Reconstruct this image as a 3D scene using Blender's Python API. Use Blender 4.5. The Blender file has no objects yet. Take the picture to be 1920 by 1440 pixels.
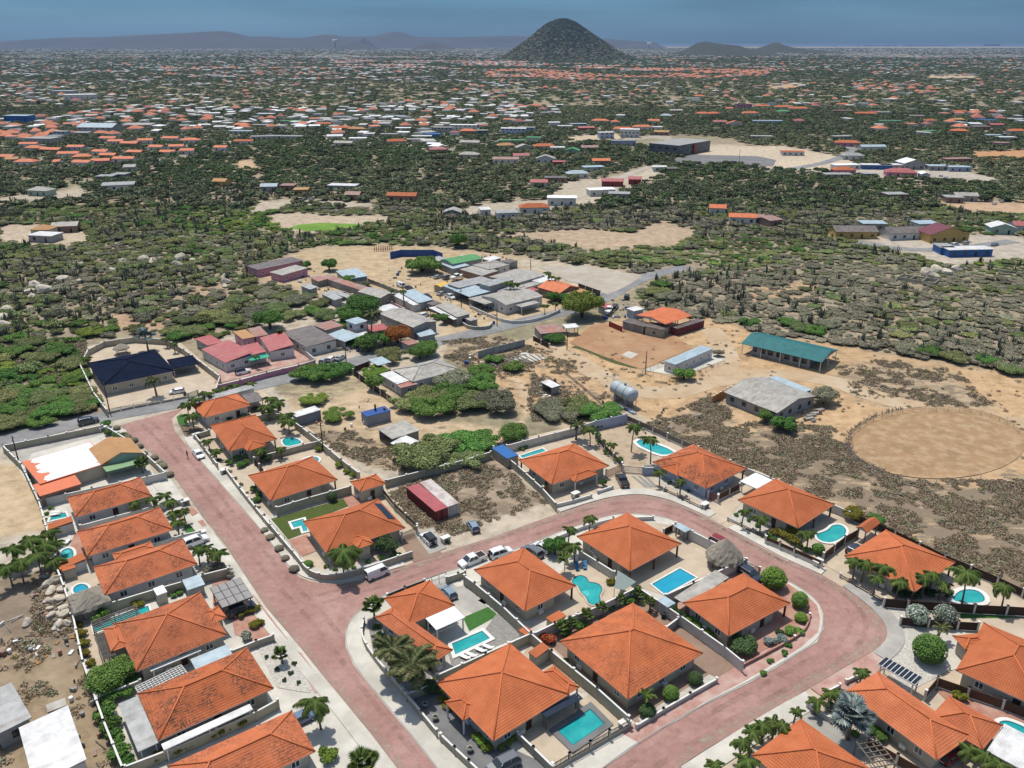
import bpy,math,random
import numpy as np
from mathutils import Vector,Matrix
R=random.Random(7)
NR=np.random.RandomState(11)
SC=bpy.context.scene
COL=SC.collection
rad=math.radians

# ---------------------------------------------------------------- camera
F,HC=1520.,88.                       # focal length in photo pixels, height of the drone
TH=math.atan(640./F)                  # downward pitch
CT,ST=math.cos(TH),math.sin(TH)
cam=bpy.data.cameras.new('camera');camo=bpy.data.objects.new('camera',cam);COL.objects.link(camo)
cam.sensor_width=36.;cam.lens=F/1920*36.
cam.clip_start=1.;cam.clip_end=90000.
camo.location=(0,0,HC);camo.rotation_euler=(math.pi/2-TH,0,0)
SC.camera=camo

# ---------------------------------------------------------------- sun and sky
SUN_EL=69.
SUN_AZ=Vector((-.52,.85)).normalized()          # ground direction towards the sun
sd=Vector((SUN_AZ.x*math.cos(rad(SUN_EL)),SUN_AZ.y*math.cos(rad(SUN_EL)),math.sin(rad(SUN_EL))))
sl=bpy.data.lights.new('sun','SUN');sl.energy=3.45;sl.angle=rad(.6);sl.color=(1.,.95,.85)
slo=bpy.data.objects.new('sun',sl);COL.objects.link(slo)
slo.rotation_euler=sd.to_track_quat('Z','Y').to_euler();slo.location=(0,0,400)
wd=bpy.data.worlds.new('World');SC.world=wd;wd.use_nodes=True
wn,wl=wd.node_tree.nodes,wd.node_tree.links
bg=wn['Background']
sky=wn.new('ShaderNodeTexSky');sky.sky_type='NISHITA';sky.sun_disc=False
sky.sun_elevation=rad(SUN_EL);sky.sun_rotation=math.atan2(SUN_AZ.x,SUN_AZ.y)
sky.altitude=100;sky.air_density=1.;sky.dust_density=1.;sky.ozone_density=2.
# hazy blue belt low over the horizon, the same all the way round
tc=wn.new('ShaderNodeTexCoord');sx=wn.new('ShaderNodeSeparateXYZ');wl.new(tc.outputs['Generated'],sx.inputs[0])
rp=wn.new('ShaderNodeValToRGB');rp.color_ramp.elements[0].position=.0;rp.color_ramp.elements[0].color=(.125,.255,.425,1)
rp.color_ramp.elements[1].position=.55;rp.color_ramp.elements[1].color=(1.,.92,.78,1)
e=rp.color_ramp.elements.new(.06);e.color=(.128,.26,.425,1)
nz=wn.new('ShaderNodeTexNoise');nz.inputs['Scale'].default_value=3.;nz.inputs['Detail'].default_value=5
mp=wn.new('ShaderNodeMapping');mp.inputs['Scale'].default_value=(1,1,9);wl.new(tc.outputs['Generated'],mp.inputs[0]);wl.new(mp.outputs[0],nz.inputs['Vector'])
nr=wn.new('ShaderNodeMapRange');nr.inputs[1].default_value=.3;nr.inputs[2].default_value=.7;nr.inputs[3].default_value=.8;nr.inputs[4].default_value=1.25
wl.new(nz.outputs[0],nr.inputs[0])
mx=wn.new('ShaderNodeMix');mx.data_type='RGBA';mx.blend_type='MULTIPLY';mx.inputs[0].default_value=1
wl.new(sx.outputs['Z'],rp.inputs[0]);wl.new(sky.outputs[0],mx.inputs[6]);wl.new(rp.outputs[0],mx.inputs[7])
m2=wn.new('ShaderNodeVectorMath');m2.operation='SCALE';wl.new(mx.outputs[2],m2.inputs[0]);wl.new(nr.outputs[0],m2.inputs['Scale'])
wl.new(m2.outputs[0],bg.inputs[0]);bg.inputs[1].default_value=.15
SC.view_settings.view_transform='Standard';SC.view_settings.look='None'
SC.view_settings.exposure=.22;SC.view_settings.gamma=1.;SC.view_settings.use_curve_mapping=False
SC.render.engine='CYCLES'
SC.cycles.max_bounces=5;SC.cycles.diffuse_bounces=2;SC.cycles.glossy_bounces=2
SC.cycles.transmission_bounces=2;SC.cycles.volume_bounces=0;SC.cycles.transparent_max_bounces=6
HAZE=.00003
SC.cycles.caustics_reflective=False;SC.cycles.caustics_refractive=False

# ---------------------------------------------------------------- pixels of the survey photo -> metres on a plane at height z
def W(p,z=.0):
 x=(p[0]-960)/F;y=(p[1]-720)/F
 t=(z-HC)/(-ST-y*CT)
 return Vector((x*t,(CT-y*ST)*t))
def W3(p,z=.0):
 w=W(p,z);return Vector((w.x,w.y,z))
def PXA(X,Y,Z=.0):                       # numpy: metres -> photo pixels
 q=Z-HC;dp=Y*CT-q*ST;u=Y*ST+q*CT
 return 960+F*X/dp,720-F*u/dp
def inpoly(px,py,poly):
 r=np.zeros(px.shape,bool);n=len(poly)
 for i in range(n):
  x1,y1=poly[i];x2,y2=poly[i-1]
  c=(y1>py)!=(y2>py)
  with np.errstate(divide='ignore',invalid='ignore'):
   r^=c&(px<(x2-x1)*(py-y1)/((y2-y1)if y2!=y1 else 1e-9)+x1)
 return r
def polydist(px,py,pts):                  # distance to a polyline
 d=np.full(px.shape,1e9)
 for(x1,y1),(x2,y2)in zip(pts[:-1],pts[1:]):
  L=(x2-x1)**2+(y2-y1)**2+1e-9
  t=np.clip(((px-x1)*(x2-x1)+(py-y1)*(y2-y1))/L,0,1)
  d=np.minimum(d,np.hypot(px-x1-t*(x2-x1),py-y1-t*(y2-y1)))
 return d

# ---------------------------------------------------------------- materials
MATS={}
def nmat(name):
 m=bpy.data.materials.new(name);m.use_nodes=True;MATS[name]=m
 nt=m.node_tree;return m,nt.nodes,nt.links,nt.nodes['Principled BSDF']
def node(N,t,**k):
 n=N.new(t)
 for a,v in k.items():
  if a in('data_type','blend_type','operation','noise_dimensions','attribute_type','attribute_name','feature'):setattr(n,a,v)
  else:n.inputs[a.replace('_',' ')].default_value=v
 return n
def rgba(c):return(c[0],c[1],c[2],1.)
def ramp(N,stops):
 r=N.new('ShaderNodeValToRGB');el=r.color_ramp.elements
 while len(el)<len(stops):el.new(.5)
 for e_,(p,c)in zip(el,stops):
  e_.position=p;e_.color=rgba(c)if not isinstance(c,(int,float))else(c,c,c,1)
 return r
def surf(name,c1,c2=None,scale=1.,rough=.85,bump=.0,bscale=12.,spec=.3,metal=.0,stops=None,vary=.0,stretch=None,c3=None,s3=.08,a3=.5):
 """two colours mottled by noise in the object's own space, a third in large patches, fine relief"""
 m,N,L,P=nmat(name)
 P.inputs['Roughness'].default_value=rough;P.inputs['Metallic'].default_value=metal
 P.inputs['Specular IOR Level'].default_value=spec
 t=N.new('ShaderNodeTexCoord');vec=t.outputs['Object']
 if stretch:
  mp_=N.new('ShaderNodeMapping');mp_.inputs['Scale'].default_value=stretch;L.new(vec,mp_.inputs[0]);vec=mp_.outputs[0]
 n1=node(N,'ShaderNodeTexNoise',Scale=scale,Detail=8.,Roughness=.62);L.new(vec,n1.inputs['Vector'])
 c2=c2 or tuple(x*.8 for x in c1)
 r1=ramp(N,stops or[(.35,c1),(.65,c2)]);L.new(n1.outputs[0],r1.inputs[0]);out=r1.outputs[0]
 if c3:
  n3=node(N,'ShaderNodeTexNoise',Scale=s3,Detail=6.,Roughness=.6);L.new(vec,n3.inputs['Vector'])
  r3=ramp(N,[(.45,.0),(.62,a3)]);L.new(n3.outputs[0],r3.inputs[0])
  x3=N.new('ShaderNodeMix');x3.data_type='RGBA';L.new(r3.outputs[0],x3.inputs[0]);L.new(out,x3.inputs[6]);x3.inputs[7].default_value=rgba(c3);out=x3.outputs[2]
 if vary:
  oi=N.new('ShaderNodeObjectInfo');h=N.new('ShaderNodeHueSaturation')
  mr=N.new('ShaderNodeMapRange');mr.inputs[3].default_value=1-vary;mr.inputs[4].default_value=1+vary
  L.new(oi.outputs['Random'],mr.inputs[0]);L.new(mr.outputs[0],h.inputs['Value'])
  L.new(out,h.inputs['Color']);out=h.outputs[0]
 L.new(out,P.inputs['Base Color'])
 if bump:
  nb=node(N,'ShaderNodeTexNoise',Scale=bscale,Detail=4.);L.new(vec,nb.inputs['Vector'])
  b=node(N,'ShaderNodeBump',Strength=bump,Distance=.05);L.new(nb.outputs[0],b.inputs['Height']);L.new(b.outputs[0],P.inputs['Normal'])
 return m
def corrugated(name,c1,c2,rust=(.16,.08,.05),amt=.4,step=.25,rough=.5):
 m,N,L,P=nmat(name);P.inputs['Roughness'].default_value=rough;P.inputs['Specular IOR Level'].default_value=.35
 t=N.new('ShaderNodeTexCoord');uv=t.outputs['Object']
 n1=node(N,'ShaderNodeTexNoise',Scale=.5,Detail=8.,Roughness=.65);L.new(uv,n1.inputs['Vector'])
 r1=ramp(N,[(.38,c1),(.62,tuple(x*.85 for x in c2))]);L.new(n1.outputs[0],r1.inputs[0])
 mz=N.new('ShaderNodeMapping');mz.inputs['Scale'].default_value=(1.6,.35,1);L.new(uv,mz.inputs[0])
 n2=node(N,'ShaderNodeTexNoise',Scale=.55,Detail=9.,Roughness=.72);L.new(mz.outputs[0],n2.inputs['Vector'])
 r2=ramp(N,[(.47,.0),(.66,min(1,amt*1.4))]);L.new(n2.outputs[0],r2.inputs[0])
 x=N.new('ShaderNodeMix');x.data_type='RGBA';L.new(r2.outputs[0],x.inputs[0]);L.new(r1.outputs[0],x.inputs[6]);x.inputs[7].default_value=rgba(rust)
 L.new(x.outputs[2],P.inputs['Base Color'])
 wv=N.new('ShaderNodeTexWave');wv.bands_direction='X';wv.inputs['Scale'].default_value=1./step*.32;L.new(uv,wv.inputs[0])
 b=node(N,'ShaderNodeBump',Strength=.5,Distance=.05);L.new(wv.outputs[0],b.inputs['Height']);L.new(b.outputs[0],P.inputs['Normal'])
 return m
def tile_roof(name,c,dark,light=None):
 """clay tiles: every tile its own tone, grown-in black in the joints where the attribute stain says so"""
 m,N,L,P=nmat(name);P.inputs['Roughness'].default_value=.8;P.inputs['Specular IOR Level'].default_value=.25
 u=N.new('ShaderNodeUVMap');u.uv_map='UVMap'
 br=N.new('ShaderNodeTexBrick');br.offset=.0;br.squash=1.
 br.inputs['Scale'].default_value=1.;br.inputs['Brick Width'].default_value=.3;br.inputs['Row Height'].default_value=.36
 br.inputs['Mortar Size'].default_value=.035;br.inputs['Mortar Smooth'].default_value=.4
 br.inputs['Color1'].default_value=rgba(c);br.inputs['Color2'].default_value=rgba(tuple(x*.9 for x in c));br.inputs['Mortar'].default_value=rgba(tuple(x*.8 for x in c))
 L.new(u.outputs[0],br.inputs[0])
 t=N.new('ShaderNodeTexCoord')
 n0=node(N,'ShaderNodeTexNoise',Scale=.35,Detail=8.,Roughness=.6);L.new(t.outputs['Object'],n0.inputs['Vector'])
 r0=ramp(N,[(.3,(.82,.78,.74)),(.5,(1,1,1)),(.72,(1.12,1.2,1.3))]);L.new(n0.outputs[0],r0.inputs[0])
 x0=N.new('ShaderNodeMix');x0.data_type='RGBA';x0.blend_type='MULTIPLY';x0.inputs[0].default_value=1.
 L.new(br.outputs[0],x0.inputs[6]);L.new(r0.outputs[0],x0.inputs[7])
 # black growth: blotches that follow the tile grid
 at=N.new('ShaderNodeAttribute');at.attribute_type='OBJECT';at.attribute_name='stain'
 n2=node(N,'ShaderNodeTexNoise',Scale=.28,Detail=3.,Roughness=.5);L.new(t.outputs['Object'],n2.inputs['Vector'])
 n3=node(N,'ShaderNodeTexNoise',Scale=2.3,Detail=2.);
 mp_=N.new('ShaderNodeMapping');mp_.inputs['Scale'].default_value=(3.3,.35,1);L.new(u.outputs[0],mp_.inputs[0]);L.new(mp_.outputs[0],n3.inputs['Vector'])
 r2=ramp(N,[(.40,.0),(.54,1.)]);L.new(n2.outputs[0],r2.inputs[0])
 r3=ramp(N,[(.5,.0),(.62,1.)]);L.new(n3.outputs[0],r3.inputs[0])
 n4=node(N,'ShaderNodeTexNoise',Scale=2.3,Detail=2.)
 mq=N.new('ShaderNodeMapping');mq.inputs['Scale'].default_value=(.5,2.8,1);mq.inputs['Location'].default_value=(9,3,0);L.new(u.outputs[0],mq.inputs[0]);L.new(mq.outputs[0],n4.inputs['Vector'])
 r4=ramp(N,[(.5,.0),(.62,1.)]);L.new(n4.outputs[0],r4.inputs[0])
 ad=N.new('ShaderNodeMath');ad.operation='MAXIMUM';L.new(r3.outputs[0],ad.inputs[0]);L.new(r4.outputs[0],ad.inputs[1])
 m1=N.new('ShaderNodeMath');m1.operation='MULTIPLY';L.new(r2.outputs[0],m1.inputs[0]);L.new(ad.outputs[0],m1.inputs[1])
 m3=N.new('ShaderNodeMath');m3.operation='MULTIPLY';L.new(m1.outputs[0],m3.inputs[0]);L.new(at.outputs['Fac'],m3.inputs[1])
 x1=N.new('ShaderNodeMix');x1.data_type='RGBA';L.new(m3.outputs[0],x1.inputs[0]);L.new(x0.outputs[2],x1.inputs[6]);x1.inputs[7].default_value=rgba(dark)
 oi=N.new('ShaderNodeObjectInfo');h=N.new('ShaderNodeHueSaturation')
 mr=N.new('ShaderNodeMapRange');mr.inputs[3].default_value=.86;mr.inputs[4].default_value=1.1
 L.new(oi.outputs['Random'],mr.inputs[0]);L.new(mr.outputs[0],h.inputs['Value']);L.new(x1.outputs[2],h.inputs['Color'])
 L.new(h.outputs[0],P.inputs['Base Color'])
 wv=N.new('ShaderNodeTexWave');wv.bands_direction='X';wv.inputs['Scale'].default_value=1.047;L.new(u.outputs[0],wv.inputs[0])
 b=node(N,'ShaderNodeBump',Strength=.7,Distance=.06);L.new(wv.outputs[0],b.inputs['Height']);L.new(b.outputs[0],P.inputs['Normal'])
 return m
def leafy(name,c1,c2,c3,rough=.75,trans=.0,huevar=.03,valvar=.25):
 m,N,L,P=nmat(name);P.inputs['Roughness'].default_value=rough;P.inputs['Specular IOR Level'].default_value=.2
 g=N.new('ShaderNodeNewGeometry');r=ramp(N,[(.0,c1),(.5,c2),(1.,c3)]);L.new(g.outputs['Random Per Island'],r.inputs[0])
 oi=N.new('ShaderNodeObjectInfo');h=N.new('ShaderNodeHueSaturation')
 mr=N.new('ShaderNodeMapRange');mr.inputs[3].default_value=1-valvar;mr.inputs[4].default_value=1+valvar
 w=N.new('ShaderNodeTexWhiteNoise');w.noise_dimensions='1D';L.new(oi.outputs['Random'],w.inputs['W'])
 mh=N.new('ShaderNodeMapRange');mh.inputs[3].default_value=.5-huevar;mh.inputs[4].default_value=.5+huevar
 L.new(oi.outputs['Random'],mr.inputs[0]);L.new(w.outputs[0],mh.inputs[0]);L.new(mr.outputs[0],h.inputs['Value']);L.new(mh.outputs[0],h.inputs['Hue'])
 L.new(r.outputs[0],h.inputs['Color']);L.new(h.outputs[0],P.inputs['Base Color'])
 return m
def plain(name,c,rough=.6,metal=.0,spec=.4,vary=.0):
 return surf(name,c,tuple(x*.9 for x in c),scale=1.5,rough=rough,metal=metal,spec=spec,vary=vary)
M=MATS
tile_roof('orange_tile',(.52,.15,.058),(.10,.045,.03))
tile_roof('faded_tile',(.54,.165,.072),(.11,.045,.03))
surf('ridge_tile',(.58,.175,.07),(.50,.14,.052),1.5,.8)
surf('stucco',(.46,.42,.33),(.40,.365,.285),.7,.9,.15)
surf('stucco_white',(.62,.61,.58),(.52,.51,.48),.6,.9,.1)
surf('stucco_grey',(.36,.36,.34),(.28,.28,.27),.5,.9,.1)
surf('stucco_pink',(.58,.24,.33),(.46,.22,.28),.4,.9,.1)
surf('stucco_blue',(.36,.42,.52),(.30,.36,.46),.5,.9,.1)
surf('stucco_yellow',(.55,.36,.12),(.48,.32,.11),.5,.9,.1)
surf('stucco_green',(.34,.44,.36),(.28,.38,.31),.5,.9,.1)
surf('stucco_brown',(.30,.20,.15),(.24,.16,.12),.5,.9,.1)
surf('wall_paint',(.60,.585,.54),(.48,.465,.42),.35,.9,.12,c3=(.36,.345,.30),s3=.25,a3=.4)
surf('wall_beige',(.42,.385,.29),(.34,.31,.235),.35,.9,.12,c3=(.27,.25,.20),s3=.25,a3=.4)
surf('block_wall',(.34,.33,.305),(.24,.235,.215),.5,.95,.3,c3=(.15,.145,.13),s3=.3,a3=.5)
surf('coping_white',(.72,.71,.68),(.60,.59,.56),.8,.8)
surf('concrete',(.42,.40,.37),(.33,.315,.29),.4,.9,.12,c3=(.25,.24,.22),s3=.15,a3=.5)
surf('concrete_dark',(.17,.17,.175),(.13,.13,.135),.5,.9,.1,c3=(.22,.22,.22),s3=.2,a3=.5)
surf('concrete_pale',(.60,.57,.51),(.50,.475,.425),.35,.9,.1,c3=(.34,.32,.28),s3=.12,a3=.55)
surf('paving_sand',(.52,.43,.33),(.45,.37,.28),.5,.9,.1,c3=(.37,.30,.23),s3=.2,a3=.5)
surf('paving_red',(.40,.205,.155),(.32,.16,.12),.8,.9,.1,c3=(.46,.30,.24),s3=.3,a3=.7)
surf('paving_pink',(.44,.26,.22),(.34,.18,.15),1.6,.9,.1,c3=(.50,.38,.33),s3=.4,a3=.8)
surf('paving_brown',(.27,.185,.14),(.23,.155,.115),.8,.9,.1,c3=(.33,.24,.18),s3=.2,a3=.6)
surf('white_gravel',(.56,.53,.48),(.34,.32,.29),3.,.95,.5,9)
surf('grey_gravel',(.30,.29,.27),(.20,.19,.18),3.,.95,.5,9)
surf('sand',(.50,.35,.215),(.40,.275,.165),.25,.95,.3,4,c3=(.56,.44,.31),s3=.05,a3=.7)
surf('turf',(.075,.10,.022),(.055,.08,.018),1.5,.95,.3,25)
surf('lawn',(.05,.15,.03),(.04,.12,.025),1.5,.95,.3,25)
surf('mulch',(.10,.07,.05),(.20,.15,.11),1.5,.95,.4,9)
surf('thatch',(.36,.32,.26),(.20,.175,.14),5.,.95,.8,22)
surf('wood_dark',(.055,.03,.02),(.04,.022,.016),2.,.7,vary=.15)
surf('wood_brown',(.11,.055,.032),(.08,.04,.025),2.,.7,vary=.2)
surf('wood_orange',(.42,.20,.06),(.34,.16,.05),2.,.6,vary=.12)
surf('wood_grey',(.22,.19,.16),(.15,.13,.11),2.,.85,vary=.2)
surf('red_paint',(.26,.03,.03),(.20,.03,.03),1.,.5)
corrugated('metal_grey',(.40,.41,.41),(.30,.305,.30),amt=.3)
corrugated('metal_beige',(.44,.42,.38),(.35,.335,.30),amt=.35)
corrugated('metal_white',(.72,.72,.72),(.60,.60,.60),amt=.15)
corrugated('metal_blue',(.40,.50,.56),(.34,.44,.50),amt=.15)
corrugated('metal_red',(.42,.09,.09),(.36,.085,.085),(.40,.2,.18),.5)
corrugated('metal_rust',(.38,.14,.10),(.36,.30,.27),amt=.6)
corrugated('metal_green',(.07,.30,.09),(.06,.25,.08),(.15,.35,.15),.3)
corrugated('metal_teal',(.012,.135,.145),(.010,.12,.13),(.02,.17,.17),.4,step=.5)
corrugated('metal_orange',(.62,.15,.045),(.55,.13,.04),(.66,.22,.08),.3)
corrugated('metal_brown',(.15,.12,.11),(.11,.09,.085),(.26,.24,.22),.5)
corrugated('metal_maroon',(.16,.03,.05),(.14,.028,.045),(.2,.05,.06),.3)
corrugated('roof_navy',(.008,.014,.036),(.007,.011,.028),(.03,.035,.05),.2,step=.3,rough=.95)
MATS['roof_navy'].node_tree.nodes['Principled BSDF'].inputs['Specular IOR Level'].default_value=.05
surf('roof_ochre',(.46,.26,.12),(.40,.225,.105),.6,.85,c3=(.34,.18,.08),s3=.2,a3=.5)
surf('flat_white',(.78,.79,.80),(.68,.70,.72),.3,.7,c3=(.55,.58,.62),s3=.15,a3=.6)
surf('flat_coral',(.64,.19,.10),(.56,.17,.09),.4,.8)
surf('flat_grey',(.34,.34,.335),(.27,.27,.265),.4,.85,c3=(.22,.22,.215),s3=.12,a3=.6)
plain('white_paint',(.75,.75,.74),.5)
plain('dark_frame',(.03,.028,.027),.5)
plain('black_rubber',(.02,.02,.02),.8)
plain('steel',(.35,.36,.37),.35,.6)
plain('tank_paint',(.42,.47,.50),.4)
plain('lounger_blue',(.03,.17,.36),.7)
plain('bin_blue',(.02,.07,.28),.5)
plain('bin_green',(.03,.07,.04),.5)
plain('tarp_blue',(.02,.12,.36),.45)
plain('board_blue',(.015,.07,.26),.5)
plain('tarp_yellow',(.65,.42,.06),.6)
plain('shade_green',(.03,.35,.22),.5)
plain('awning_green',(.20,.33,.17),.6)
plain('sail_grey',(.20,.245,.24),.7)
plain('skin',(.35,.2,.14));plain('shirt_blue',(.05,.09,.2),.9);plain('shorts_dark',(.06,.05,.06),.9);plain('hair_dark',(.03,.02,.015),.9)
surf('boulder_stone',(.56,.50,.41),(.38,.335,.27),.6,.95,.5,3,vary=.15)
surf('trunk_bark',(.13,.10,.075),(.08,.065,.05),2.,.95,.4)
surf('palm_bark',(.24,.20,.155),(.15,.125,.10),3.,.95,.4)
surf('cactus_skin',(.125,.135,.095),(.09,.10,.075),1.,.9,vary=.3)
leafy('leaf_scrub',(.096,.12,.0396),(.168,.198,.072),(.264,.3,.12),huevar=.03,valvar=.35)
leafy('leaf_grey',(.125,.1275,.075),(.2125,.2125,.1375),(.325,.3187,.2188),huevar=.02,valvar=.3)
leafy('leaf_brush',(.17,.125,.08),(.26,.20,.135),(.38,.31,.22),huevar=.01,valvar=.25)
leafy('leaf_dry',(.144,.1296,.0864),(.228,.2064,.1464),(.336,.306,.228),huevar=.01,valvar=.3)
leafy('leaf_far',(.0825,.0968,.044),(.143,.165,.0825),(.231,.253,.1375),huevar=.02,valvar=.35)
leafy('leaf_far_dark',(.0403,.0575,.0287),(.0805,.1035,.0517),(.138,.1667,.0862),huevar=.02,valvar=.3)
leafy('leaf_far_green',(.055,.085,.03),(.10,.145,.055),(.155,.21,.085),huevar=.02,valvar=.3)
leafy('leaf_green',(.0479,.1037,.0223),(.0878,.1835,.0351),(.1515,.2871,.0559),huevar=.02,valvar=.2)
leafy('leaf_lime',(.0875,.1375,.0187),(.1562,.2375,.035),(.2375,.325,.0562),huevar=.02,valvar=.2)
leafy('leaf_yellow',(.10,.11,.015),(.19,.17,.025),(.26,.22,.035),huevar=.02,valvar=.2)
leafy('leaf_dark',(.024,.048,.0192),(.048,.088,.032),(.088,.144,.048),huevar=.02,valvar=.2)
leafy('leaf_silver',(.16,.20,.19),(.24,.29,.27),(.33,.38,.36))
leafy('leaf_red',(.35,.05,.02),(.42,.10,.03),(.08,.10,.02))
leafy('leaf_white',(.05,.085,.035),(.14,.18,.11),(.62,.63,.60))
leafy('palm_leaf',(.049,.091,.0224),(.105,.168,.0392),(.21,.238,.063),huevar=.015,valvar=.25)
leafy('date_leaf',(.036,.06,.0216),(.09,.114,.042),(.24,.216,.108),huevar=.01,valvar=.15)
def glassy(name,c,rough=.08):
 m,N,L,P=nmat(name);P.inputs['Base Color'].default_value=rgba(c);P.inputs['Roughness'].default_value=rough;P.inputs['Specular IOR Level'].default_value=.6;return m
glassy('glass',(.035,.045,.055));glassy('solar',(.012,.018,.035),.2);glassy('lamp_glass',(.55,.5,.45),.2);glassy('tail_glass',(.3,.02,.02),.25)
def water(name,c,c2):
 m=surf(name,c,c2,.35,.06,.12,2.,spec=.5);return m
water('pool_wall_shade',(.01,.15,.2),(.015,.19,.23));water('pool_teal',(.012,.27,.29),(.03,.38,.37));water('pool_blue',(.01,.27,.42),(.015,.32,.47));water('pool_ledge',(.08,.48,.48),(.08,.44,.45))
surf('pond',(.10,.20,.02),(.16,.28,.035),.1,.7,spec=.15)
for cn,cc in dict(white=(.74,.75,.76),silver=(.36,.38,.40),grey=(.12,.13,.145),black=(.015,.015,.018),blue=(.10,.16,.26),red=(.22,.012,.02),navy=(.025,.035,.06),steelblue=(.2,.27,.34)).items():
 m,N,L,P=nmat('car_'+cn);P.inputs['Base Color'].default_value=rgba(cc);P.inputs['Roughness'].default_value=.3;P.inputs['Coat Weight'].default_value=.6;P.inputs['Coat Roughness'].default_value=.08
def slabs(name,c1,c2,mortar,w,h,msize=.02,bumpy=.4):
 m,N,L,P=nmat(name);P.inputs['Roughness'].default_value=.85;t=N.new('ShaderNodeTexCoord')
 br=N.new('ShaderNodeTexBrick');br.inputs['Scale'].default_value=1;br.inputs['Brick Width'].default_value=w;br.inputs['Row Height'].default_value=h;br.inputs['Mortar Size'].default_value=msize
 br.inputs['Color1'].default_value=rgba(c1);br.inputs['Color2'].default_value=rgba(c2);br.inputs['Mortar'].default_value=rgba(mortar);L.new(t.outputs['Object'],br.inputs[0])
 n=node(N,'ShaderNodeTexNoise',Scale=.12,Detail=9.,Roughness=.65);L.new(t.outputs['Object'],n.inputs['Vector'])
 r=ramp(N,[(.34,(.86,.84,.83)),(.5,(1,1,1)),(.68,(1.2,1.3,1.34))]);L.new(n.outputs[0],r.inputs[0])
 x=N.new('ShaderNodeMix');x.data_type='RGBA';x.blend_type='MULTIPLY';x.inputs[0].default_value=1;L.new(br.outputs[0],x.inputs[6]);L.new(r.outputs[0],x.inputs[7])
 n2=node(N,'ShaderNodeTexNoise',Scale=.9,Detail=9.,Roughness=.7);L.new(t.outputs['Object'],n2.inputs['Vector'])
 r2=ramp(N,[(.3,(.8,.78,.78)),(.5,(1,1,1)),(.7,(1.12,1.12,1.14))]);L.new(n2.outputs[0],r2.inputs[0])
 y=N.new('ShaderNodeMix');y.data_type='RGBA';y.blend_type='MULTIPLY';y.inputs[0].default_value=1;L.new(x.outputs[2],y.inputs[6]);L.new(r2.outputs[0],y.inputs[7])
 L.new(y.outputs[2],P.inputs['Base Color'])
 b=node(N,'ShaderNodeBump',Strength=bumpy,Distance=.02);L.new(br.outputs['Fac'],b.inputs['Height']);L.new(b.outputs[0],P.inputs['Normal']);b.invert=True
slabs('brick_paving',(.37,.20,.17),(.32,.17,.145),(.28,.18,.155),.22,.11,.01)
surf('asphalt',(.22,.22,.225),(.17,.17,.175),.6,.9,.2,20,c3=(.29,.285,.28),s3=.12,a3=.7)
surf('dirt_road',(.46,.34,.22),(.39,.28,.175),.3,.95,.25,4,c3=(.50,.41,.30),s3=.08,a3=.7)
m,N,L,P=nmat('kerb_dust');P.inputs['Base Color'].default_value=(.42,.34,.27,1);P.inputs['Roughness'].default_value=.95
t=N.new('ShaderNodeTexCoord');n=node(N,'ShaderNodeTexNoise',Scale=.7,Detail=9.,Roughness=.7);L.new(t.outputs['Object'],n.inputs['Vector']);r=ramp(N,[(.42,.0),(.66,.7)]);L.new(n.outputs[0],r.inputs[0]);L.new(r.outputs[0],P.inputs['Alpha'])
m,N,L,P=nmat('tyre_wear');P.inputs['Base Color'].default_value=(.13,.085,.075,1);P.inputs['Roughness'].default_value=.8
t=N.new('ShaderNodeTexCoord');n=node(N,'ShaderNodeTexNoise',Scale=.3,Detail=9.,Roughness=.7);L.new(t.outputs['Object'],n.inputs['Vector']);r=ramp(N,[(.42,.0),(.7,.3)]);L.new(n.outputs[0],r.inputs[0]);L.new(r.outputs[0],P.inputs['Alpha'])
surf('grey_dirt',(.40,.355,.29),(.33,.29,.235),.3,.95,.25,4,c3=(.44,.40,.34),s3=.08,a3=.7)
surf('rust_dirt',(.36,.21,.115),(.31,.175,.095),.3,.95,.3,5,c3=(.42,.27,.16),s3=.1,a3=.7)
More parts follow.
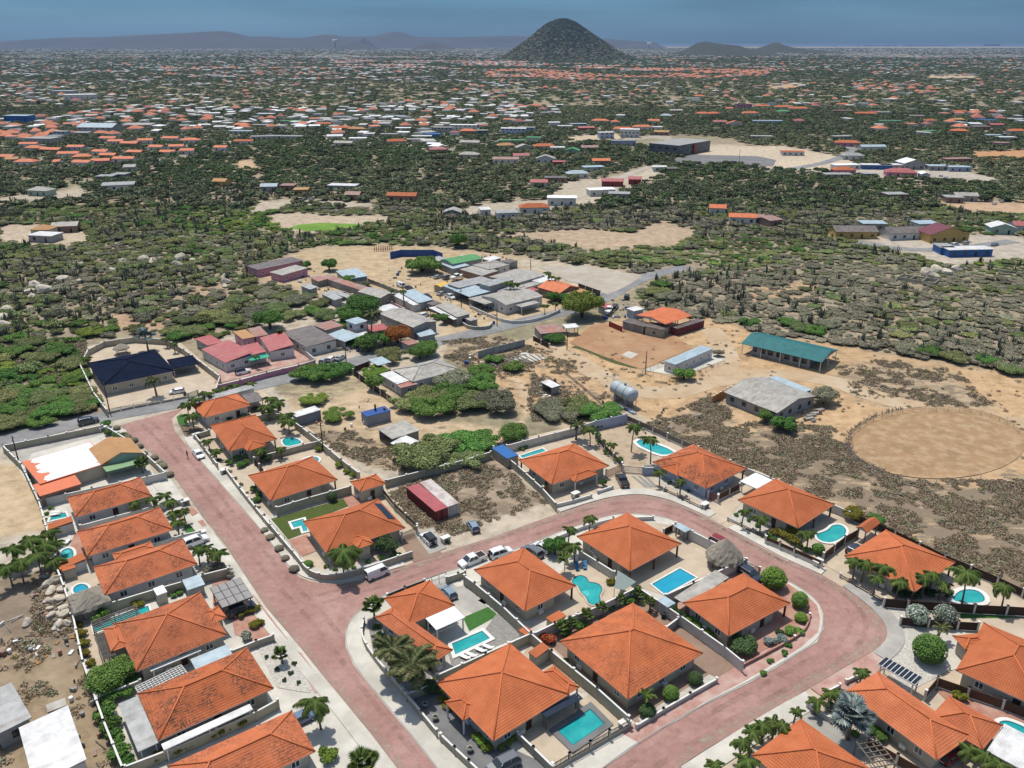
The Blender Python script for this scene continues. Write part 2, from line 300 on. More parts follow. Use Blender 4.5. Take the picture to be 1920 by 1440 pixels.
# ================================================================ builders
class MB:
 def __init__(s):s.v=[];s.f=[];s.mi=[];s.uv=[];s.has_uv=False;s.sm=[]
 def add(s,vs,fs,m=0,uvs=None,smooth=False):
  b=len(s.v);s.v.extend([tuple(v)for v in vs])
  for i,f in enumerate(fs):
   s.f.append(tuple(b+k for k in f));s.mi.append(m);s.sm.append(smooth)
   if uvs:s.uv.append(uvs[i]);s.has_uv=True
   else:s.uv.append([(0,0)]*len(f))
  return s
 def box(s,x0,y0,z0,x1,y1,z1,m=0):
  v=[(x0,y0,z0),(x1,y0,z0),(x1,y1,z0),(x0,y1,z0),(x0,y0,z1),(x1,y0,z1),(x1,y1,z1),(x0,y1,z1)]
  return s.add(v,[(3,2,1,0),(4,5,6,7),(0,1,5,4),(1,2,6,5),(2,3,7,6),(3,0,4,7)],m)
 def obox(s,a,b,w,z0,z1,m=0,ext=.0,zb=None):
  """bar from a to b (2-D), width w, between heights z0 and z1; zb = (z0, z1) at the b end"""
  a=Vector((a[0],a[1]));b=Vector((b[0],b[1]));d=(b-a)
  if d.length<1e-6:return s
  d.normalize();n=Vector((-d.y,d.x))*w/2;a=a-d*ext;b=b+d*ext
  q0,q1=zb or(z0,z1)
  v=[(*(a-n),z0),(*(b-n),q0),(*(b+n),q0),(*(a+n),z0),(*(a-n),z1),(*(b-n),q1),(*(b+n),q1),(*(a+n),z1)]
  return s.add(v,[(3,2,1,0),(4,5,6,7),(0,1,5,4),(1,2,6,5),(2,3,7,6),(3,0,4,7)],m)
 def prism(s,poly,z0,z1,m=0,mtop=None,bottom=True):
  n=len(poly);ar=sum(poly[i-1][0]*poly[i][1]-poly[i][0]*poly[i-1][1]for i in range(n))
  if ar<0:poly=poly[::-1]
  v=[(p[0],p[1],z0)for p in poly]+[(p[0],p[1],z1)for p in poly]
  s.add(v,[(i,(i+1)%n,n+(i+1)%n,n+i)for i in range(n)]+([tuple(range(n-1,-1,-1))]if bottom else[]),m)
  b=len(s.v)-2*n;s.f.append(tuple(b+n+i for i in range(n)));s.mi.append(m if mtop is None else mtop);s.uv.append([(0,0)]*n);s.sm.append(False)
  return s
 def sheet(s,poly,z,m=0):
  n=len(poly);ar=sum(poly[i-1][0]*poly[i][1]-poly[i][0]*poly[i-1][1]for i in range(n))
  if ar<0:poly=poly[::-1]
  return s.add([(p[0],p[1],z)for p in poly],[tuple(range(n))],m)
 def tube(s,pts,rs,n=6,m=0,cap=True,smooth=True):
  pts=[Vector(p)for p in pts]
  if not hasattr(rs,'__len__'):rs=[rs]*len(pts)
  v=[];up=Vector((0,0,1))
  for i,p in enumerate(pts):
   d=(pts[min(i+1,len(pts)-1)]-pts[max(i-1,0)]).normalized()
   a=d.cross(up if abs(d.z)<.95 else Vector((1,0,0))).normalized();b=d.cross(a)
   for k in range(n):
    t=2*math.pi*k/n;v.append(p+(a*math.cos(t)+b*math.sin(t))*rs[i])
  f=[(i*n+k,i*n+(k+1)%n,(i+1)*n+(k+1)%n,(i+1)*n+k)for i in range(len(pts)-1)for k in range(n)]
  s.add(v,f,m,smooth=smooth)
  if cap:b=len(s.v)-len(v);
  if cap:
   s.f.append(tuple(b+(len(pts)-1)*n+k for k in range(n)));s.mi.append(m);s.uv.append([(0,0)]*n);s.sm.append(False)
   s.f.append(tuple(b+k for k in range(n-1,-1,-1)));s.mi.append(m);s.uv.append([(0,0)]*n);s.sm.append(False)
  return s
 def cyl(s,x,y,z0,z1,r,n=12,m=0,r2=None):
  return s.tube([(x,y,z0),(x,y,z1)],[r,r if r2 is None else r2],n,m)
 def mesh(s,name,mats):
  me=bpy.data.meshes.new(name);me.from_pydata(s.v,[],s.f)
  for m in(mats if isinstance(mats,(list,tuple))else[mats]):me.materials.append(M[m]if isinstance(m,str)else m)
  me.polygons.foreach_set('material_index',s.mi);me.polygons.foreach_set('use_smooth',s.sm)
  if s.has_uv:
   u=me.uv_layers.new(name='UVMap');u.data.foreach_set('uv',[c for f in s.uv for p in f for c in p])
  me.update();return me
 def build(s,name,mats,parent=None,loc=None,rot=None,mod=None):
  return put(name,s.mesh(name,mats),parent,loc,rot)
def put(name,me,parent=None,loc=None,rot=None,scale=None):
 o=bpy.data.objects.new(name,me);COL.objects.link(o)
 if parent:o.parent=parent
 if loc is not None:o.location=loc
 if rot is not None:o.rotation_euler=(0,0,rot)if not hasattr(rot,'__len__')else rot
 if scale is not None:o.scale=scale if hasattr(scale,'__len__')else(scale,)*3
 return o
def tag(o,label=None,cat=None,group=None,kind=None):
 if label:o['label']=label
 if cat:o['category']=cat
 if group:o['group']=group
 if kind:o['kind']=kind
 return o
def thing(name,label,cat,loc=(0,0,0),rot=.0,group=None):
 return tag(put(name,None,None,loc,rot),label,cat,group)
def rot2(p,a):return Vector((p[0]*math.cos(a)-p[1]*math.sin(a),p[0]*math.sin(a)+p[1]*math.cos(a)))
def fit(corners,z):
 P=[W(c,z)for c in corners]
 if len(P)==3:P.append(P[0]+P[2]-P[1])
 c=sum(P,Vector((0,0)))/4
 e=(P[1]-P[0])+(P[2]-P[3]);g=(P[2]-P[1])+(P[3]-P[0])
 g2=Vector((g.y,-g.x))
 if g2.dot(e)<0:g2=-g2
 d=e.normalized()*e.length+g2.normalized()*g.length
 return c,math.atan2(d.y,d.x),e.length/4,g.length/4

# ---------------------------------------------------------------- roofs
def hip_mb(hx,hy,z0,rise,course=.36,lap=.035,apex=None):
 """hipped roof laid in lapped courses over a rectangle centred on the origin"""
 mb=MB();r=max(hx-hy,0)if apex is None else apex;q=max(hy-hx,0)
 run=min(hx,hy);n=max(3,int(math.hypot(run,rise)/course))
 sl=math.hypot(run,rise)
 for k in range(n):
  t0,t1=k/n,(k+1)/n
  for a in range(4):
   def cor(t,lift):
    X=hx*(1-t)+r*t;Y=hy*(1-t)+q*t;Z=z0+rise*t+lift
    c=[(X,-Y,Z),(X,Y,Z),(-X,Y,Z),(-X,-Y,Z)];return c[a],c[(a+1)%4]
   A,B=cor(t0,lap);D,Cc=cor(t1,0);A0,B0=cor(t0,0 if k else-.02)
   ax=1 if a%2==0 else 0
   def uv(p,v):return(p[ax],v+a*7.3)
   v0,v1=sl*t0,sl*t1
   mb.add([A,B,Cc,D,A0,B0],[(0,1,2,3),(4,5,1,0)],0,[[uv(A,v0),uv(B,v0),uv(Cc,v1),uv(D,v1)],[uv(A,v0),uv(B,v0),uv(B,v0),uv(A,v0)]])
 caps=MB();top=z0+rise+.05
 ends=[(r,0,top),(-r,0,top)]if hx>=hy else[(0,q,top),(0,-q,top)]
 for sx_,sy_ in((1,1),(1,-1),(-1,1),(-1,-1)):
  e_=min(ends,key=lambda p:(p[0]-hx*sx_)**2+(p[1]-hy*sy_)**2)
  caps.tube([(hx*sx_,hy*sy_,z0+.05),e_],.13,5)
 if r+q>.2:caps.tube(ends,.13,5)
 return mb,caps
def gable_mb(hx,hy,z0,rise,th=.12,m=0):
 """two slopes, ridge along x"""
 mb=MB()
 for s_ in(1,-1):
  a=[(-hx,s_*hy,z0),(hx,s_*hy,z0),(hx,0,z0+rise),(-hx,0,z0+rise)]
  if s_<0:a=[a[1],a[0],a[3],a[2]]
  b=[(x,y,z-th)for x,y,z in a]
  mb.add(a+b,[(0,1,2,3)[::-1],(7,6,5,4)[::-1],(0,1,5,4),(1,2,6,5),(3,0,4,7)],m)
 return mb
WINMESH={}
def win_mesh(w,h,frame='white_paint'):
 k=(round(w,1),round(h,1),frame)
 if k not in WINMESH:
  f=MB();t=.09
  f.box(-w/2,-.04,0,w/2,.05,t);f.box(-w/2,-.04,h-t,w/2,.05,h);f.box(-w/2,-.04,t,-w/2+t,.05,h-t);f.box(w/2-t,-.04,t,w/2,.05,h-t);f.box(-t/2,-.04,t,t/2,.05,h-t)
  f.box(-w/2-.06,-.06,-.07,w/2+.06,.1,-.003)
  g=MB();g.box(-w/2+t,-.02,t,w/2-t,.02,h-t)
  WINMESH[k]=(f.mesh('window',frame),g.mesh('pane','glass'))
 return WINMESH[k]
def windows_on(root,hx,hy,sides,w=1.2,h=1.15,z=1.,gap=3.4,frame='white_paint',door_side=None,cx=0,cy=0,door='wood_dark',maxn=6):
 for sd_ in sides:
  L=(hy if sd_ in(0,2)else hx)*2;n=min(maxn,max(1,int((L-.8)/gap)))
  ang={0:math.pi/2,1:math.pi,2:-math.pi/2,3:.0}[sd_]
  for i in range(n):
   u=(i+.5)/n*L-L/2+R.uniform(-.2,.2)
   p={0:(hx,u),1:(-u,hy),2:(-hx,-u),3:(u,-hy)}[sd_]
   # the window's outside faces -y in its own frame
   if door_side==sd_ and i==n//2:
    d=MB();d.box(-.5,-.05,.05,.5,.04,2.15);do=d.build('door',door,root,(cx+p[0],cy+p[1],0),ang)
    k=MB();k.box(.34,-.1,1.,.42,-.05,1.08);k.build('handle','steel',do)
    continue
   fm,gm=win_mesh(w,h,frame)
   wo=put('window',fm,root,(cx+p[0],cy+p[1],z),ang);put('pane',gm,wo)
VH={}
def villa(label,corners,eave=3.,pitch=.44,stain=.0,wall='stucco',porch=(),wings=(),over=.85,roofm='orange_tile',sides=(0,3,2,1),apex=None,pdepth=3.2,group='orange tiled villas of the estate'):
 c,a,hx,hy=fit(corners,eave)
 root=thing('villa',label,'villa',(c.x,c.y,0),a,group)
 rise=pitch*min(hx,hy);VH[root]=(hx,hy)
 mb,caps=hip_mb(hx,hy,eave,rise,apex=apex)
 ro=mb.build('roof',roofm,root);ro['stain']=float(stain)
 k_=caps.build('ridge_cap','ridge_tile',ro);k_['stain']=.0
 so=MB();so.box(-hx+.04,-hy+.04,eave-.16,hx-.04,hy-.04,eave-.025);so.build('fascia','coping_white',root)
 x0,x1,y0,y1=-hx+over,hx-over,-hy+over,hy-over
 for s_ in porch:
  if s_==0:x1-=pdepth
  if s_==1:y1-=pdepth
  if s_==2:x0+=pdepth
  if s_==3:y0+=pdepth
 wb=MB();wb.box(x0,y0,0,x1,y1,eave-.165);wb.build('wall',wall,root)
 for s_ in porch:
  L=(hy if s_ in(0,2)else hx)-.5;n=max(2,int(L*2/4.5)+1)
  fl=MB()
  if s_==0:fl.box(x1+.003,-hy+.5,.03,hx-.3,hy-.5,.14)
  if s_==3:fl.box(-hx+.5,-hy+.3,.03,hx-.5,y0-.003,.14)
  if fl.v:fl.build('porch_floor','concrete',root)
  for i in range(n):
   u=-L+2*L*i/(n-1);b=hx-.45;q=hy-.45
   p={0:(b,u),1:(u,q),2:(-b,u),3:(u,-q)}[s_]
   po=MB();po.box(-.13,-.13,0,.13,.13,eave-.17);po.build('post','wood_brown' if wall!='stucco_white' else 'coping_white',root,(p[0],p[1],0))
 windows_on(root,(x1-x0)/2,(y1-y0)/2,sides,cx=(x0+x1)/2,cy=(y0+y1)/2,door_side=R.choice([0,3]))
 for s_ in(3,0):
  ac=MB();ac.box(-.45,-.4,0,.45,0,.65);ac.cyl(0,-.42,.2,.45,.02,4)
  u=R.uniform(-.3,.3)
  p={0:(x1+.01,(y0+y1)/2+u*(y1-y0)),3:((x0+x1)/2+u*(x1-x0),y0-.01)}[s_]
  ac.build('air_conditioner','coping_white',root,(p[0],p[1],.3),{0:math.pi/2,3:0}[s_])
 inv=Matrix.Rotation(-a,2)
 for wg in wings:
  wc,wa,wx,wy=fit(wg['c'],wg.get('z',eave));l=inv@(wc-c);z=wg.get('z',eave)+wg.get('dz',-.06)
  if wg.get('gable'):
   g=gable_mb(wx,wy,z,wg.get('pitch',.42)*wy)if wx>=wy or wg.get('along')=='x' else gable_mb(wy,wx,z,wg.get('pitch',.42)*wx)
   g.build('porch_roof',wg.get('m',roofm),root,(l.x,l.y,0),wa-a+(0 if wx>=wy or wg.get('along')=='x' else math.pi/2))
  elif wg.get('flat'):
   g=MB();g.box(-wx,-wy,z-.12,wx,wy,z);g.build('canopy',wg.get('m','flat_white'),root,(l.x,l.y,0),wa-a)
  else:
   g,cp=hip_mb(wx,wy,z,wg.get('pitch',pitch)*min(wx,wy));o=g.build('wing_roof',wg.get('m',roofm),root,(l.x,l.y,0),wa-a);o['stain']=float(wg.get('stain',0));cp.build('ridge_cap','ridge_tile',o)
  if wg.get('wall',True):
   g=MB();g.box(-wx+.6,-wy+.6,0,wx-.6,wy-.6,z-.13);g.build('wing_wall',wall,root,(l.x,l.y,0),wa-a)
  else:
   for sx_ in(1,-1):
    for sy_ in(1,-1):
     g=MB();g.box(-.1,-.1,0,.1,.1,z-.13);p=rot2(((wx-.25)*sx_,(wy-.25)*sy_),wa-a);g.build('post','coping_white',root,(l.x+p.x,l.y+p.y,0),wa-a)
 return root
def shed(label,corners,h=3.,roof='flat',wall='stucco_white',roofm='metal_grey',name='house',cat='house',over=.3,rise=None,wins=(0,3),open_=(),ridge=None,posts=False,group=None,frame='white_paint',wz=1.,ww=1.2,wh=1.1,gap=3.6,tilt=.35,door_side=None,parts=()):
 """a building from the corners of its roof at height h: flat, lean-to (mono), gabled or hipped"""
 c,a,hx,hy=fit(corners,h)
 root=thing(name,label,cat,(c.x,c.y,0),a,group)
 if roof=='flat':
  g=MB();g.box(-hx,-hy,h-.15,hx,hy,h);g.build('roof',roofm,root);wt=h-.153
 elif roof=='mono':
  g=MB();g.obox((0,-hy),(0,hy),hx*2,h-.12-tilt/2,h-tilt/2,zb=(h-.12+tilt/2,h+tilt/2));g.build('roof',roofm,root);wt=h-.13-tilt/2
 elif roof=='gable':
  lx=(hx>=hy)if ridge is None else ridge=='x';A,B=(hx,hy)if lx else(hy,hx);rr=rise if rise is not None else .2*B
  g=gable_mb(A,B,h,rr);g.build('roof',roofm,root,None,0 if lx else math.pi/2)
  w_=MB();q=B-over;zz=rr*(1-q/B)
  for s_ in(1,-1):
   w_.add([(s_*(A-over),-q,h-.15),(s_*(A-over),q,h-.15),(s_*(A-over),q,h+zz-.14),(s_*(A-over),0,h+rr-.14),(s_*(A-over),-q,h+zz-.14)],[(0,1,2,3,4)])
  w_.build('gable_end',wall,root,None,0 if lx else math.pi/2);wt=h-.15
 else:
  rr=rise if rise is not None else .3*min(hx,hy)
  tl=roofm.endswith('tile')
  g,cp=hip_mb(hx,hy,h,rr,course=.5 if not tl else .36,lap=.05 if tl else .0);o=g.build('roof',roofm,root);o['stain']=.3;cp.build('ridge_cap','ridge_tile' if tl else roofm,o)
  g=MB();g.box(-hx+.05,-hy+.05,h-.14,hx-.05,hy-.05,h-.025);g.build('fascia','coping_white',root);wt=h-.145
 wx,wy=hx-over,hy-over
 if not posts:
  if not open_:
   g=MB();g.box(-wx,-wy,0,wx,wy,wt);g.build('wall',wall,root)
  else:
   for s_ in range(4):
    if s_ in open_:continue
    g=MB()
    if s_==0:g.box(wx-.15,-wy,0,wx,wy,wt)
    if s_==2:g.box(-wx,-wy,0,-wx+.15,wy,wt)
    if s_==1:g.box(-wx+.155,wy-.15,0,wx-.155,wy,wt)
    if s_==3:g.box(-wx+.155,-wy,0,wx-.155,-wy+.15,wt)
    g.build('wall',wall,root)
  w2=[s_ for s_ in wins if s_ not in open_]
  if w2:windows_on(root,wx,wy,w2,z=wz,frame=frame,w=ww,h=wh,gap=gap,door_side=door_side)
 if posts or open_:
  nx=max(2,int(2*wx/5)+1);ny=max(2,int(2*wy/5)+1)
  for i in range(nx):
   for j in range(ny):
    if i not in(0,nx-1)and j not in(0,ny-1):continue
    x=-wx+.1+(2*wx-.2)*i/(nx-1);y=-wy+.1+(2*wy-.2)*j/(ny-1)
    if open_ and not((i==nx-1 and 0 in open_)or(i==0 and 2 in open_)or(j==0 and 3 in open_)or(j==ny-1 and 1 in open_)):continue
    g=MB();g.box(-.09,-.09,0,.09,.09,wt);g.build('post','wood_grey' if posts!='white' else 'coping_white',root,(x,y,0))
 for pn,pf in parts:pf(root,hx,hy,h)
 return root

# ---------------------------------------------------------------- ground sheets, walls, pools
LEVEL=[0]
def sheet(name,px,mat,lift=None,z=.0,label=None,raised=False,kind='structure'):
 """a patch of paving traced from the photograph, laid as its own thin sheet (or a raised slab)"""
 P=[W(p,z)for p in px];LEVEL[0]+=1
 zz=(.012+.004*(min(LEVEL[0],9+(LEVEL[0]-9)%20)if lift is None else lift))+z
 mb=MB()
 if raised:mb.prism([tuple(p)for p in P],-.05,zz,0,bottom=False)
 else:mb.sheet([tuple(p)for p in P],zz)
 o=mb.build(name,mat);tag(o,kind=kind)
 if label:o['label']=label
 return o
def smooth_line(P,it=2):
 for _ in range(it):
  Q=[P[0]]
  for a,b in zip(P[:-1],P[1:]):Q+=[a*.75+b*.25,a*.25+b*.75]
  Q.append(P[-1]);P=Q
 return P
def strip(name,px,width,mat,z=.02,offset=.0,h=None,kind='structure',it=2):
 P=smooth_line([W(p)for p in px],it);mb=MB();L=[];Rr=[]
 for i,p in enumerate(P):
  d=(P[min(i+1,len(P)-1)]-P[max(i-1,0)]).normalized();n=Vector((-d.y,d.x))
  L.append(p+n*(offset+width/2));Rr.append(p+n*(offset-width/2))
 for i in range(len(P)-1):
  q=[(*Rr[i],z),(*Rr[i+1],z),(*L[i+1],z),(*L[i],z)]
  if h is None:mb.add(q,[(0,1,2,3)])
  else:
   mb.add(q+[(x,y,-.05)for x,y,_ in q],[(0,1,2,3),(0,4,5,1),(2,6,7,3)])
 return tag(mb.build(name,mat),kind=kind)
def wall_run(label,px,h=1.8,t=.18,mat='wall_paint',cap='coping_white',pier=4.5,at='top',style='solid',pm=None,name='boundary_wall',cat='wall',pierh=.15,base=.6,closed=False,it=0,slatm='wood_brown',group=None):
 P=[W(p,h if at=='top' else 0)for p in px]
 if it:P=smooth_line(P,it)
 o=P[0];root=thing(name,label,cat,(o.x,o.y,0),0,group);pm=pm or mat
 for seg,(a,b)in enumerate(zip(P[:-1],P[1:])):
  a,b=a-o,b-o;L=(b-a).length;d=(b-a).normalized()
  n=1 if it else max(1,round(L/pier))
  for i in range(n):
   p,q=a+(b-a)*i/n,a+(b-a)*(i+1)/n
   if pier and not it:p2,q2=p+d*.14,q-d*.14
   else:p2,q2=p,q
   if style=='solid':
    g=MB();g.obox(p2,q2,t,0,h-.08);w_=g.build('wall_panel',mat,root)
    if cap:g=MB();g.obox(p2,q2,t+.08,h-.077,h);g.build('coping',cap,w_)
   elif style=='slat':
    if base:g=MB();g.obox(p2,q2,t,0,base);g.build('wall_panel',mat,root)
    g=MB();zz=base+.05
    g.obox(p2,q2,.03,zz,h-.1,1)
    while zz<h-.1:g.obox(p2,q2,.07,zz+.015,min(zz+.135,h));zz+=.16
    tag(g.build('slat_panel',[slatm,'dark_frame'],root),kind='stuff')
   elif style=='vslat':
    if base:g=MB();g.obox(p2,q2,t,0,base);g.build('wall_panel',mat,root)
    g=MB();g.obox(p2,q2,.05,base+.05,base+.13);g.obox(p2,q2,.05,h-.15,h-.08)
    m_=int((q2-p2).length/.2)
    for k in range(m_):
     c_=p2+(q2-p2)*(k+.5)/m_;g.obox(c_-d*.035,c_+d*.035,.06,base+.02,h-.05)
    tag(g.build('slat_panel',slatm,root),kind='stuff')
   elif style=='rail':
    for zz in(.25,.6):
     g=MB();g.obox(p2,q2,.07,zz*h/.9,(zz+.16)*h/.9);g.build('rail',slatm,root)
   elif style=='mesh':
    g=MB();g.obox(p2,q2,.05,h-.08,h-.02);g.obox(p2,q2,.03,h*.5,h*.5+.03)
    if base:g.obox(p2,q2,t,0,base,1)
    g.build('rail',[slatm,mat],root)
  if pier:
   for i in range(n+1):
    if it and(i or seg%4):continue
    p=a+(b-a)*i/n;g=MB();w=.3 if style!='mesh' else .1
    if style in('rail','mesh'):w=max(.1,w*.7)
    ang=math.atan2(d.y,d.x)
    g.box(-w/2,-w/2,0,w/2,w/2,h+pierh);
    if style!='mesh':g.box(-w/2-.05,-w/2-.05,h+pierh+.002,w/2+.05,w/2+.05,h+pierh+.07,1)
    g.build('pier',[pm,'coping_white'],root,(p.x,p.y,0),ang)
 return root
def pool(label,px,mat='pool_teal',cop='coping_white',w=.45,ledge=None,it=0,deck=.17):
 P=[W(p,deck)for p in px];c=sum(P,Vector((0,0)))/len(P);Q=[p-c for p in P]
 if it:
  Q=Q+[Q[0]];Z=Q[:]
  for _ in range(it):
   N_=[]
   for a,b in zip(Z[:-1],Z[1:]):N_+=[a*.75+b*.25,a*.25+b*.75]
   Z=N_+[N_[0]]
  Q=Z[:-1]
 root=thing('swimming_pool',label,'swimming pool',(c.x,c.y,0))
 ar=sum(Q[i-1].x*Q[i].y-Q[i].x*Q[i-1].y for i in range(len(Q)))
 if ar<0:Q=Q[::-1]
 n=len(Q);O=[]
 for i in range(n):
  d0=(Q[i]-Q[i-1]).normalized();d1=(Q[(i+1)%n]-Q[i]).normalized();nn=(Vector((d0.y,-d0.x))+Vector((d1.y,-d1.x)))
  nn=nn.normalized()/max(.5,math.cos(d0.angle(d1,0)/2));O.append(Q[i]+nn*w)
 g=MB();zt=deck+.06;zw=deck-.02
 for i in range(n):
  j=(i+1)%n
  g.add([(*Q[i],zt),(*O[i],zt),(*O[j],zt),(*Q[j],zt),(*Q[i],zw-.04),(*Q[j],zw-.04),(*O[i],0),(*O[j],0)],[(0,1,2,3),(4,0,3,5),(1,6,7,2)])
 g.build('coping',cop,root)
 g=MB();g.sheet([tuple(q)for q in Q],zw);g.build('water',mat,root)
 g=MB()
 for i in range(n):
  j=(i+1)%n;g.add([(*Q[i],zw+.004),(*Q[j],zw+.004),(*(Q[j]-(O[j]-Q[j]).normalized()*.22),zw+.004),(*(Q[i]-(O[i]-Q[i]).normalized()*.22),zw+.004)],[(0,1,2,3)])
 g.build('wall_shade_band','pool_wall_shade',root)  # darker rim colour painted in for the shade of the pool walls
 if ledge:
  g=MB();g.sheet([tuple(W(p,deck)-c)for p in ledge],zw+.006);g.build('shallow_step','pool_ledge',root)
 return root
# ---------------------------------------------------------------- cars
CARS={}
def car_meshes(kind,color):
 k=(kind,color)
 if k in CARS:return CARS[k]
 # side outline (x forward, z): lower body, cabin bottom/top stations
 spec=dict(
 hatch=(4.1,1.74,.95,1.47,(-2.,-1.55,.35,1.15)),suv=(4.75,1.9,1.12,1.78,(-2.3,-2.,.45,1.2)),
 sedan=(4.5,1.78,.95,1.42,(-1.75,-1.1,.35,1.15)),jeep=(4.2,1.85,1.15,1.85,(-2.,-1.95,.35,.65)),
 van=(4.4,1.75,1.15,1.95,(-2.18,-2.1,1.25,2.)),pickup=(5.4,1.9,1.12,1.82,(-.95,-.65,.75,1.55)))[kind]
 L,Wd,belt,top,cab=spec;h=L/2;b=MB()
 hood=belt-(.02 if kind in('van',)else .08)
 prof=[(-h,.45),(-h+.02,belt-.12),(-h+.12,belt),(cab[3],belt),(h-.35,hood-.08),(h-.05,hood-.25),(h,.5),(h-.1,.25),(-h+.15,.25)]
 nP=len(prof)
 rows=[(-1,.90,.0),(-1,1.,.0),(1,1.,.0),(1,.90,.0)]
 ys=[-Wd/2,-Wd/2+.1,Wd/2-.1,Wd/2]
 vs=[]
 for r_,y in enumerate(ys):
  for x,z in prof:
   e_=r_ in(0,3);vs.append((x*(.955 if e_ else 1),y,z-(.06 if e_ and z>.6 else 0)+(.03 if e_ and z<.3 else 0)))
 fs=[(r_*nP+i,r_*nP+(i+1)%nP,(r_+1)*nP+(i+1)%nP,(r_+1)*nP+i)for r_ in range(3)for i in range(nP)]
 b.add(vs,fs);b.add([vs[i]for i in range(nP)],[tuple(range(nP))]);b.add([vs[3*nP+i]for i in range(nP)],[tuple(range(nP-1,-1,-1))])
 if kind=='pickup':
  b.box(-h+.1,-Wd/2+.12,belt+.003,cab[0]-.05,Wd/2-.12,belt+.03,1)
  for s_ in(-1,1):b.box(-h+.05,s_*(Wd/2-.06)-.05,belt-.02,cab[0],s_*(Wd/2-.06)+.05,belt+.1)
  b.box(-h+.04,-Wd/2+.12,belt-.02,-h+.14,Wd/2-.12,belt+.1)
 body=b.mesh('body',['car_'+color,'black_rubber'])
 x0,x1,x2,x3=cab;w0,w1=Wd/2-.09,Wd/2-.24
 g=MB();zb,zt=belt-.01,top-.06
 if kind=='van':x2=1.3
 v=[(x0,-w0,zb),(x3,-w0,zb),(x3,w0,zb),(x0,w0,zb),(x1,-w1,zt),(x2,-w1,zt),(x2,w1,zt),(x1,w1,zt)]
 g.add(v,[(0,1,5,4),(1,2,6,5),(2,3,7,6),(3,0,4,7)])
 glass=g.mesh('glasshouse','glass')
 g=MB();v=[(x1-.06,-w1-.03,zt),(x2+.06,-w1-.03,zt),(x2+.06,w1+.03,zt),(x1-.06,w1+.03,zt),(x1+.08,-w1+.1,top),(x2-.1,-w1+.1,top),(x2-.1,w1-.1,top),(x1+.08,w1-.1,top)]
 g.add(v,[(3,2,1,0),(4,5,6,7),(0,1,5,4),(1,2,6,5),(2,3,7,6),(3,0,4,7)])
 def pil(xb,xt,wd=.06):
  for s_ in(-1,1):g.tube([(xb,s_*(w0+.01),zb),(xt,s_*(w1+.01),zt+.01)],wd,4)
 pil(x0+.03,x1+.03,.09);pil(x3-.03,x2-.03);mid=(x0+x3)/2;pil(mid-.1,(x1+x2)/2-.05)
 if kind=='van':
  for s_ in(-1,1):g.add([(x0+.02,s_*(w0+.015),zb),(.3,s_*(w0+.015),zb),(.3,s_*(w1+.015),zt),(x1,s_*(w1+.015),zt)],[(0,1,2,3)])
 if kind=='suv' or kind=='jeep':g.box(x1+.2,-w1+.02,top+.03,x2-.2,-w1+.08,top+.07);g.box(x1+.2,w1-.08,top+.03,x2-.2,w1-.02,top+.07)
 roofc='black' if kind=='jeep' else color
 roof=g.mesh('roof','car_'+roofc)
 wr=.36 if kind in('suv','pickup','jeep')else .31
 t=MB();t.tube([(0,-.11,0),(0,.11,0)],wr,14);ty=t.mesh('tyre','black_rubber')
 t=MB();t.tube([(0,-.12,0),(0,.12,0)],wr*.6,10);ri=t.mesh('rim','steel')
 l=MB();l.box(-.06,-.2,-.08,.04,.2,.08);hl=l.mesh('headlight','lamp_glass');tl_=l.mesh('tail_light','tail_glass')
 l=MB();l.box(-.04,-.26,-.06,.02,.26,.06);pl=l.mesh('number_plate','coping_white')
 l=MB();l.box(-.08,-.1,-.07,.06,.1,.08);mi_=l.mesh('mirror','car_'+roofc)
 l=MB();l.box(-.08,-Wd/2+.15,-.1,.03,Wd/2-.15,.12);bp=l.mesh('bumper','black_rubber')
 CARS[k]=(spec,body,glass,roof,ty,ri,hl,tl_,pl,mi_,bp,wr);return CARS[k]
def car(kind,color,rear,front,label,at=.5,z=.0,name='parked_car',cat='car',group='parked cars',spare=False,off=.0,parts=True):
 a,b=W(rear,at),W(front,at);c=(a+b)/2;d=b-a;ang=math.atan2(d.y,d.x)
 spec,body,glass,roof,ty,ri,hl,tl_,pl,mi_,bp,wr=car_meshes(kind,color)
 L,Wd=spec[0],spec[1]
 root=thing(name,label,cat,(c.x,c.y,z+.02),ang,group)
 put('body',body,root);put('glasshouse',glass,root);put('roof',roof,root)
 if parts:
  for x in(-L*.31,L*.32):
   for y in(-Wd/2+.1,Wd/2-.1):
    w_=put('wheel',ty,root,(x,y,wr));put('rim',ri,w_)
  for y in(-Wd/2+.3,Wd/2-.3):
   put('headlight',hl,root,(L/2-.09,y,.68));put('tail_light',tl_,root,(-L/2+.03,y,.8))
  for y in(-Wd/2-.06,Wd/2+.06):put('mirror',mi_,root,(spec[4][3]-.25,y,spec[2]+.05))
  put('bumper',bp,root,(L/2-.02,0,.38));put('bumper',bp,root,(-L/2+.06,0,.42));put('number_plate',pl,root,(-L/2-.01,0,.62))
 else:
  for x in(-L*.31,L*.32):
   for y in(-Wd/2+.1,Wd/2-.1):put('wheel',ty,root,(x,y,wr))
 if spare:t=MB();t.tube([(-L/2-.22,.1,.95),(-L/2-.02,.1,.95)],.36,14);t.build('spare_wheel','black_rubber',root)
 return root
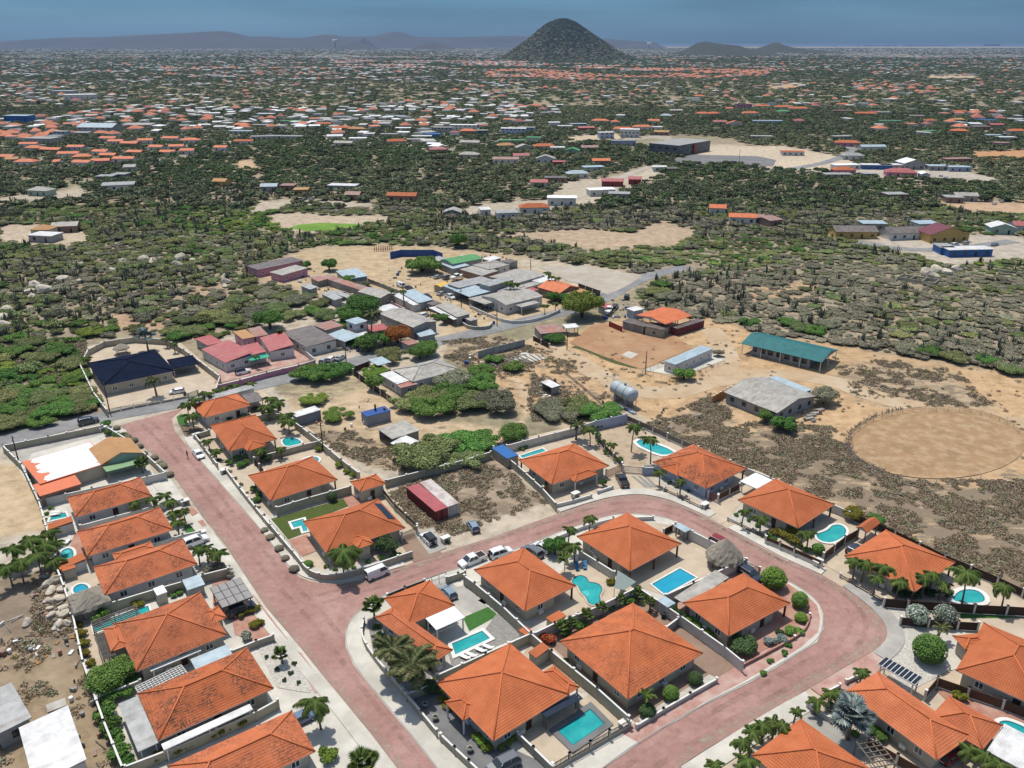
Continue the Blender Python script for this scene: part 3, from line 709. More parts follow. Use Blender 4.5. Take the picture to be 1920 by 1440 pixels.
# ---------------------------------------------------------------- plants
def leaf_arrays(n,lobes,size,rs,flat=.35,up=-.25,inner=.75):
 lob=np.array(lobes,float);wt=lob[:,3]*lob[:,4];idx=rs.choice(len(lob),n,p=wt/wt.sum())
 d=rs.normal(size=(n,3));d/=np.linalg.norm(d,axis=1)[:,None];d[:,2]=np.where(d[:,2]<up,-d[:,2],d[:,2])
 rr=rs.uniform(inner,1.,n)**.7
 c=lob[idx,:3]+d*lob[idx,3:6]*rr[:,None]
 nn=d*.8+rs.normal(size=(n,3))*flat+np.array([0,0,.55]);nn/=np.linalg.norm(nn,axis=1)[:,None]
 a=np.cross(nn,rs.normal(size=(n,3)));a/=np.linalg.norm(a,axis=1)[:,None]+1e-9;b=np.cross(nn,a)
 s=size*rs.uniform(.6,1.3,n)[:,None];w=s*rs.uniform(.45,.8,n)[:,None]
 v=np.stack([c-a*s,c-b*w,c+a*s,c+b*w],1).reshape(-1,3)
 return np.concatenate([v]+[core(l,inner*.93)for l in lob])if n>100 else v
def core(l,k):
 """filler shell added inside a lobe of the crown, darkening its see-through gaps"""
 o=[]
 for i in range(4):
  for j in range(8):
   q=[]
   for(p_,t_)in((i,j),(i,j+1),(i+1,j+1),(i+1,j)):ph,th=-.5+p_*2.07/4,t_*math.pi/4+i*.3;q.append((l[0]+l[3]*k*math.cos(ph)*math.cos(th),l[1]+l[4]*k*math.cos(ph)*math.sin(th),l[2]+l[5]*k*math.sin(ph)))
   o+=q
 return np.array(o)
def leaf_mesh(name,v,mat,extra=None):
 n=len(v)//4;me=bpy.data.meshes.new(name);ev,ef=([],[])
 me.vertices.add(len(v));me.vertices.foreach_set('co',v.ravel())
 me.loops.add(len(v));me.loops.foreach_set('vertex_index',np.arange(len(v)))
 me.polygons.add(n);me.polygons.foreach_set('loop_start',np.arange(n)*4);me.polygons.foreach_set('loop_total',np.full(n,4))
 me.update(calc_edges=True);me.materials.append(M[mat]);return me
def rand_lobes(rs,n,R_,H,zc,spread=.6,lr=.45):
 out=[]
 for i in range(n):
  a=rs.uniform(0,6.28);r=R_*spread*math.sqrt(rs.uniform(.05,1));s=R_*lr*rs.uniform(.7,1.25)
  out.append((r*math.cos(a),r*math.sin(a),zc+H*rs.uniform(-.15,.2)*(1-r/R_),s,s,H*rs.uniform(.35,.55)))
 return out
PROTO={}
def proto(kind,var=0):
 """(crown mesh, trunk mesh) of unit size: crown radius 1"""
 k=(kind,var)
 if k in PROTO:return PROTO[k]
 rs=np.random.RandomState(abs(hash(kind))%1000*0+sum(map(ord,kind))*7+var)
 t=MB()
 mat=kind.split(':')[1];kd=kind.split(':')[0]
 if kd=='umbrella':      # wide flat crown of a wind-shaped thorn tree
  lb=[(l[0]*1.,l[1],l[2],l[3]*1.1,l[4],l[5]*.75)for l in rand_lobes(rs,11,1.,.5,.40,.66,.38)]
  v=leaf_arrays(2600,lb,.06,rs,.6,-.45)
  for i in range(5):
   l=lb[i];t.tube([(0,0,0),(l[0]*.3,l[1]*.3,.25),(l[0],l[1],l[2])],[.045,.035,.012],5)
 elif kd=='bigumbrella':
  lb=[(l[0],l[1],l[2],l[3],l[4],l[5]*.7)for l in rand_lobes(rs,18,1.,.55,.42,.7,.28)]
  v=leaf_arrays(9500,lb,.032,rs,.7,-.5)
  for i in range(7):
   l=lb[i];t.tube([(0,0,0),(l[0]*.3,l[1]*.3,.22),(l[0],l[1],l[2])],[.035,.025,.01],5)
 elif kd=='bigtree':
  lb=rand_lobes(rs,20,1.,.8,.7,.62,.33);v=leaf_arrays(9500,lb,.036,rs,.7,-.5)
  for i in range(6):
   l=lb[i];t.tube([(0,0,0),(l[0]*.15,l[1]*.15,.35),(l[0]*.8,l[1]*.8,l[2])],[.06,.045,.012],6)
 elif kd=='tree':
  lb=rand_lobes(rs,12,1.,.75,.72,.58,.42);v=leaf_arrays(3200,lb,.065,rs,.6,-.5)
  for i in range(5):
   l=lb[i];t.tube([(0,0,0),(l[0]*.15,l[1]*.15,.4),(l[0]*.8,l[1]*.8,l[2])],[.07,.05,.015],6)
 elif kd=='ball':        # clipped round bush
  lb=[(0,0,.75,.84,.84,.74)]+rand_lobes(rs,14,.95,.8,.8,.62,.36);v=leaf_arrays(4200,lb,.06,rs,.4,-.8,.9)
  t.tube([(0,0,0),(0,0,.7)],[.09,.05],6)
 elif kd=='bush':        # loose garden shrub
  lb=rand_lobes(rs,7,.95,.6,.5,.55,.42);v=leaf_arrays(1100,lb,.09,rs,.8,-.5,.6)
  for i in range(4):l=lb[i];t.tube([(0,0,0),(l[0]*.7,l[1]*.7,l[2])],[.04,.015],4)
 elif kd=='scrub':       # low thorn scrub, thin
  lb=rand_lobes(rs,8,1.,.5,.38,.65,.36);v=leaf_arrays(1300,lb,.07,rs,.9,-.3,.6)
  for i in range(5):l=lb[i];t.tube([(0,0,0),(l[0]*.8,l[1]*.8,l[2])],[.03,.01],4)
 elif kd=='clump':       # small heads of the distant woodland
  lb=rand_lobes(rs,6,1.,.55,.42,.6,.42);v=leaf_arrays(190,lb,.15,rs,.7,-.2,.75)
  t.tube([(0,0,0),(0,0,.4)],[.06,.03],4)
 crown=leaf_mesh(kd+'_crown',v,mat)
 if kd=='clump':pass
 PROTO[k]=(crown,t.mesh('trunk','trunk_bark'));return PROTO[k]
CROWNNAME=dict(umbrella='crown',tree='crown',ball='crown',bush='foliage',scrub='foliage',clump='foliage')
def plant(kind,p,r,label,name='tree',cat='tree',hz=1.,group=None,at=.0,var=None):
 w=W(p,at)if not isinstance(p,Vector)else p
 if r>3.9 and kind.split(':')[0]in('umbrella','tree'):kind='big'+kind
 v=R.randrange(3)if var is None else var;cm,tm=proto(kind,v)
 root=thing(name,label,cat,(w.x,w.y,0),R.uniform(0,6.28),group)
 c_=put('crown' if name.endswith('tree')else 'foliage',cm,root,scale=(r,r,r*hz));put('trunk',tm,root,scale=(r,r,r*hz)).name='trunk' if name.endswith('tree')else 'stem'
 return root
FR={}
def frond(kind,i):
 k=(kind,i)
 if k in FR:return FR[k]
 rs=np.random.RandomState(i*13+len(kind));g=MB()
 if kind in('coco','date','areca'):
  droop=dict(coco=[1.1,1.45,.75][i],date=[.8,1.1,.5][i],areca=[.6,.9,.3][i])[kind];n=22;pts=[]
  x=z=.0;an=dict(coco=.55,date=.75,areca=.95)[kind]-.3*i/2
  for k_ in range(n+1):
   pts.append((x,0,z));x+=math.cos(an)/n;z+=math.sin(an)/n;an-=droop*1.7/n
  g.tube(pts[::4]+[pts[-1]],[.016,.014,.012,.009,.006,.004,.003][:len(pts[::4])+1],3,cap=False)
  for k_ in range(2,n+1):
   f_=k_/n;L=(.30 if kind!='date' else .26)*math.sin(math.pi*min(1,f_*.8+.18))**.6+.03;P=Vector(pts[k_])
   d=(Vector(pts[k_])-Vector(pts[k_-1])).normalized()
   for s_ in(-1,1):
    for q in(0,.5):
     out=Vector((.45,0,0))*1.+Vector((0,s_,0));out=(d*.5+Vector((0,s_,0))+Vector((0,0,(-.75 if kind=='coco' else .1)+rs.uniform(-.25,.15)))).normalized()
     o_=P-d*q/n;tip=o_+out*L*rs.uniform(.8,1.1)+Vector((0,0,-L*.25));md=o_+out*L*.5;sd_=d*.017
     g.add([o_-sd_*.6,o_+sd_*.6,md+sd_*1.3,tip,md-sd_*1.3],[(0,1,2,3,4)])
 else:  # fan leaf
  g.tube([(0,0,0),(.3,0,.12),(.55,0,.16)],[.02,.015,.012],3,cap=False);n=18;c0=Vector((.52,0,.15));tilt=[.1,-.3,.5][i]
  for k_ in range(n):
   t0=-2.3+4.6*k_/n;t1=t0+4.6/n;tm_=(t0+t1)/2;L=.5*(1-.1*abs(tm_))
   def pt(t_,r_,up=0):return c0+Vector((math.cos(t_)*r_,math.sin(t_)*r_,up-tilt*math.cos(t_)*r_*.6-.35*r_*r_))
   g.add([c0,pt(t0,L*.65,-.02),pt(tm_,L,.0),pt(t1,L*.65,-.02),pt(tm_,L*.6,.035)],[(0,1,2,4),(0,4,2,3)])
 FR[k]=g.mesh('frond',dict(coco='palm_leaf',areca='palm_leaf',date='date_leaf',fan='palm_leaf',silver='leaf_silver')[kind if kind in('coco','areca','date','silver')else 'fan']);return FR[k]
TRK={}
def palm(p,h,r,label,kind='coco',n=None,lean=None,group='palms',at=None,name='palm_tree',cat='palm tree',stems=1):
 """p: photo pixel of the crown's heart at height h (or of the foot when at=0)"""
 w=W(p,h if at is None else at);la=R.uniform(0,6.28)if lean is None else lean;lo=.08*h
 base=(w.x-math.cos(la)*lo,w.y-math.sin(la)*lo)
 root=thing(name,label,cat,(base[0],base[1],0),0,group);n=n or dict(coco=15,date=22,areca=13,fan=20,silver=22)[kind]
 for s_ in range(stems):
  ox,oy,hh=(0,0,h)if s_==0 else(R.uniform(-1,1)*r*.5,R.uniform(-1,1)*r*.5,h*R.uniform(.55,.9))
  top=(ox+math.cos(la)*lo,oy+math.sin(la)*lo,hh);g=MB();tr=dict(coco=.13,date=.24,areca=.06,fan=.16,silver=.25)[kind]
  g.tube([(ox,oy,0),(ox+math.cos(la)*lo*.25,oy+math.sin(la)*lo*.25,hh*.5),top],[tr*1.3,tr,tr*.85],7);g.build('trunk','palm_bark',root)
  nn=n if s_==0 else max(7,n-4)
  for k in range(nn):
   i=2 if k<nn*.3 else(0 if k<nn*.65 else 1);az=k*2.399+R.uniform(-.45,.45);sc=r*R.uniform(.7,1.16)
   tp=(-1.05 if i==2 else-.5 if i==0 else .05)if kind in('fan','silver')else(.1 if i==1 else-.2 if i==2 else 0)
   put('frond',frond(kind,i),root,top,(R.uniform(-.15,.15),R.uniform(-.15,.15)+tp,az),sc)
 return root
ORD=['first','second','third','fourth','fifth','sixth','seventh','eighth','ninth','tenth','eleventh','twelfth','thirteenth','fourteenth']
def palms(pts,h,r,fmt,group,**k):
 for i,p in enumerate(pts):palm(p,h*R.uniform(.88,1.12),r*R.uniform(.9,1.1),fmt%ORD[i],group=group,**k)
def bushes(pts,r,fmt,group,kind='bush:leaf_green',name='garden_shrub',cat='shrub',**k):
 for i,p in enumerate(pts):plant(kind,p,r*R.uniform(.85,1.15),fmt%ORD[i],name,cat,group=group,**k)
CACT={}
def cactus_mesh(v):
 if v not in CACT:
  rs=random.Random(v+50);g=MB()
  for i in range(rs.randint(7,13)):
   a=rs.uniform(0,6.28);r=rs.uniform(.1,1.);x,y=r*math.cos(a),r*math.sin(a);h=rs.uniform(.5,1.)*(1.1-.35*r)*3.2
   g.tube([(x*.3,y*.3,0),(x*.9,y*.9,h*.3),(x*1.02,y*1.02,h*.8),(x*1.05,y*1.05,h)],[.12,.14,.13,.05],6)
  CACT[v]=g.mesh('columns','cactus_skin')
 return CACT[v]
# ================================================================ the ground
NTAB={}
def noise2(x,y,s,seed=0):
 """cheap smooth value noise, numpy"""
 if seed not in NTAB:NTAB[seed]=np.random.RandomState(seed).rand(256,256)
 T=NTAB[seed]
 u,v=x/s,y/s;i,j=np.floor(u).astype(int),np.floor(v).astype(int);fu,fv=u-i,v-j
 fu=fu*fu*(3-2*fu);fv=fv*fv*(3-2*fv);g=lambda a,b:T[a%256,b%256]
 return(g(i,j)*(1-fu)+g(i+1,j)*fu)*(1-fv)+(g(i,j+1)*(1-fu)+g(i+1,j+1)*fu)*fv
def fbm(x,y,s,seed=0):return sum(noise2(x,y,s/2**k,seed+k)*.5**k for k in range(5))/1.9375
SAND,PALE,TAN,RUST,BRUSH=(.45,.305,.175),(.50,.42,.31),(.36,.275,.18),(.36,.215,.12),(.19,.155,.11)
# (outline in photo pixels, colour, feather in pixels, amount of dry brush cover)
AREAS=[
 ([(-100,205),(400,200),(1050,205),(1260,225),(1260,262),(1040,262),(800,285),(460,268),(430,290),(180,318),(-100,310)],(.36,.32,.26),6,.3),
 ([(1300,195),(1560,195),(1960,190),(1960,268),(1700,262),(1560,235),(1300,240)],(.24,.21,.15),6,.3),
 ([(-100,108),(1960,108),(1960,150),(-100,155)],(.17,.16,.12),3,.3),
 ([(985,640),(1080,620),(1150,600),(1330,597),(1420,622),(1560,642),(1700,667),(1960,710),(1960,1130),(1830,1062),(1600,962),(1440,885),(1280,820),(1190,775),(1130,745),(1030,770),(930,720),(930,660)],SAND,7,.15),
 ([(1180,800),(1330,745),(1400,790),(1560,800),(1700,900),(1960,900),(1960,1140),(1830,1075),(1600,972),(1440,890),(1280,828)],(.39,.29,.19),18,.8),
 ([(1560,690),(1660,670),(1800,700),(1860,760),(1760,770),(1600,740)],TAN,14,.5),
 ([(930,700),(1010,650),(1090,690),(1190,760),(1080,770),(980,770)],SAND,8,.45),
 ([(830,640),(930,630),(1000,650),(1000,690),(900,700),(830,670)],TAN,8,.6),
 ([(530,745),(610,700),(700,700),(740,750),(810,790),(960,800),(985,770),(960,700),(1000,740),(980,810),(900,850),(760,880),(640,850),(560,790)],(.46,.35,.23),6,.2),
 ([(560,800),(640,800),(750,850),(760,885),(700,880),(600,830)],TAN,8,.6),
 ([(520,740),(640,700),(700,720),(640,740),(560,760)],(.36,.30,.19),6,.5),
 ([(470,530),(540,480),(600,462),(720,458),(830,466),(960,480),(1100,497),(1212,515),(1170,560),(1060,590),(800,645),(640,600),(600,560),(530,535)],(.42,.32,.205),5,.1),
 ([(560,560),(700,560),(830,600),(830,690),(620,700),(400,700),(380,640),(470,620)],(.42,.36,.28),5,.1),
 ([(505,400),(560,398),(620,404),(720,402),(735,412),(690,420),(655,432),(560,438),(515,424)],(.42,.34,.25),4,.2),
 ([(920,440),(1100,428),(1180,436),(1240,412),(1310,436),(1270,462),(1120,470),(1000,452)],(.40,.30,.21),6,.2),
 ([(1040,520),(1000,505),(950,490),(1000,484),(1150,503),(1215,517),(1160,555),(1100,545)],(.44,.38,.29),3,.0),
 ([(1395,545),(1440,520),(1520,530),(1510,560),(1420,565)],SAND,12,.5),
 ([(1600,600),(1700,560),(1730,600),(1640,630)],TAN,14,.6),
 ([(200,590),(260,585),(330,600),(300,620),(220,615)],(.42,.28,.18),8,.3),
 ([(330,540),(420,530),(440,580),(380,590)],(.38,.27,.18),10,.4),
 ([(20,640),(160,640),(170,720),(60,720),(0,700)],(.27,.22,.17),14,.6),
 ([(-60,870),(40,868),(80,920),(90,990),(-60,1020)],(.47,.36,.235),6,.05),
 ([(-60,1100),(110,1060),(140,1160),(200,1350),(240,1500),(-60,1500)],(.24,.185,.135),6,.5),
 ([(-60,1190),(60,1200),(150,1240),(210,1440),(-60,1440)],(.31,.235,.155),16,.25),
 ([(728,925),(800,885),(925,860),(1030,945),(930,975),(840,1010),(780,985)],(.33,.26,.19),5,.6),
 ([(790,1010),(930,970),(1045,940),(1060,962),(900,1010),(800,1048)],(.47,.40,.31),5,.1),
 ([(1040,795),(1120,790),(1175,785),(1240,800),(1260,830),(1200,880),(1130,860),(1110,830)],(.40,.31,.22),4,.1),
 ([(480,378),(560,372),(700,382),(710,392),(560,384),(490,400),(470,398)],(.42,.36,.28),3,.2),
 ([(0,255),(400,262),(430,290),(250,312),(90,315),(0,300)],(.30,.27,.22),5,.3),
 ([(200,312),(380,312),(370,326),(230,324)],(.38,.31,.24),4,.3),
 ([(300,332),(350,330),(360,345),(310,346)],(.40,.29,.20),4,.3),
 ([(0,420),(60,420),(150,425),(180,455),(90,462),(0,455)],(.42,.34,.25),5,.1),
 ([(0,370),(40,366),(150,350),(180,368),(100,378),(0,380)],(.40,.34,.26),4,.1),
 ([(1060,340),(1200,325),(1230,310),(1240,330),(1120,380),(1010,395),(860,402),(880,385),(1020,375)],(.42,.36,.28),3,.0),
 ([(1330,270),(1480,275),(1560,290),(1600,300),(1600,325),(1430,315),(1340,300),(1280,300)],(.48,.40,.30),3,.05),
 ([(1560,315),(1800,318),(1870,335),(1860,345),(1700,335),(1560,330)],(.42,.37,.31),3,.0),
 ([(1820,285),(1960,280),(1960,300),(1830,298)],(.42,.23,.12),3,.05),
 ([(1720,375),(1960,380),(1960,405),(1800,395)],(.42,.29,.19),5,.2),
 ([(1590,440),(1900,440),(1960,460),(1960,480),(1770,500),(1690,470)],(.40,.35,.29),4,.0),
 ([(1050,258),(1160,250),(1170,262),(1080,270)],(.48,.39,.27),2,.0),
 ([(440,300),(470,300),(490,318),(450,322)],(.48,.34,.21),3,.1),
 ([(1440,158),(1500,156),(1505,166),(1440,168)],(.42,.28,.17),2,.0),([(1740,140),(1830,140),(1830,148),(1740,148)],(.42,.33,.22),2,.0),
 ]
def build_ground():
 rows=list(np.arange(1900,300,-4.))+list(np.arange(300,100,-1.5))+list(np.arange(100,84,-.5))
 yy=(np.array(rows)-720)/F;t=HC/(ST+yy*CT);Y=(CT-yy*ST)*t
 Y=np.concatenate([[-400,-150,-60,0],Y[Y>12],[40000,70000]])
 cols=np.linspace(-1500,3400,620);dp=np.maximum(Y*CT+HC*ST,95)
 X=(cols[None,:]-960)/F*dp[:,None];YY=np.repeat(Y[:,None],len(cols),1)
 px,py=PXA(X,np.maximum(YY,5));n=X.size
 c=np.zeros((n,4),np.float32);xs,ys=X.ravel(),YY.ravel();px,py=px.ravel(),py.ravel()
 nz_=fbm(xs,ys,60.,3);n2=fbm(xs,ys,14.,9)
 base=np.array([.34,.275,.195])[None]*(.7+.6*nz_[:,None]);gr=np.array([.12,.135,.07])[None]
 k=np.clip((nz_-.35)*3,0,1)[:,None]*.6;base=base*(1-k)+gr*k;brush=np.full(n,.35)
 est=inpoly(px,py,[(-1500,845),(0,825),(240,775),(480,700),(560,770),(700,880),(920,850),(1180,770),(1420,880),(1960,1130),(3500,1900),(3500,2600),(-1500,2600)])
 base[est]=np.array([.42,.37,.30]);brush[est]=.1
 for poly,col,fe,br in AREAS:
  q=np.array(poly,float);m=(px>q[:,0].min()-fe*3)&(px<q[:,0].max()+fe*3)&(py>q[:,1].min()-fe*3)&(py<q[:,1].max()+fe*3)
  if not m.any():continue
  a,b=px[m],py[m];d=polydist(a,b,list(poly)+[poly[0]]);ins=inpoly(a,b,poly);sgn=np.where(ins,d,-d)+(n2[m]-.5)*fe*3
  w=np.clip(sgn/fe*.5+.5,0,1);w=w*w*(3-2*w);cc=np.array(col)[None]*(.85+.3*nz_[m][:,None])
  base[m]=base[m]*(1-w[:,None])+cc*w[:,None];brush[m]=brush[m]*(1-w)+br*w
 c[:,:3]=base;c[:,3]=brush
 nr_,nc=X.shape;idx=np.arange(n).reshape(nr_,nc)
 quads=np.stack([idx[:-1,:-1],idx[:-1,1:],idx[1:,1:],idx[1:,:-1]],-1).reshape(-1,4)
 me=bpy.data.meshes.new('ground');me.vertices.add(n);co=np.stack([xs,ys,np.zeros(n)],1);me.vertices.foreach_set('co',co.ravel())
 me.loops.add(quads.size);me.loops.foreach_set('vertex_index',quads.ravel());me.polygons.add(len(quads));me.polygons.foreach_set('loop_start',np.arange(len(quads))*4);me.polygons.foreach_set('loop_total',np.full(len(quads),4));me.update(calc_edges=True)
 at=me.attributes.new('soil','FLOAT_COLOR','POINT');at.data.foreach_set('color',c.ravel())
 m,N,L,P=nmat('soil');P.inputs['Roughness'].default_value=.95;P.inputs['Specular IOR Level'].default_value=.15
 a=N.new('ShaderNodeAttribute');a.attribute_name='soil';tc_=N.new('ShaderNodeTexCoord')
 n1=node(N,'ShaderNodeTexNoise',Scale=.25,Detail=10.,Roughness=.7);L.new(tc_.outputs['Object'],n1.inputs['Vector'])
 r1=ramp(N,[(.3,(.62,.6,.57)),(.5,(1,1,1)),(.7,(1.25,1.28,1.33))]);L.new(n1.outputs[0],r1.inputs[0])
 x1=N.new('ShaderNodeMix');x1.data_type='RGBA';x1.blend_type='MULTIPLY';x1.inputs[0].default_value=1;L.new(a.outputs['Color'],x1.inputs[6]);L.new(r1.outputs[0],x1.inputs[7])
 mp_=N.new('ShaderNodeMapping');mp_.inputs['Scale'].default_value=(.7,1.7,1);mp_.inputs['Rotation'].default_value=(0,0,.75);L.new(tc_.outputs['Object'],mp_.inputs[0])
 n3=node(N,'ShaderNodeTexNoise',Scale=.2,Detail=14.,Roughness=.74);L.new(mp_.outputs[0],n3.inputs['Vector'])
 ad=N.new('ShaderNodeMath');ad.operation='MULTIPLY_ADD';L.new(a.outputs['Alpha'],ad.inputs[0]);ad.inputs[1].default_value=.26;L.new(n3.outputs[0],ad.inputs[2])
 r3=ramp(N,[(.62,.0),(.68,.9)]);L.new(ad.outputs[0],r3.inputs[0])
 x2=N.new('ShaderNodeMix');x2.data_type='RGBA';L.new(r3.outputs[0],x2.inputs[0]);L.new(x1.outputs[2],x2.inputs[6]);x2.inputs[7].default_value=(.20,.158,.115,1)
 L.new(x2.outputs[2],P.inputs['Base Color'])
 b=node(N,'ShaderNodeBump',Strength=.5,Distance=.3);L.new(n3.outputs[0],b.inputs['Height']);L.new(b.outputs[0],P.inputs['Normal'])
 me.materials.append(m);o=put('ground',me);tag(o,kind='structure')
build_ground()

# hills and the sea behind the town
def ground_dist(py):return float(W((960,py)).y)
surf('hill_soil',(.10,.085,.06),(.045,.055,.03),.03,.95,1.,.06,stops=[(.36,(.12,.10,.065)),(.5,(.065,.068,.038)),(.62,(.04,.05,.026))])
surf('low_hill_soil',(.05,.05,.032),(.028,.033,.02),.02,.95)
surf('far_hill_soil',(.06,.05,.042),(.042,.04,.034),.002,.95)
def hill(name,prof,dist,depth,mat,rough=.0,seed=1):
 """a hill range from its skyline: pixels (x, y) of the crest seen at the given distance"""
 dpc=dist*CT+HC*ST;pts=[]
 for x,y in prof:
  X=(x-960)/F*dpc;tq=(720-y)/F;zz=HC+(-dist*ST+tq*dist*CT)/(CT+tq*ST);pts.append((X,max(0,zz)))
 pts=np.array(pts);n=max(60,len(prof)*14);xs=np.linspace(pts[0,0],pts[-1,0],n);hs=np.interp(xs,pts[:,0],pts[:,1])
 ker=np.hanning(9);ker/=ker.sum();hs2=np.convolve(np.pad(hs,4,mode='edge'),ker,'valid');hs=np.where(hs>0,hs2,0);hs[0]=hs[-1]=-2
 m_=44;V=[];Fc=[]
 for j in range(m_+1):
  v=(j/m_*2-1);pr=(1-abs(v))**.9*(.5+.5*math.cos(math.pi*abs(v)**1.))**.25
  nn2=(fbm(xs,np.full(n,dist+v*depth),depth*.35,seed)-.5)*rough
  for i in range(n):
   nn_=nn2[i]
   z=hs[i]*max(0,pr)*(1+nn_*min(1,3*abs(v)));V.append((xs[i],dist+v*depth,z-1. if abs(v)>.97 else z))
 for j in range(m_):
  for i in range(n-1):Fc.append((j*n+i,j*n+i+1,(j+1)*n+i+1,(j+1)*n+i))
 me=bpy.data.meshes.new(name);me.from_pydata(V,[],Fc);me.materials.append(M[mat]);me.polygons.foreach_set('use_smooth',[True]*len(Fc));me.update()
 return tag(put(name,me),kind='structure')
def cone_hill(name,prof,dist,mat,seed=4):
 """a lone round hill: its skyline gives the radius at each height"""
 dpc=dist*CT+HC*ST;z_of=lambda y:HC+(-dist*ST+(720-y)/F*dist*CT)/(CT+(720-y)/F*ST)
 pk=min(prof,key=lambda p:p[1]);cx=(pk[0]-960)/F*dpc;Lf=[(abs((x-pk[0])/F*dpc),z_of(y))for x,y in prof if x<=pk[0]][::-1];Rt=[(abs((x-pk[0])/F*dpc),z_of(y))for x,y in prof if x>=pk[0]]
 V=[];Fc=[];nr_,na=46,120;rs_=[]
 for i in range(nr_+1):
  f_=i/nr_
  for k in range(na):
   a=2*math.pi*k/na;w=.5+.5*math.cos(a);
   RL,RR=Lf[-1][0],Rt[-1][0];zl=np.interp(f_*RL,[q[0]for q in Lf],[q[1]for q in Lf]);zr=np.interp(f_*RR,[q[0]for q in Rt],[q[1]for q in Rt])
   r=f_*(RR*w+RL*(1-w));z=zr*w+zl*(1-w);X,Yv=cx+r*math.cos(a),dist+r*math.sin(a)
   nn_=(fbm(np.array([X]),np.array([Yv]),130.,seed)[0]-.5)*26*math.sin(math.pi*min(1,f_*1.1));g=math.sin(a*9+3*math.sin(a*2))*5*f_*(1-f_)*2
   V.append((X,Yv,max(-1,z+nn_*.7+g)if i else z))
 for i in range(nr_):
  for k in range(na):Fc.append((i*na+k,(i+1)*na+k,(i+1)*na+(k+1)%na,i*na+(k+1)%na))
 me=bpy.data.meshes.new(name);me.from_pydata(V,[],Fc);me.materials.append(M[mat]);me.polygons.foreach_set('use_smooth',[True]*len(Fc));me.update()
 HILLV.append((V,Fc));return tag(put(name,me),kind='structure')
HILLV=[]
cone_hill('hill',[(925,113),(940,109),(968,89),(993,72),(1007,58),(1027,44),(1047,35.5),(1060,35),(1077,42),(1093,53),(1113,67),(1133,79),(1153,92),(1173,103),(1190,109),(1200,112)],ground_dist(112),'hill_soil')
hill('hill',[(1270,100),(1288,92),(1305,80),(1322,78),(1345,82),(1368,84),(1385,86),(1400,91),(1420,96),(1450,100)],ground_dist(103.5),700,'low_hill_soil',.3,3)
hill('hill',[(1410,96),(1430,88),(1445,81),(1452,79),(1462,82),(1480,88),(1510,92),(1560,96)],ground_dist(99),800,'low_hill_soil',.3,5)
hill('hill',[(-500,84),(-200,82),(0,78),(60,74),(130,70),(190,70),(240,67),(300,64),(350,62),(400,59),(425,58),(445,62),(470,69),(500,68),(540,71),(570,71),(600,66),(625,64),(650,70),(690,72)],14500,1500,'far_hill_soil',.5,7)
hill('hill',[(560,84),(600,76),(640,69),(700,68),(722,63),(738,59),(755,60),(775,68),(810,70),(880,69),(960,67),(1000,68),(1090,72),(1140,73),(1180,76),(1230,79)],16500,1500,'far_hill_soil',.5,8)
hill('hill',[(625,90),(645,83),(668,78),(690,83),(712,90)],12500,700,'far_hill_soil',.3,9)
hill('hill',[(775,90),(797,83),(814,79),(832,83),(852,90)],12000,700,'far_hill_soil',.3,10)
g=MB();g.sheet([(2500,22000),(90000,22000),(90000,60000),(2500,60000)],1.5);surf('sea_water',(.02,.06,.11),(.02,.055,.10),.001,.35,spec=.3);tag(g.build('sea','sea_water'),kind='structure')

# ================================================================ roads and pavements
ROAD=[(-260,885),(-100,850),(0,827),(90,806),(190,782),(300,762),(400,745),(480,722),(530,712),(600,697),(650,682),(705,668),(760,655),(815,642),(925,617),(990,601),(1057,586),(1100,574),(1140,556),(1180,532),(1212,519),(1245,510),(1290,500)]
sheet('courtyard',[(5,835),(192,797),(232,803),(262,850),(310,920),(375,965),(447,1060),(500,1140),(560,1210),(650,1320),(745,1440),(800,1520),(280,1560),(230,1440),(194,1351),(155,1240),(133,1157),(85,985),(72,937)],'concrete_pale')
sheet('courtyard',[(360,800),(322,787),(345,745),(480,722),(545,775),(680,885),(725,905),(790,990),(800,1046),(729,1072),(607,1094),(562,1080),(518,1030),(479,983),(412,907)],'paving_sand')
sheet('courtyard',[(925,835),(1070,800),(1150,880),(1175,905),(1205,925),(1100,943),(1042,955),(1017,915)],'paving_sand')
sheet('courtyard',[(1190,790),(1280,825),(1400,877),(1597,960),(1773,1040),(1960,1125),(1960,1600),(1640,1500),(1276,1437),(1440,1334),(1579,1254),(1660,1200),(1654,1165),(1593,1109),(1475,1052),(1325,970),(1237,930),(1170,900),(1240,870)],'paving_sand')
strip('asphalt_road',ROAD,7.2,'asphalt',z=.075)
strip('asphalt_road',[(1900,452),(1800,466),(1700,470),(1600,452)],7,'asphalt',z=.07)
strip('asphalt_road',[(1220,312),(1180,325),(1130,350),(1060,380),(980,398),(880,400)],7,'grey_dirt',z=.06)
strip('asphalt_road',[(1380,322),(1480,318),(1550,305),(1590,290),(1600,280),(1570,268),(1510,252)],9,'asphalt',z=.06)
strip('asphalt_road',[(1480,318),(1600,322),(1750,328),(1870,340)],8,'grey_dirt',z=.055)
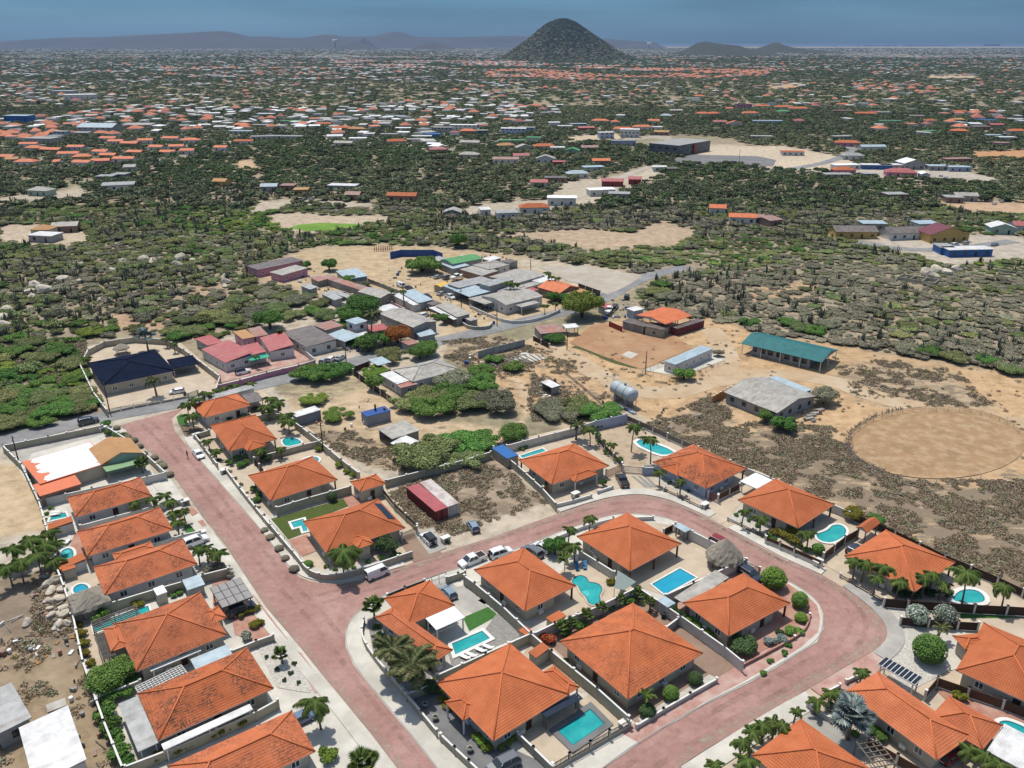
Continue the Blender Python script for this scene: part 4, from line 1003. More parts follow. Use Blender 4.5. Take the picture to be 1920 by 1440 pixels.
# the red brick street: outer outline; the island block lies on it as a raised slab
OUT_L=[(225,798),(252,825),(300,862),(327,895),(375,962),(425,1025),(447,1060),(500,1140),(560,1210),(600,1260),(650,1320),(700,1380),(745,1440),(800,1510),(900,1640)]
OUT_R=[(1180,1560),(1276,1437),(1318,1409),(1429,1343),(1509,1296),(1579,1254),(1634,1223),(1659,1204),(1664,1184),(1654,1165),(1629,1137),(1593,1109),(1551,1084),(1495,1054),(1475,1052),(1425,1025),(1375,997),(1325,970),(1287,952),(1250,937),(1200,927),(1150,932),(1100,945),(1050,962),(1000,980),(925,1007),(860,1027),(800,1047),(729,1072),(679,1089),(640,1096),(607,1095),(580,1090),(562,1083),(540,1064),(518,1033),(479,983),(412,907),(355,842),(327,807),(322,785),(345,765)]
sheet('brick_road',OUT_L+OUT_R,'brick_paving',lift=17)
CL_=[(262,788),(300,822),(345,872),(400,940),(462,1020),(520,1092),(580,1150),(640,1228),(700,1305),(770,1390),(830,1460)]
CR_=[(600,1125),(720,1092),(860,1045),(1000,998),(1110,958),(1200,945),(1280,960),(1370,1010),(1450,1055),(1540,1095),(1600,1140),(1612,1180),(1580,1218),(1500,1262),(1400,1315),(1280,1385),(1150,1470)]
for q in(CL_,CR_):
 for o_ in(-1.1,1.3):strip('tyre_track',q,.9,'tyre_wear',z=.086,offset=o_+(.5 if q is CL_ else 0))
for q,o_ in((OUT_L[:15],.5),(OUT_R[1:31],.5),(OUT_R[1:31],1.2)):strip('kerb_dust',q,1.,'kerb_dust',z=.09+o_*.003,offset=o_)
ISLAND=[(679,1141),(700,1126),(732,1112),(762,1100),(834,1074),(859,1066),(917,1047),(962,1031),(1005,1016),(1040,1001),(1100,980),(1132,969),(1170,963),(1225,966),(1262,975),(1300,995),(1350,1022),(1400,1050),(1425,1068),(1482,1092),(1512,1110),(1534,1129),(1544,1151),(1544,1179),(1532,1204),(1496,1226),(1457,1251),(1401,1282),(1318,1323),(1212,1384),(1132,1440),(1060,1500),(880,1530),(818,1440),(765,1373),(723,1323),(687,1279),(662,1246),(648,1212),(647,1184),(657,1162)]
sheet('pavement',ISLAND,'concrete_pale',z=.14,raised=True,lift=0)
ZI=.14
IL=[0]
def isl(px,mat,name='paving',lift=None):
 IL[0]+=1;return sheet(name,px,mat,(IL[0]-1)%14+1,z=ZI)
# kerbs and raised side walks along the street
strip('sidewalk',[(236,806),(262,850),(310,918),(372,978),(420,1035),(444,1070),(497,1150),(555,1218),(648,1328),(740,1448),(800,1530)],1.6,'concrete_pale',z=.17,offset=-.9,h=1)
strip('sidewalk',[(345,822),(357,842),(412,905),(479,981),(518,1031),(541,1062),(562,1080),(585,1088),(610,1092),(640,1093),(679,1087),(729,1070),(760,1061)],3.,'concrete_pale',z=.19,offset=1.5,h=1)
strip('sidewalk',[(1050,961),(1100,944),(1150,931),(1200,926),(1250,936),(1287,951),(1330,971)],2.4,'concrete_pale',z=.19,offset=1.2,h=1)
strip('sidewalk',[(1365,991),(1425,1023),(1475,1050),(1540,1078)],2.2,'concrete_pale',z=.19,offset=1.1,h=1)
strip('sidewalk',[(1580,1100),(1629,1136),(1652,1160),(1665,1185),(1660,1204),(1636,1224)],2.6,'concrete',z=.19,offset=1.3,h=1)
strip('sidewalk',[(1636,1224),(1579,1256),(1520,1292)],3.2,'paving_pink',z=.19,offset=1.6,h=1)
strip('sidewalk',[(1509,1298),(1440,1336),(1340,1398),(1276,1440)],3.,'concrete_pale',z=.185,offset=1.5,h=1)
isl([(1200,1394),(1160,1372),(1195,1352),(1345,1262),(1385,1240),(1440,1195),(1500,1160),(1512,1115),(1532,1135),(1538,1160),(1534,1185),(1500,1215),(1400,1275),(1318,1318)],'paving_pink')
# kerb line of the island
def kerb(px,closed=True):
 strip('kerb',px,.16,'concrete',z=.22,offset=-.1,h=1)
kerb(ISLAND+[ISLAND[0]])
# ================================================================ near estate: paving inside the lots
sheet('paving',[(5,838),(192,800),(200,812),(60,850),(40,880)],'concrete')
sheet('paving',[(72,938),(172,917),(310,888),(345,935),(217,967),(140,985),(90,985)],'concrete_pale')
sheet('paving',[(310,885),(345,935),(330,950),(290,895)],'concrete_pale')
sheet('paving',[(140,1000),(165,990),(180,1040),(160,1060),(120,1055)],'paving_red')
sheet('paving',[(133,1085),(180,1070),(220,1125),(140,1150)],'paving_sand')
sheet('driveway',[(330,965),(360,950),(372,962),(340,980)],'paving_red');sheet('driveway',[(345,985),(380,975),(388,985),(352,998)],'paving_red')
sheet('driveway',[(395,1045),(430,1065),(440,1100),(520,1190),(500,1200),(440,1170),(400,1140)],'paving_red')
sheet('driveway',[(430,1135),(475,1115),(540,1200),(480,1205),(440,1190)],'paving_red')
sheet('paving',[(480,1210),(545,1205),(600,1270),(580,1300),(520,1290)],'white_gravel')
sheet('driveway',[(540,1215),(565,1225),(610,1290),(590,1300)],'paving_pink')
sheet('paving',[(150,1170),(190,1160),(240,1260),(180,1300)],'paving_sand');sheet('lawn',[(345,985),(372,982),(375,998),(350,1004)],'lawn')
sheet('lawn',[(331,782),(340,776),(352,785),(350,800),(335,796)],'lawn')
sheet('paving',[(336,797),(372,800),(390,812),(365,830),(345,815)],'mulch')
sheet('lawn',[(507,975),(643,936),(657,948),(607,967),(571,978),(576,998),(537,1013)],'turf')
sheet('patio',[(537,1015),(576,1003),(595,1033),(562,1046)],'paving_red');sheet('patio',[(643,935),(668,925),(686,948),(655,952)],'paving_red')
sheet('paving',[(503,968),(560,950),(620,936),(622,940),(565,956),(507,974)],'white_gravel')
sheet('driveway',[(745,1010),(790,995),(830,1040),(775,1055)],'paving_brown');sheet('driveway',[(775,1000),(812,990),(838,1028),(805,1040)],'concrete')
sheet('paving',[(590,1070),(690,1055),(760,1040),(770,1050),(690,1075),(620,1085)],'white_gravel')
sheet('driveway',[(1150,900),(1180,885),(1235,900),(1235,922),(1180,926)],'paving_sand')
for i in range(3):sheet('driveway_strip',[(1183+i*12,893),(1189+i*12,893),(1217+i*9,914),(1209+i*9,915)],'grey_gravel')
sheet('paving',[(1225,900),(1250,880),(1330,930),(1320,945)],'white_gravel');sheet('paving',[(1365,975),(1385,950),(1450,980),(1440,1005)],'white_gravel')
sheet('driveway',[(1320,960),(1345,925),(1390,910),(1400,930),(1365,975),(1350,985)],'paving_sand')
sheet('driveway',[(1545,1060),(1550,1035),(1615,995),(1650,1000),(1590,1050),(1600,1090)],'paving_sand')
sheet('paving',[(1660,1130),(1770,1165),(1830,1230),(1700,1300),(1640,1230),(1665,1200)],'white_gravel')
sheet('lawn',[(1801,1149),(1960,1146),(1960,1158),(1801,1160)],'lawn');sheet('paving',[(1700,1180),(1810,1170),(1810,1250),(1740,1270)],'concrete_pale')
sheet('driveway',[(1750,1290),(1960,1360),(1960,1440),(1870,1400),(1800,1340)],'paving_red')
sheet('driveway',[(1510,1320),(1560,1350),(1640,1390),(1600,1440),(1470,1345)],'concrete')
# island lots
isl([(688,1160),(730,1150),(790,1240),(810,1275),(766,1297),(700,1225)],'grey_gravel')
isl([(735,1112),(836,1078),(860,1085),(945,1140),(905,1160),(850,1130),(780,1140)],'concrete')
isl([(868,1158),(915,1138),(935,1154),(880,1184)],'lawn')
isl([(930,1152),(948,1146),(990,1190),(930,1212),(850,1260),(840,1225),(910,1180)],'grey_gravel')
isl([(770,1305),(830,1285),(930,1390),(1040,1440),(1000,1500),(900,1460),(818,1368)],'concrete_dark')
isl([(960,1380),(1040,1340),(1110,1300),(1180,1345),(1036,1436)],'paving_sand')
isl([(1000,1190),(1040,1215),(1120,1285),(1090,1300),(980,1230)],'paving_sand')
isl([(1060,1060),(1120,1060),(1195,1102),(1120,1140),(1040,1165),(990,1160)],'paving_sand')
isl([(1150,970),(1262,985),(1398,1050),(1250,1118),(1195,1100),(1090,1035),(1150,985)],'paving_sand')
isl([(1040,1170),(1195,1105),(1276,1156),(1390,1243),(1345,1270),(1194,1357),(1178,1345),(1010,1190)],'paving_brown')
isl([(1345,1070),(1430,1062),(1500,1110),(1508,1150),(1490,1190),(1450,1210),(1395,1240),(1330,1195),(1285,1155),(1255,1130)],'paving_red')
isl([(1195,1348),(1330,1265),(1345,1273),(1205,1358)],'white_gravel')
for q in[(872,1109),(892,1119),(912,1130),(858,1100),(928,1140)]:
 pass
for i in range(6):
 u,v=(846+i*16.5,1094+i*10.5),(890+i*12,1083+i*10.5)
 isl([u,v,(v[0]+12,v[1]+7.5),(u[0]+12,u[1]+7.5)],'white_gravel' if i%2 else 'concrete_pale','paving_slab')

# ================================================================ the villas
villa('big pyramid roofed villa with blackened tiles behind three clipped round bushes',[(1051,1202.5),(1176,1312),(1319,1225),(1186,1130)],stain=.55)
villa('villa on the island corner ringed by hedges, beige lean-to roof behind',[(1281.7,1130.3),(1366,1194),(1481,1131),(1394,1074)],porch=(1,),pdepth=2)
villa('villa beside the clover shaped teal pool, four vehicles parked along its far side',[(888.6,1069),(984.4,1146.4),(1079,1099),(982,1026)],porch=(1,))
villa('square pyramid roofed villa with open porch facing the rectangular blue pool',[(1082,1006),(1181,1071),(1277.5,1020),(1176,960.5)],porch=(1,0),pdepth=2.4)
villa('villa next to the vacant lot with small front porch gable and yellow gates',[(972,862),(1035,909.5),(1141,873),(1077,831)],stain=.45,porch=(2,),pdepth=2.2,wings=[dict(c=[(1062,892),(1078,903),(1122,887),(1105,876)],dz=-.15,wall=False)])
villa('grey walled villa by the red driveway gate with blotchy black roof stains',[(1224,867),(1324,916),(1400,879),(1299,832.5)],stain=1.,wall='stucco_blue',porch=(1,),pdepth=2.4,wings=[dict(c=[(1238,876),(1272,892),(1300,878),(1268,862)],dz=-.1,wall=False)])
villa('villa beside the kidney shaped pool with square white carport canopy behind',[(1380.5,937.5),(1497.5,989.5),(1566,946),(1455,898)],porch=(1,0),pdepth=2.2)
villa('villa half hidden by a row of palms near the small red roofed gate shelter',[(1585,1044),(1707,1105),(1802.5,1056.7),(1656,994)],stain=.3,porch=(0,))
villa('villa cut by the picture edge behind the large round green bush',[(1804,1265),(1950,1325),(2010,1240),(1834,1159)],stain=.1,wings=[dict(c=[(1806,1198),(1806,1222),(1845,1205),(1838,1180)],dz=-.2)])
villa('L-shaped villa with striped solar carport and silver fan palm at its front',[(1590,1301),(1762,1430),(1807,1382),(1648,1251)],roofm='faded_tile',wings=[dict(c=[(1735,1345),(1843,1401),(1883,1359),(1784,1307)],dz=-.12)])
villa('villa at the bottom edge behind young palms, opposite the brick strip',[(1412,1419),(1540,1520),(1650,1450),(1495.6,1347)])
villa('large villa with side porch gable and dark edged rectangular pool',[(818,1280),(923,1388.6),(1072,1302),(954,1208)],wings=[dict(c=[(836,1316),(868,1352),(905,1328),(872,1292)],dz=-.12,wall=False),dict(c=[(1020,1262),(1062,1300),(1088,1290),(1037,1244)],dz=-.1,wall=False)])
villa('villa front block beside the slabbed driveway with black gate',[(716,1123),(766,1168),(858,1137),(804,1089)],stain=.25)
villa('long narrow villa block behind the twin feather palms with lichen spotted roof',[(700,1158),(815,1240),(851,1219),(737,1139)],stain=.35,roofm='faded_tile',wings=[dict(c=[(798,1159),(818,1182),(872,1157),(851,1137)],flat=True,wall=False,dz=.02)])
villa('villa below the half whitewashed flat roof, patch of black on tiles',[(125,932.5),(142.5,971),(282.5,929),(266,895)],stain=.9,roofm='faded_tile',wall='stucco_white')
villa('villa with round spa pool on red paving and blackened tile patch',[(144,997.5),(164,1042.5),(326,994),(299,951)],stain=.9,roofm='faded_tile',wall='stucco_white')
villa('villa between the white driveway car and the grey thatched gazebo',[(173.6,1063.6),(197,1116),(369.5,1058),(342.5,1010)],stain=.8,roofm='faded_tile',wall='stucco_white',wings=[dict(c=[(207,1034),(216,1046),(290,1024),(281,1012)],dz=-.5,pitch=.2)])
villa('villa with porch gable and slatted pergola over the long green pool',[(216,1171),(255.5,1259),(425,1191),(376,1109)],stain=.75,roofm='faded_tile',wings=[dict(c=[(193,1179),(208,1222),(245,1208),(230,1165)],dz=-.1,pitch=.3),dict(c=[(378,1152),(392,1172),(426,1160),(409,1136)],dz=.1)])
villa('long villa with heavily blackened roof and pale metal side canopies',[(258,1300),(297,1390),(513,1290),(464,1215)],stain=1.)
villa('villa cropped by the bottom edge behind the flowering yellow hedge',[(318,1438),(345,1520),(600,1412),(541,1332)],stain=.7,roofm='faded_tile')
villa('small villa at the head of the brick street beside the asphalt road',[(358,760),(383,783),(472,760),(444,738)],wall='stucco_white')
villa('villa with stepped front porch and half round pool, white car outside',[(393,799),(428,843),(526,825),(475,778)],porch=(1,),pdepth=1.8,wings=[dict(c=[(407,820),(434,842),(462,834),(440,812)],dz=-.12,wall=False),dict(c=[(440,828),(466,845),(500,834),(478,816)],dz=-.1)])
villa('villa with hip roof above the white water pipe wall, second pool behind',[(465,891.7),(508,939.5),(633,899.5),(586,856)],stain=.12,porch=(1,),pdepth=2.6)
V23=villa('villa with green turf lawn, black solar panels on its roof and tall palm',[(568,978),(612,1038),(759.5,990),(709.5,935)],stain=.1,wings=[dict(c=[(655,1010),(670,1032),(700,1020),(684,1000)],dz=.15)])
villa('tiny square pool house with pyramid tiled roof between two gardens',[(657,904),(675,922),(723,907),(706,888)],group='small tiled outbuildings',over=.5)
# solar panels lying on the roof slope
hx,hy=VH[V23]
for i in range(6):
 g=MB();s0=.44;y0=hy-.5;y1=hy-2.;zz=lambda y:3.+s0*(hy-y)+.16
 x0=-3.6+i*1.1;g.add([(x0,y0,zz(y0)),(x0+1.04,y0,zz(y0)),(x0+1.04,y1,zz(y1)),(x0,y1,zz(y1)),(x0,y0,zz(y0)-.06),(x0+1.04,y0,zz(y0)-.06),(x0+1.04,y1,zz(y1)-.06),(x0,y1,zz(y1)-.06)],[(0,3,2,1)[::-1][::-1],(0,1,5,4),(1,2,6,5),(2,3,7,6),(3,0,4,7)])
 g.build('solar_panel','solar',V23)

# ---------------------------------------------------------------- flat-roofed house by the corner
def whitewash(root,hx,hy,h):
 g=MB();pts=[(-hx+.15,-hy+.8)];
 n=26
 for i in range(n):pts.append((-hx+.15+(2*hx-.4)*(i+1)/n*1.,-hy+1.6+R.uniform(-.9,.9)*R.random()+(.9 if i in(5,6,12,17,18,19)else 0)))
 pts+=[(hx-.2,hy-2.2),(hx-.9,hy-1.7),(hx-1.8,hy-2.6),(hx-2.6,hy-1.2),(hx-3,hy-.3),(-hx+.2,hy-.2)]
 g.sheet(pts,h+.01);g.build('whitewash','flat_white',root)
shed('house with coral flat roof being painted white beside the asphalt road',[(48,868),(72,910),(196,868),(176,822)],3.2,'flat','stucco','flat_coral',over=.3,parts=[('w',whitewash)],wins=(3,))
shed('low annex with plain coral flat roof beside the vacant sandy lot',[(61,911),(75,929),(150,909),(140,884)],2.9,'flat','stucco_brown','flat_coral',name='annex',cat='annex',wins=())
shed('house with ochre gable roof and pale green awning on the street corner',[(164,842),(191,872),(266,849),(246,820)],3.2,'gable','stucco_green','roof_ochre',ridge='x',rise=1.6)
shed('pale green striped awning over the corner house terrace',[(192,877),(200,886),(272,865),(266,853)],2.5,'mono',roofm='awning_green',name='awning',cat='awning',posts=True,tilt=-.5)
# ---------------------------------------------------------------- thatched shelters and canopies
def palapa(label,p,r,eave=2.2,top=4.6,square=False,name='thatched_gazebo',cat='gazebo',rot=.66):
 c=W(p,eave);root=thing(name,label,cat,(c.x,c.y,0),rot);g=MB();n=4 if square else 24;rs=random.Random(int(p[0]));V=[];Fc=[];K=9
 for k in range(K+1):
  f_=k/K;m_=40
  for i in range(m_):
   a=2*math.pi*i/m_;q=1./max(abs(math.cos(a)),abs(math.sin(a)))if square else 1.;rr=r*(1-f_)**.95*q*(1+(rs.uniform(-.05,.05)if k<K else 0))*(1+.02*(k%2))
   V.append((rr*math.cos(a),rr*math.sin(a),eave+(top-eave)*f_**.9-(.25*rs.uniform(.6,1.2)if k==0 else 0)))
 g.add(V,[(k*40+i,k*40+(i+1)%40,(k+1)*40+(i+1)%40,(k+1)*40+i)for k in range(K)for i in range(40)])
 g.build('thatch','thatch',root)
 for i in range(4 if square or r<3 else 6):
  a=math.pi/4+2*math.pi*i/(4 if square or r<3 else 6);g=MB();g.cyl(0,0,0,eave+.3,.1,7);g.build('post','wood_brown',root,(r*.72*math.cos(a),r*.72*math.sin(a),0))
 return root
palapa('large round thatched palapa standing by the wall near the blue pool',(1358,1042),3.4,2.2,6.)
palapa('square grey thatched gazebo between two villas by the oval pool',(167,1125),3.,2.4,4.6,True)
palapa('small ragged thatched shelter behind the navy roofed house',(227,652),2.4,2.,3.4)
shed('square white canopy roof between the two corner villas by the fence',[(1387,902),(1419,916),(1449,900),(1417,886)],2.8,'flat',roofm='flat_white',name='carport',cat='carport',posts='white')
shed('ribbed beige lean-to roof along the wall above the blue pool',[(1259,1118),(1289,1131),(1370,1084),(1343,1073)],2.7,'mono',roofm='metal_beige',name='lean_to',cat='lean-to',posts=True)
shed('pale blue canopy over the garden corner behind the big pyramid villa',[(1232,1125),(1251,1139),(1268,1130),(1246,1118)],2.5,'flat',roofm='metal_blue',name='canopy',cat='canopy',posts='white')
shed('dark panel awning on the terrace beside the dark edged pool',[(1012,1335),(1024,1347),(1092,1308),(1082,1297)],2.7,'mono',roofm='solar',name='awning',cat='awning',posts=True,tilt=-.2)
def panels(nx,ny,m='solar'):
 def f(root,hx,hy,h):
  for i in range(nx):
   for j in range(ny):
    g=MB();a,b=2*hx/nx,2*hy/ny;g.box(-a/2+.07,-b/2+.07,0,a/2-.07,b/2-.07,.05);g.build('roof_panel',m,root,(-hx+(i+.5)*a,-hy+(j+.5)*b,h+.004))
 return f
surf('pv_grey',(.30,.28,.27),(.26,.245,.235),.8,.3)
shed('carport roofed with large grey panels at the street, dark car underneath',[(392,1102),(417,1140),(475,1119),(450,1082)],2.7,'flat',roofm='dark_frame',name='carport',cat='carport',posts=True,parts=[('p',panels(3,4,'pv_grey'))])
shed('striped solar panel carport beside the L-shaped villa driveway',[(1644,1244),(1715,1284),(1732,1270),(1661,1233)],2.8,'flat',roofm='coping_white',name='carport',cat='carport',posts='white',parts=[('p',panels(9,1))])
LATM=['coping_white']
def lattice(nx,ny,w=.1):
 def f(root,hx,hy,h):
  for i in range(nx+1):
   g=MB();g.box(-w/2,-hy,0,w/2,hy,.14);g.build('slat',LATM[0],root,(-hx+2*hx*i/nx,0,h))
  for j in range(ny+1):
   g=MB();g.box(-hx,-.06,-.15,hx,.06,-.003);g.build('beam',LATM[0],root,(0,-hy+2*hy*j/ny,h))
 return f
def pergola(label,corners,h,nx,ny):
 c,a,hx,hy=fit(corners,h);root=thing('pergola',label,'pergola',(c.x,c.y,0),a);lattice(nx,ny)(root,hx,hy,h)
 for sx_ in(-1,1):
  for sy_ in(-1,0,1):g=MB();g.box(-.08,-.08,0,.08,.08,h-.155);g.build('post',LATM[0],root,(sx_*(hx-.1),sy_*(hy-.1),0))
pergola('white lattice pergola between the villas with blackened roofs',[(257,1290),(262,1305),(352,1264),(339,1245)],2.6,5,14)
LATM[0]='wood_grey'
pergola('dark slatted pergola over the long green pool',[(172,1166),(178,1188),(262,1152),(255,1136)],2.6,6,5)
pergola('dark slatted pergola beside the round green tree, below the pool',[(176,1192),(196,1236),(216,1228),(200,1186)],2.5,22,2)
pergola('dark beams over the yard beside the black slat fence at the bottom',[(1590,1385),(1650,1425),(1690,1440),(1640,1390)],2.6,6,3)
shed('pale ribbed roof panel beside the white lattice pergola',[(357,1236),(366,1255),(436,1226),(425,1208)],2.7,'flat',roofm='metal_blue',name='canopy',cat='canopy',posts='white')
shed('grey metal canopy on the garden side of the long villa',[(222,1320),(258,1409),(300,1392),(258,1304)],2.6,'flat',roofm='metal_grey',name='canopy',cat='canopy',posts='white')
shed('narrow white metal canopy along the long blackened villa',[(301,1396),(308,1405),(475,1331),(468,1319)],2.5,'flat',roofm='metal_white',name='canopy',cat='canopy',posts='white')
shed('long thin white awning strip on the wall of the pergola villa',[(279,1254),(283,1258),(378,1220),(374,1215)],2.4,'flat',roofm='metal_white',name='awning',cat='awning',posts='white')
shed('white roofed utility cabin between gazebo wall and pergola villa',[(286,1104),(295,1116),(313,1110),(306,1096)],2.3,'flat','stucco','flat_white',name='utility_cabin',cat='cabin',wins=(),over=.1)
shed('pale blue sheet roof beside the garden wall by the grey panel carport',[(340,1087),(352,1107),(384,1095),(375,1077)],2.3,'flat','stucco_grey','metal_blue',name='storage_shed',cat='shed',wins=(),over=.2)
shed('open tiled gate shelter beside the brown fence',[(1608,990),(1627,1001),(1647,980),(1629,969)],2.8,'gable',roofm='orange_tile',name='gate_shelter',cat='shelter',posts=True,rise=.8)
shed('small outdoor kitchen with tiled roof and stone face near the pool villa',[(992,1222),(1004,1232),(1031,1217),(1016,1204)],2.4,'mono','stucco','orange_tile',name='outdoor_kitchen',cat='kitchen',wins=(),over=.1)
shed('low tiled roof corner beside the clover shaped pool',[(1024,1158),(1036,1168),(1063,1154),(1048,1144)],2.,'flat','stucco','orange_tile',name='pump_house',cat='pump house',wins=(),over=.1)
shed('little tiled store against the wall beside the gravel yard',[(972,1182),(984,1190),(1000,1182),(984,1174)],2.,'flat','stucco','orange_tile',name='pump_house',cat='pump house',wins=(),over=.1)
shed('red tiled bar roof by the oval pool with painted front',[(114,1061),(117,1071),(142,1064),(138,1054)],2.2,'flat','stucco','orange_tile',name='pool_bar',cat='bar',wins=(),over=.1)
shed('long tiled lean-to between the two small blue pools',[(85,982),(90,991),(139,979),(133,969)],2.3,'mono','stucco_white','orange_tile',name='lean_to',cat='lean-to',wins=(3,),over=.1)
shed('tiled lean-to above the pool bar along the garden wall',[(100,1055),(116,1066),(162,1048),(155,1040)],2.3,'mono','stucco_white','orange_tile',name='lean_to',cat='lean-to',wins=(),over=.1)
shed('white slatted roof behind the villa beside the pool at the picture edge',[(1846,1405),(1930,1450),(1985,1400),(1884,1366)],2.6,'flat',roofm='metal_white',name='canopy',cat='canopy',posts='white')
shed('black framed carport shelter at the island corner wall',[(1262,985),(1285,998),(1296,992),(1275,981)],2.5,'flat',roofm='metal_blue',name='canopy',cat='canopy',posts=True)
# sail over the terrace
g=MB();q=[W3((1152,1102),2.4),W3((1158,1069),3.2),W3((1193,1091),2.8),W3((1170,1106),2.4)];o_=q[0].copy();g.add([v-o_ for v in q]+[v-o_-Vector((0,0,.03))for v in q],[(0,1,2,3),(7,6,5,4)])
sr=thing('shade_sail','grey shade sail stretched between wall and square villa','shade sail',tuple(o_));g.build('cloth','sail_grey',sr)
for v in q:g=MB();g.cyl(v.x-o_.x,v.y-o_.y,-o_.z,v.z-o_.z-.05,.05,6);g.build('post','dark_frame',sr)
# ================================================================ walls and fences
WL=wall_run
WL('grey wall along the asphalt road with low openings',[(5,835),(90,818),(192,797)],1.7,mat='wall_beige',pm='wall_beige')
WL('corner house garden wall along the top of the brick street',[(200,800),(240,824),(275,853),(310,885)],1.5)
WL('long white capped wall between flat roofed house and villa below',[(310,885),(276,893),(172,915),(72,937)],1.9)
WL('wall beside the vacant sandy lot on the estate edge',[(5,835),(40,870),(72,937),(86,985)],1.7,mat='wall_beige')
WL('white wall between the two upper blackened villas',[(150,985),(217,967),(342,935)],1.5);WL('wall beside the white car driveway',[(287,1020),(342,1002),(375,995)],1.5)
WL('wall with dark fence top below the thatched gazebo',[(133,1151),(219,1126),(289,1105),(342,1090),(380,1077),(428,1065)],1.9,mat='wall_beige')
WL('wall between pergola villa and long blackened villa',[(181,1307),(239,1284),(262,1275)],1.7,mat='wall_beige');WL('green tinged low wall by the flowering front garden',[(433,1220),(480,1201),(512,1190)],1.3,mat='wall_beige')
WL('wall behind the yellow flowering hedge',[(233,1437),(328,1401),(480,1334),(520,1312)],1.7,mat='wall_beige')
WL('estate boundary wall against the rubble lot with boulders',[(86,985),(105,1060),(120,1100),(136,1151),(155,1240),(194,1351),(230,1440),(262,1530)],1.9,mat='wall_beige')
WL('street wall of the corner villa with half round pool',[(365,814),(407,869)],1.5,mat='wall_beige');WL('street wall with pale pillars of the second pool villa',[(423,878),(450,914),(479,950),(505,982)],1.4,mat='wall_beige')
WL('curved corner wall around the tall shaggy palm',[(507,983),(533,1014),(559,1044),(570,1060),(583,1070),(607,1078),(645,1075),(700,1058),(773,1033)],1.5,it=2,mat='wall_beige')
WL('dark rail fence on the wall beside the turf lawn',[(505,975),(533,1006),(562,1040)],2.2,style='mesh',slatm='dark_frame',pier=3,base=0)
WL('rear wall of the upper street gardens beside the container',[(545,778),(554,792),(579,811),(601,828),(640,861),(673,886)],1.9,mat='wall_beige')
WL('wall with iron fence beside the vacant lot containers',[(718,917),(740,944),(782,983)],1.8,mat='wall_beige',style='slat',slatm='dark_frame',base=1.)
WL('cream wall between the two pools of the upper street',[(476,858),(520,846),(568,833),(600,826)],1.6,mat='wall_beige');WL('cream wall above the turf lawn',[(518,951),(580,932),(657,911)],2.,mat='wall_beige')
WL('short cream wall at the top villa driveway',[(365,814),(392,806)],1.4,mat='wall_beige');WL('garden wall behind the second villa of the street',[(479,780),(509,774),(545,778)],1.7,mat='wall_beige')
WL('brown board screen at the driveway of the second pool villa',[(476,858),(496,883)],1.8,style='slat',base=0,slatm='wood_dark')
WL('black gate beside the white off-road car',[(753,1000),(782,987)],1.9,style='vslat',base=0,slatm='dark_frame',name='driveway_gate',cat='gate')
WL('pale wall behind the vacant lot with dry grass',[(723,900),(800,880),(870,862),(920,847)],1.9,mat='wall_beige')
WL('wall between the vacant lot and the yellow gated villa',[(925,837),(970,872),(1017,915),(1042,943)],1.9,mat='wall_beige')
WL('low white front wall of the yellow gated villa',[(1042,945),(1075,937),(1109,927)],1.);WL('short white wall piece beside the driveway gate bush',[(1121,920),(1149,911)],.9)
WL('white rear wall of the pool gardens below the bushland',[(950,835),(1010,819),(1070,804),(1117,789)],2.);WL('pale grey wall at the far corner below the tank',[(1117,789),(1175,776)],2.6,mat='stucco_blue',cap=None)
WL('dark screen fence between the yellow gated villa and the sandy pool garden',[(1117,812),(1135,835),(1167,867)],1.8,style='slat',base=.5,slatm='dark_frame')
WL('yellow wooden panel gates between the two villas',[(1137,882),(1167,869)],1.9,style='vslat',base=0,slatm='wood_orange',name='driveway_gate',cat='gate');WL('single yellow door gate at the vacant lot corner',[(1018,913),(1032,908)],1.9,style='vslat',base=0,slatm='wood_orange',name='garden_gate',cat='gate')
WL('dark red sliding gate at the top of the striped driveway',[(1169,873),(1206,876)],1.8,style='vslat',base=0,slatm='red_paint',name='driveway_gate',cat='gate')
WL('blue white wall block beside the dark red gate',[(1206,876),(1229,876)],2.,mat='stucco_blue')
WL('grey mesh fence with white posts behind the corner pool',[(1175,778),(1225,800),(1280,825),(1340,850),(1400,877)],1.9,style='slat',base=.5,slatm='wood_grey')
WL('long rear wall against the dry brush field',[(1400,877),(1445,895),(1520,928),(1597,960)],1.9,mat='wall_paint');WL('dark board fence running to the picture edge by the dry field',[(1597,960),(1680,995),(1773,1040),(1873,1082),(1970,1128)],1.9,style='slat',base=.2,slatm='wood_dark')
WL('brown rail fence in front of the grey walled villa',[(1245,915),(1270,926),(1292,937),(1315,948)],.9,style='rail',slatm='wood_dark',at='top',pier=5)
WL('red double gate beside the grey walled villa',[(1329,921),(1347,929)],1.9,style='vslat',base=0,slatm='red_paint',name='garden_gate',cat='gate')
WL('brown slat fence between grey walled villa and driveway',[(1347,927),(1368,916),(1387,907)],1.8,style='slat',base=.3,slatm='wood_brown')
WL('brown rail fence in front of the kidney pool villa',[(1365,970),(1389,981),(1412,992),(1435,1003)],.9,style='rail',slatm='wood_dark',pier=5)
WL('low wall topped by brown slats in front of the kidney pool',[(1437,1006),(1463,1017),(1490,1029),(1542,1052)],1.7,style='slat',base=.9,slatm='wood_brown');WL('brown slat fence beside the driveway at the gate shelter',[(1545,1037),(1585,1006),(1610,992)],1.9,style='slat',base=.1,slatm='wood_brown')
WL('brown rail fence below the row of palms',[(1576,1076),(1604,1092),(1632,1108),(1659,1124)],.9,style='rail',slatm='wood_dark',pier=5)
WL('dark brown board fence below the palm shaded pool',[(1659,1122),(1704,1126),(1770,1130),(1829,1134),(1890,1137),(1960,1141)],1.9,style='slat',base=.1,slatm='wood_dark')
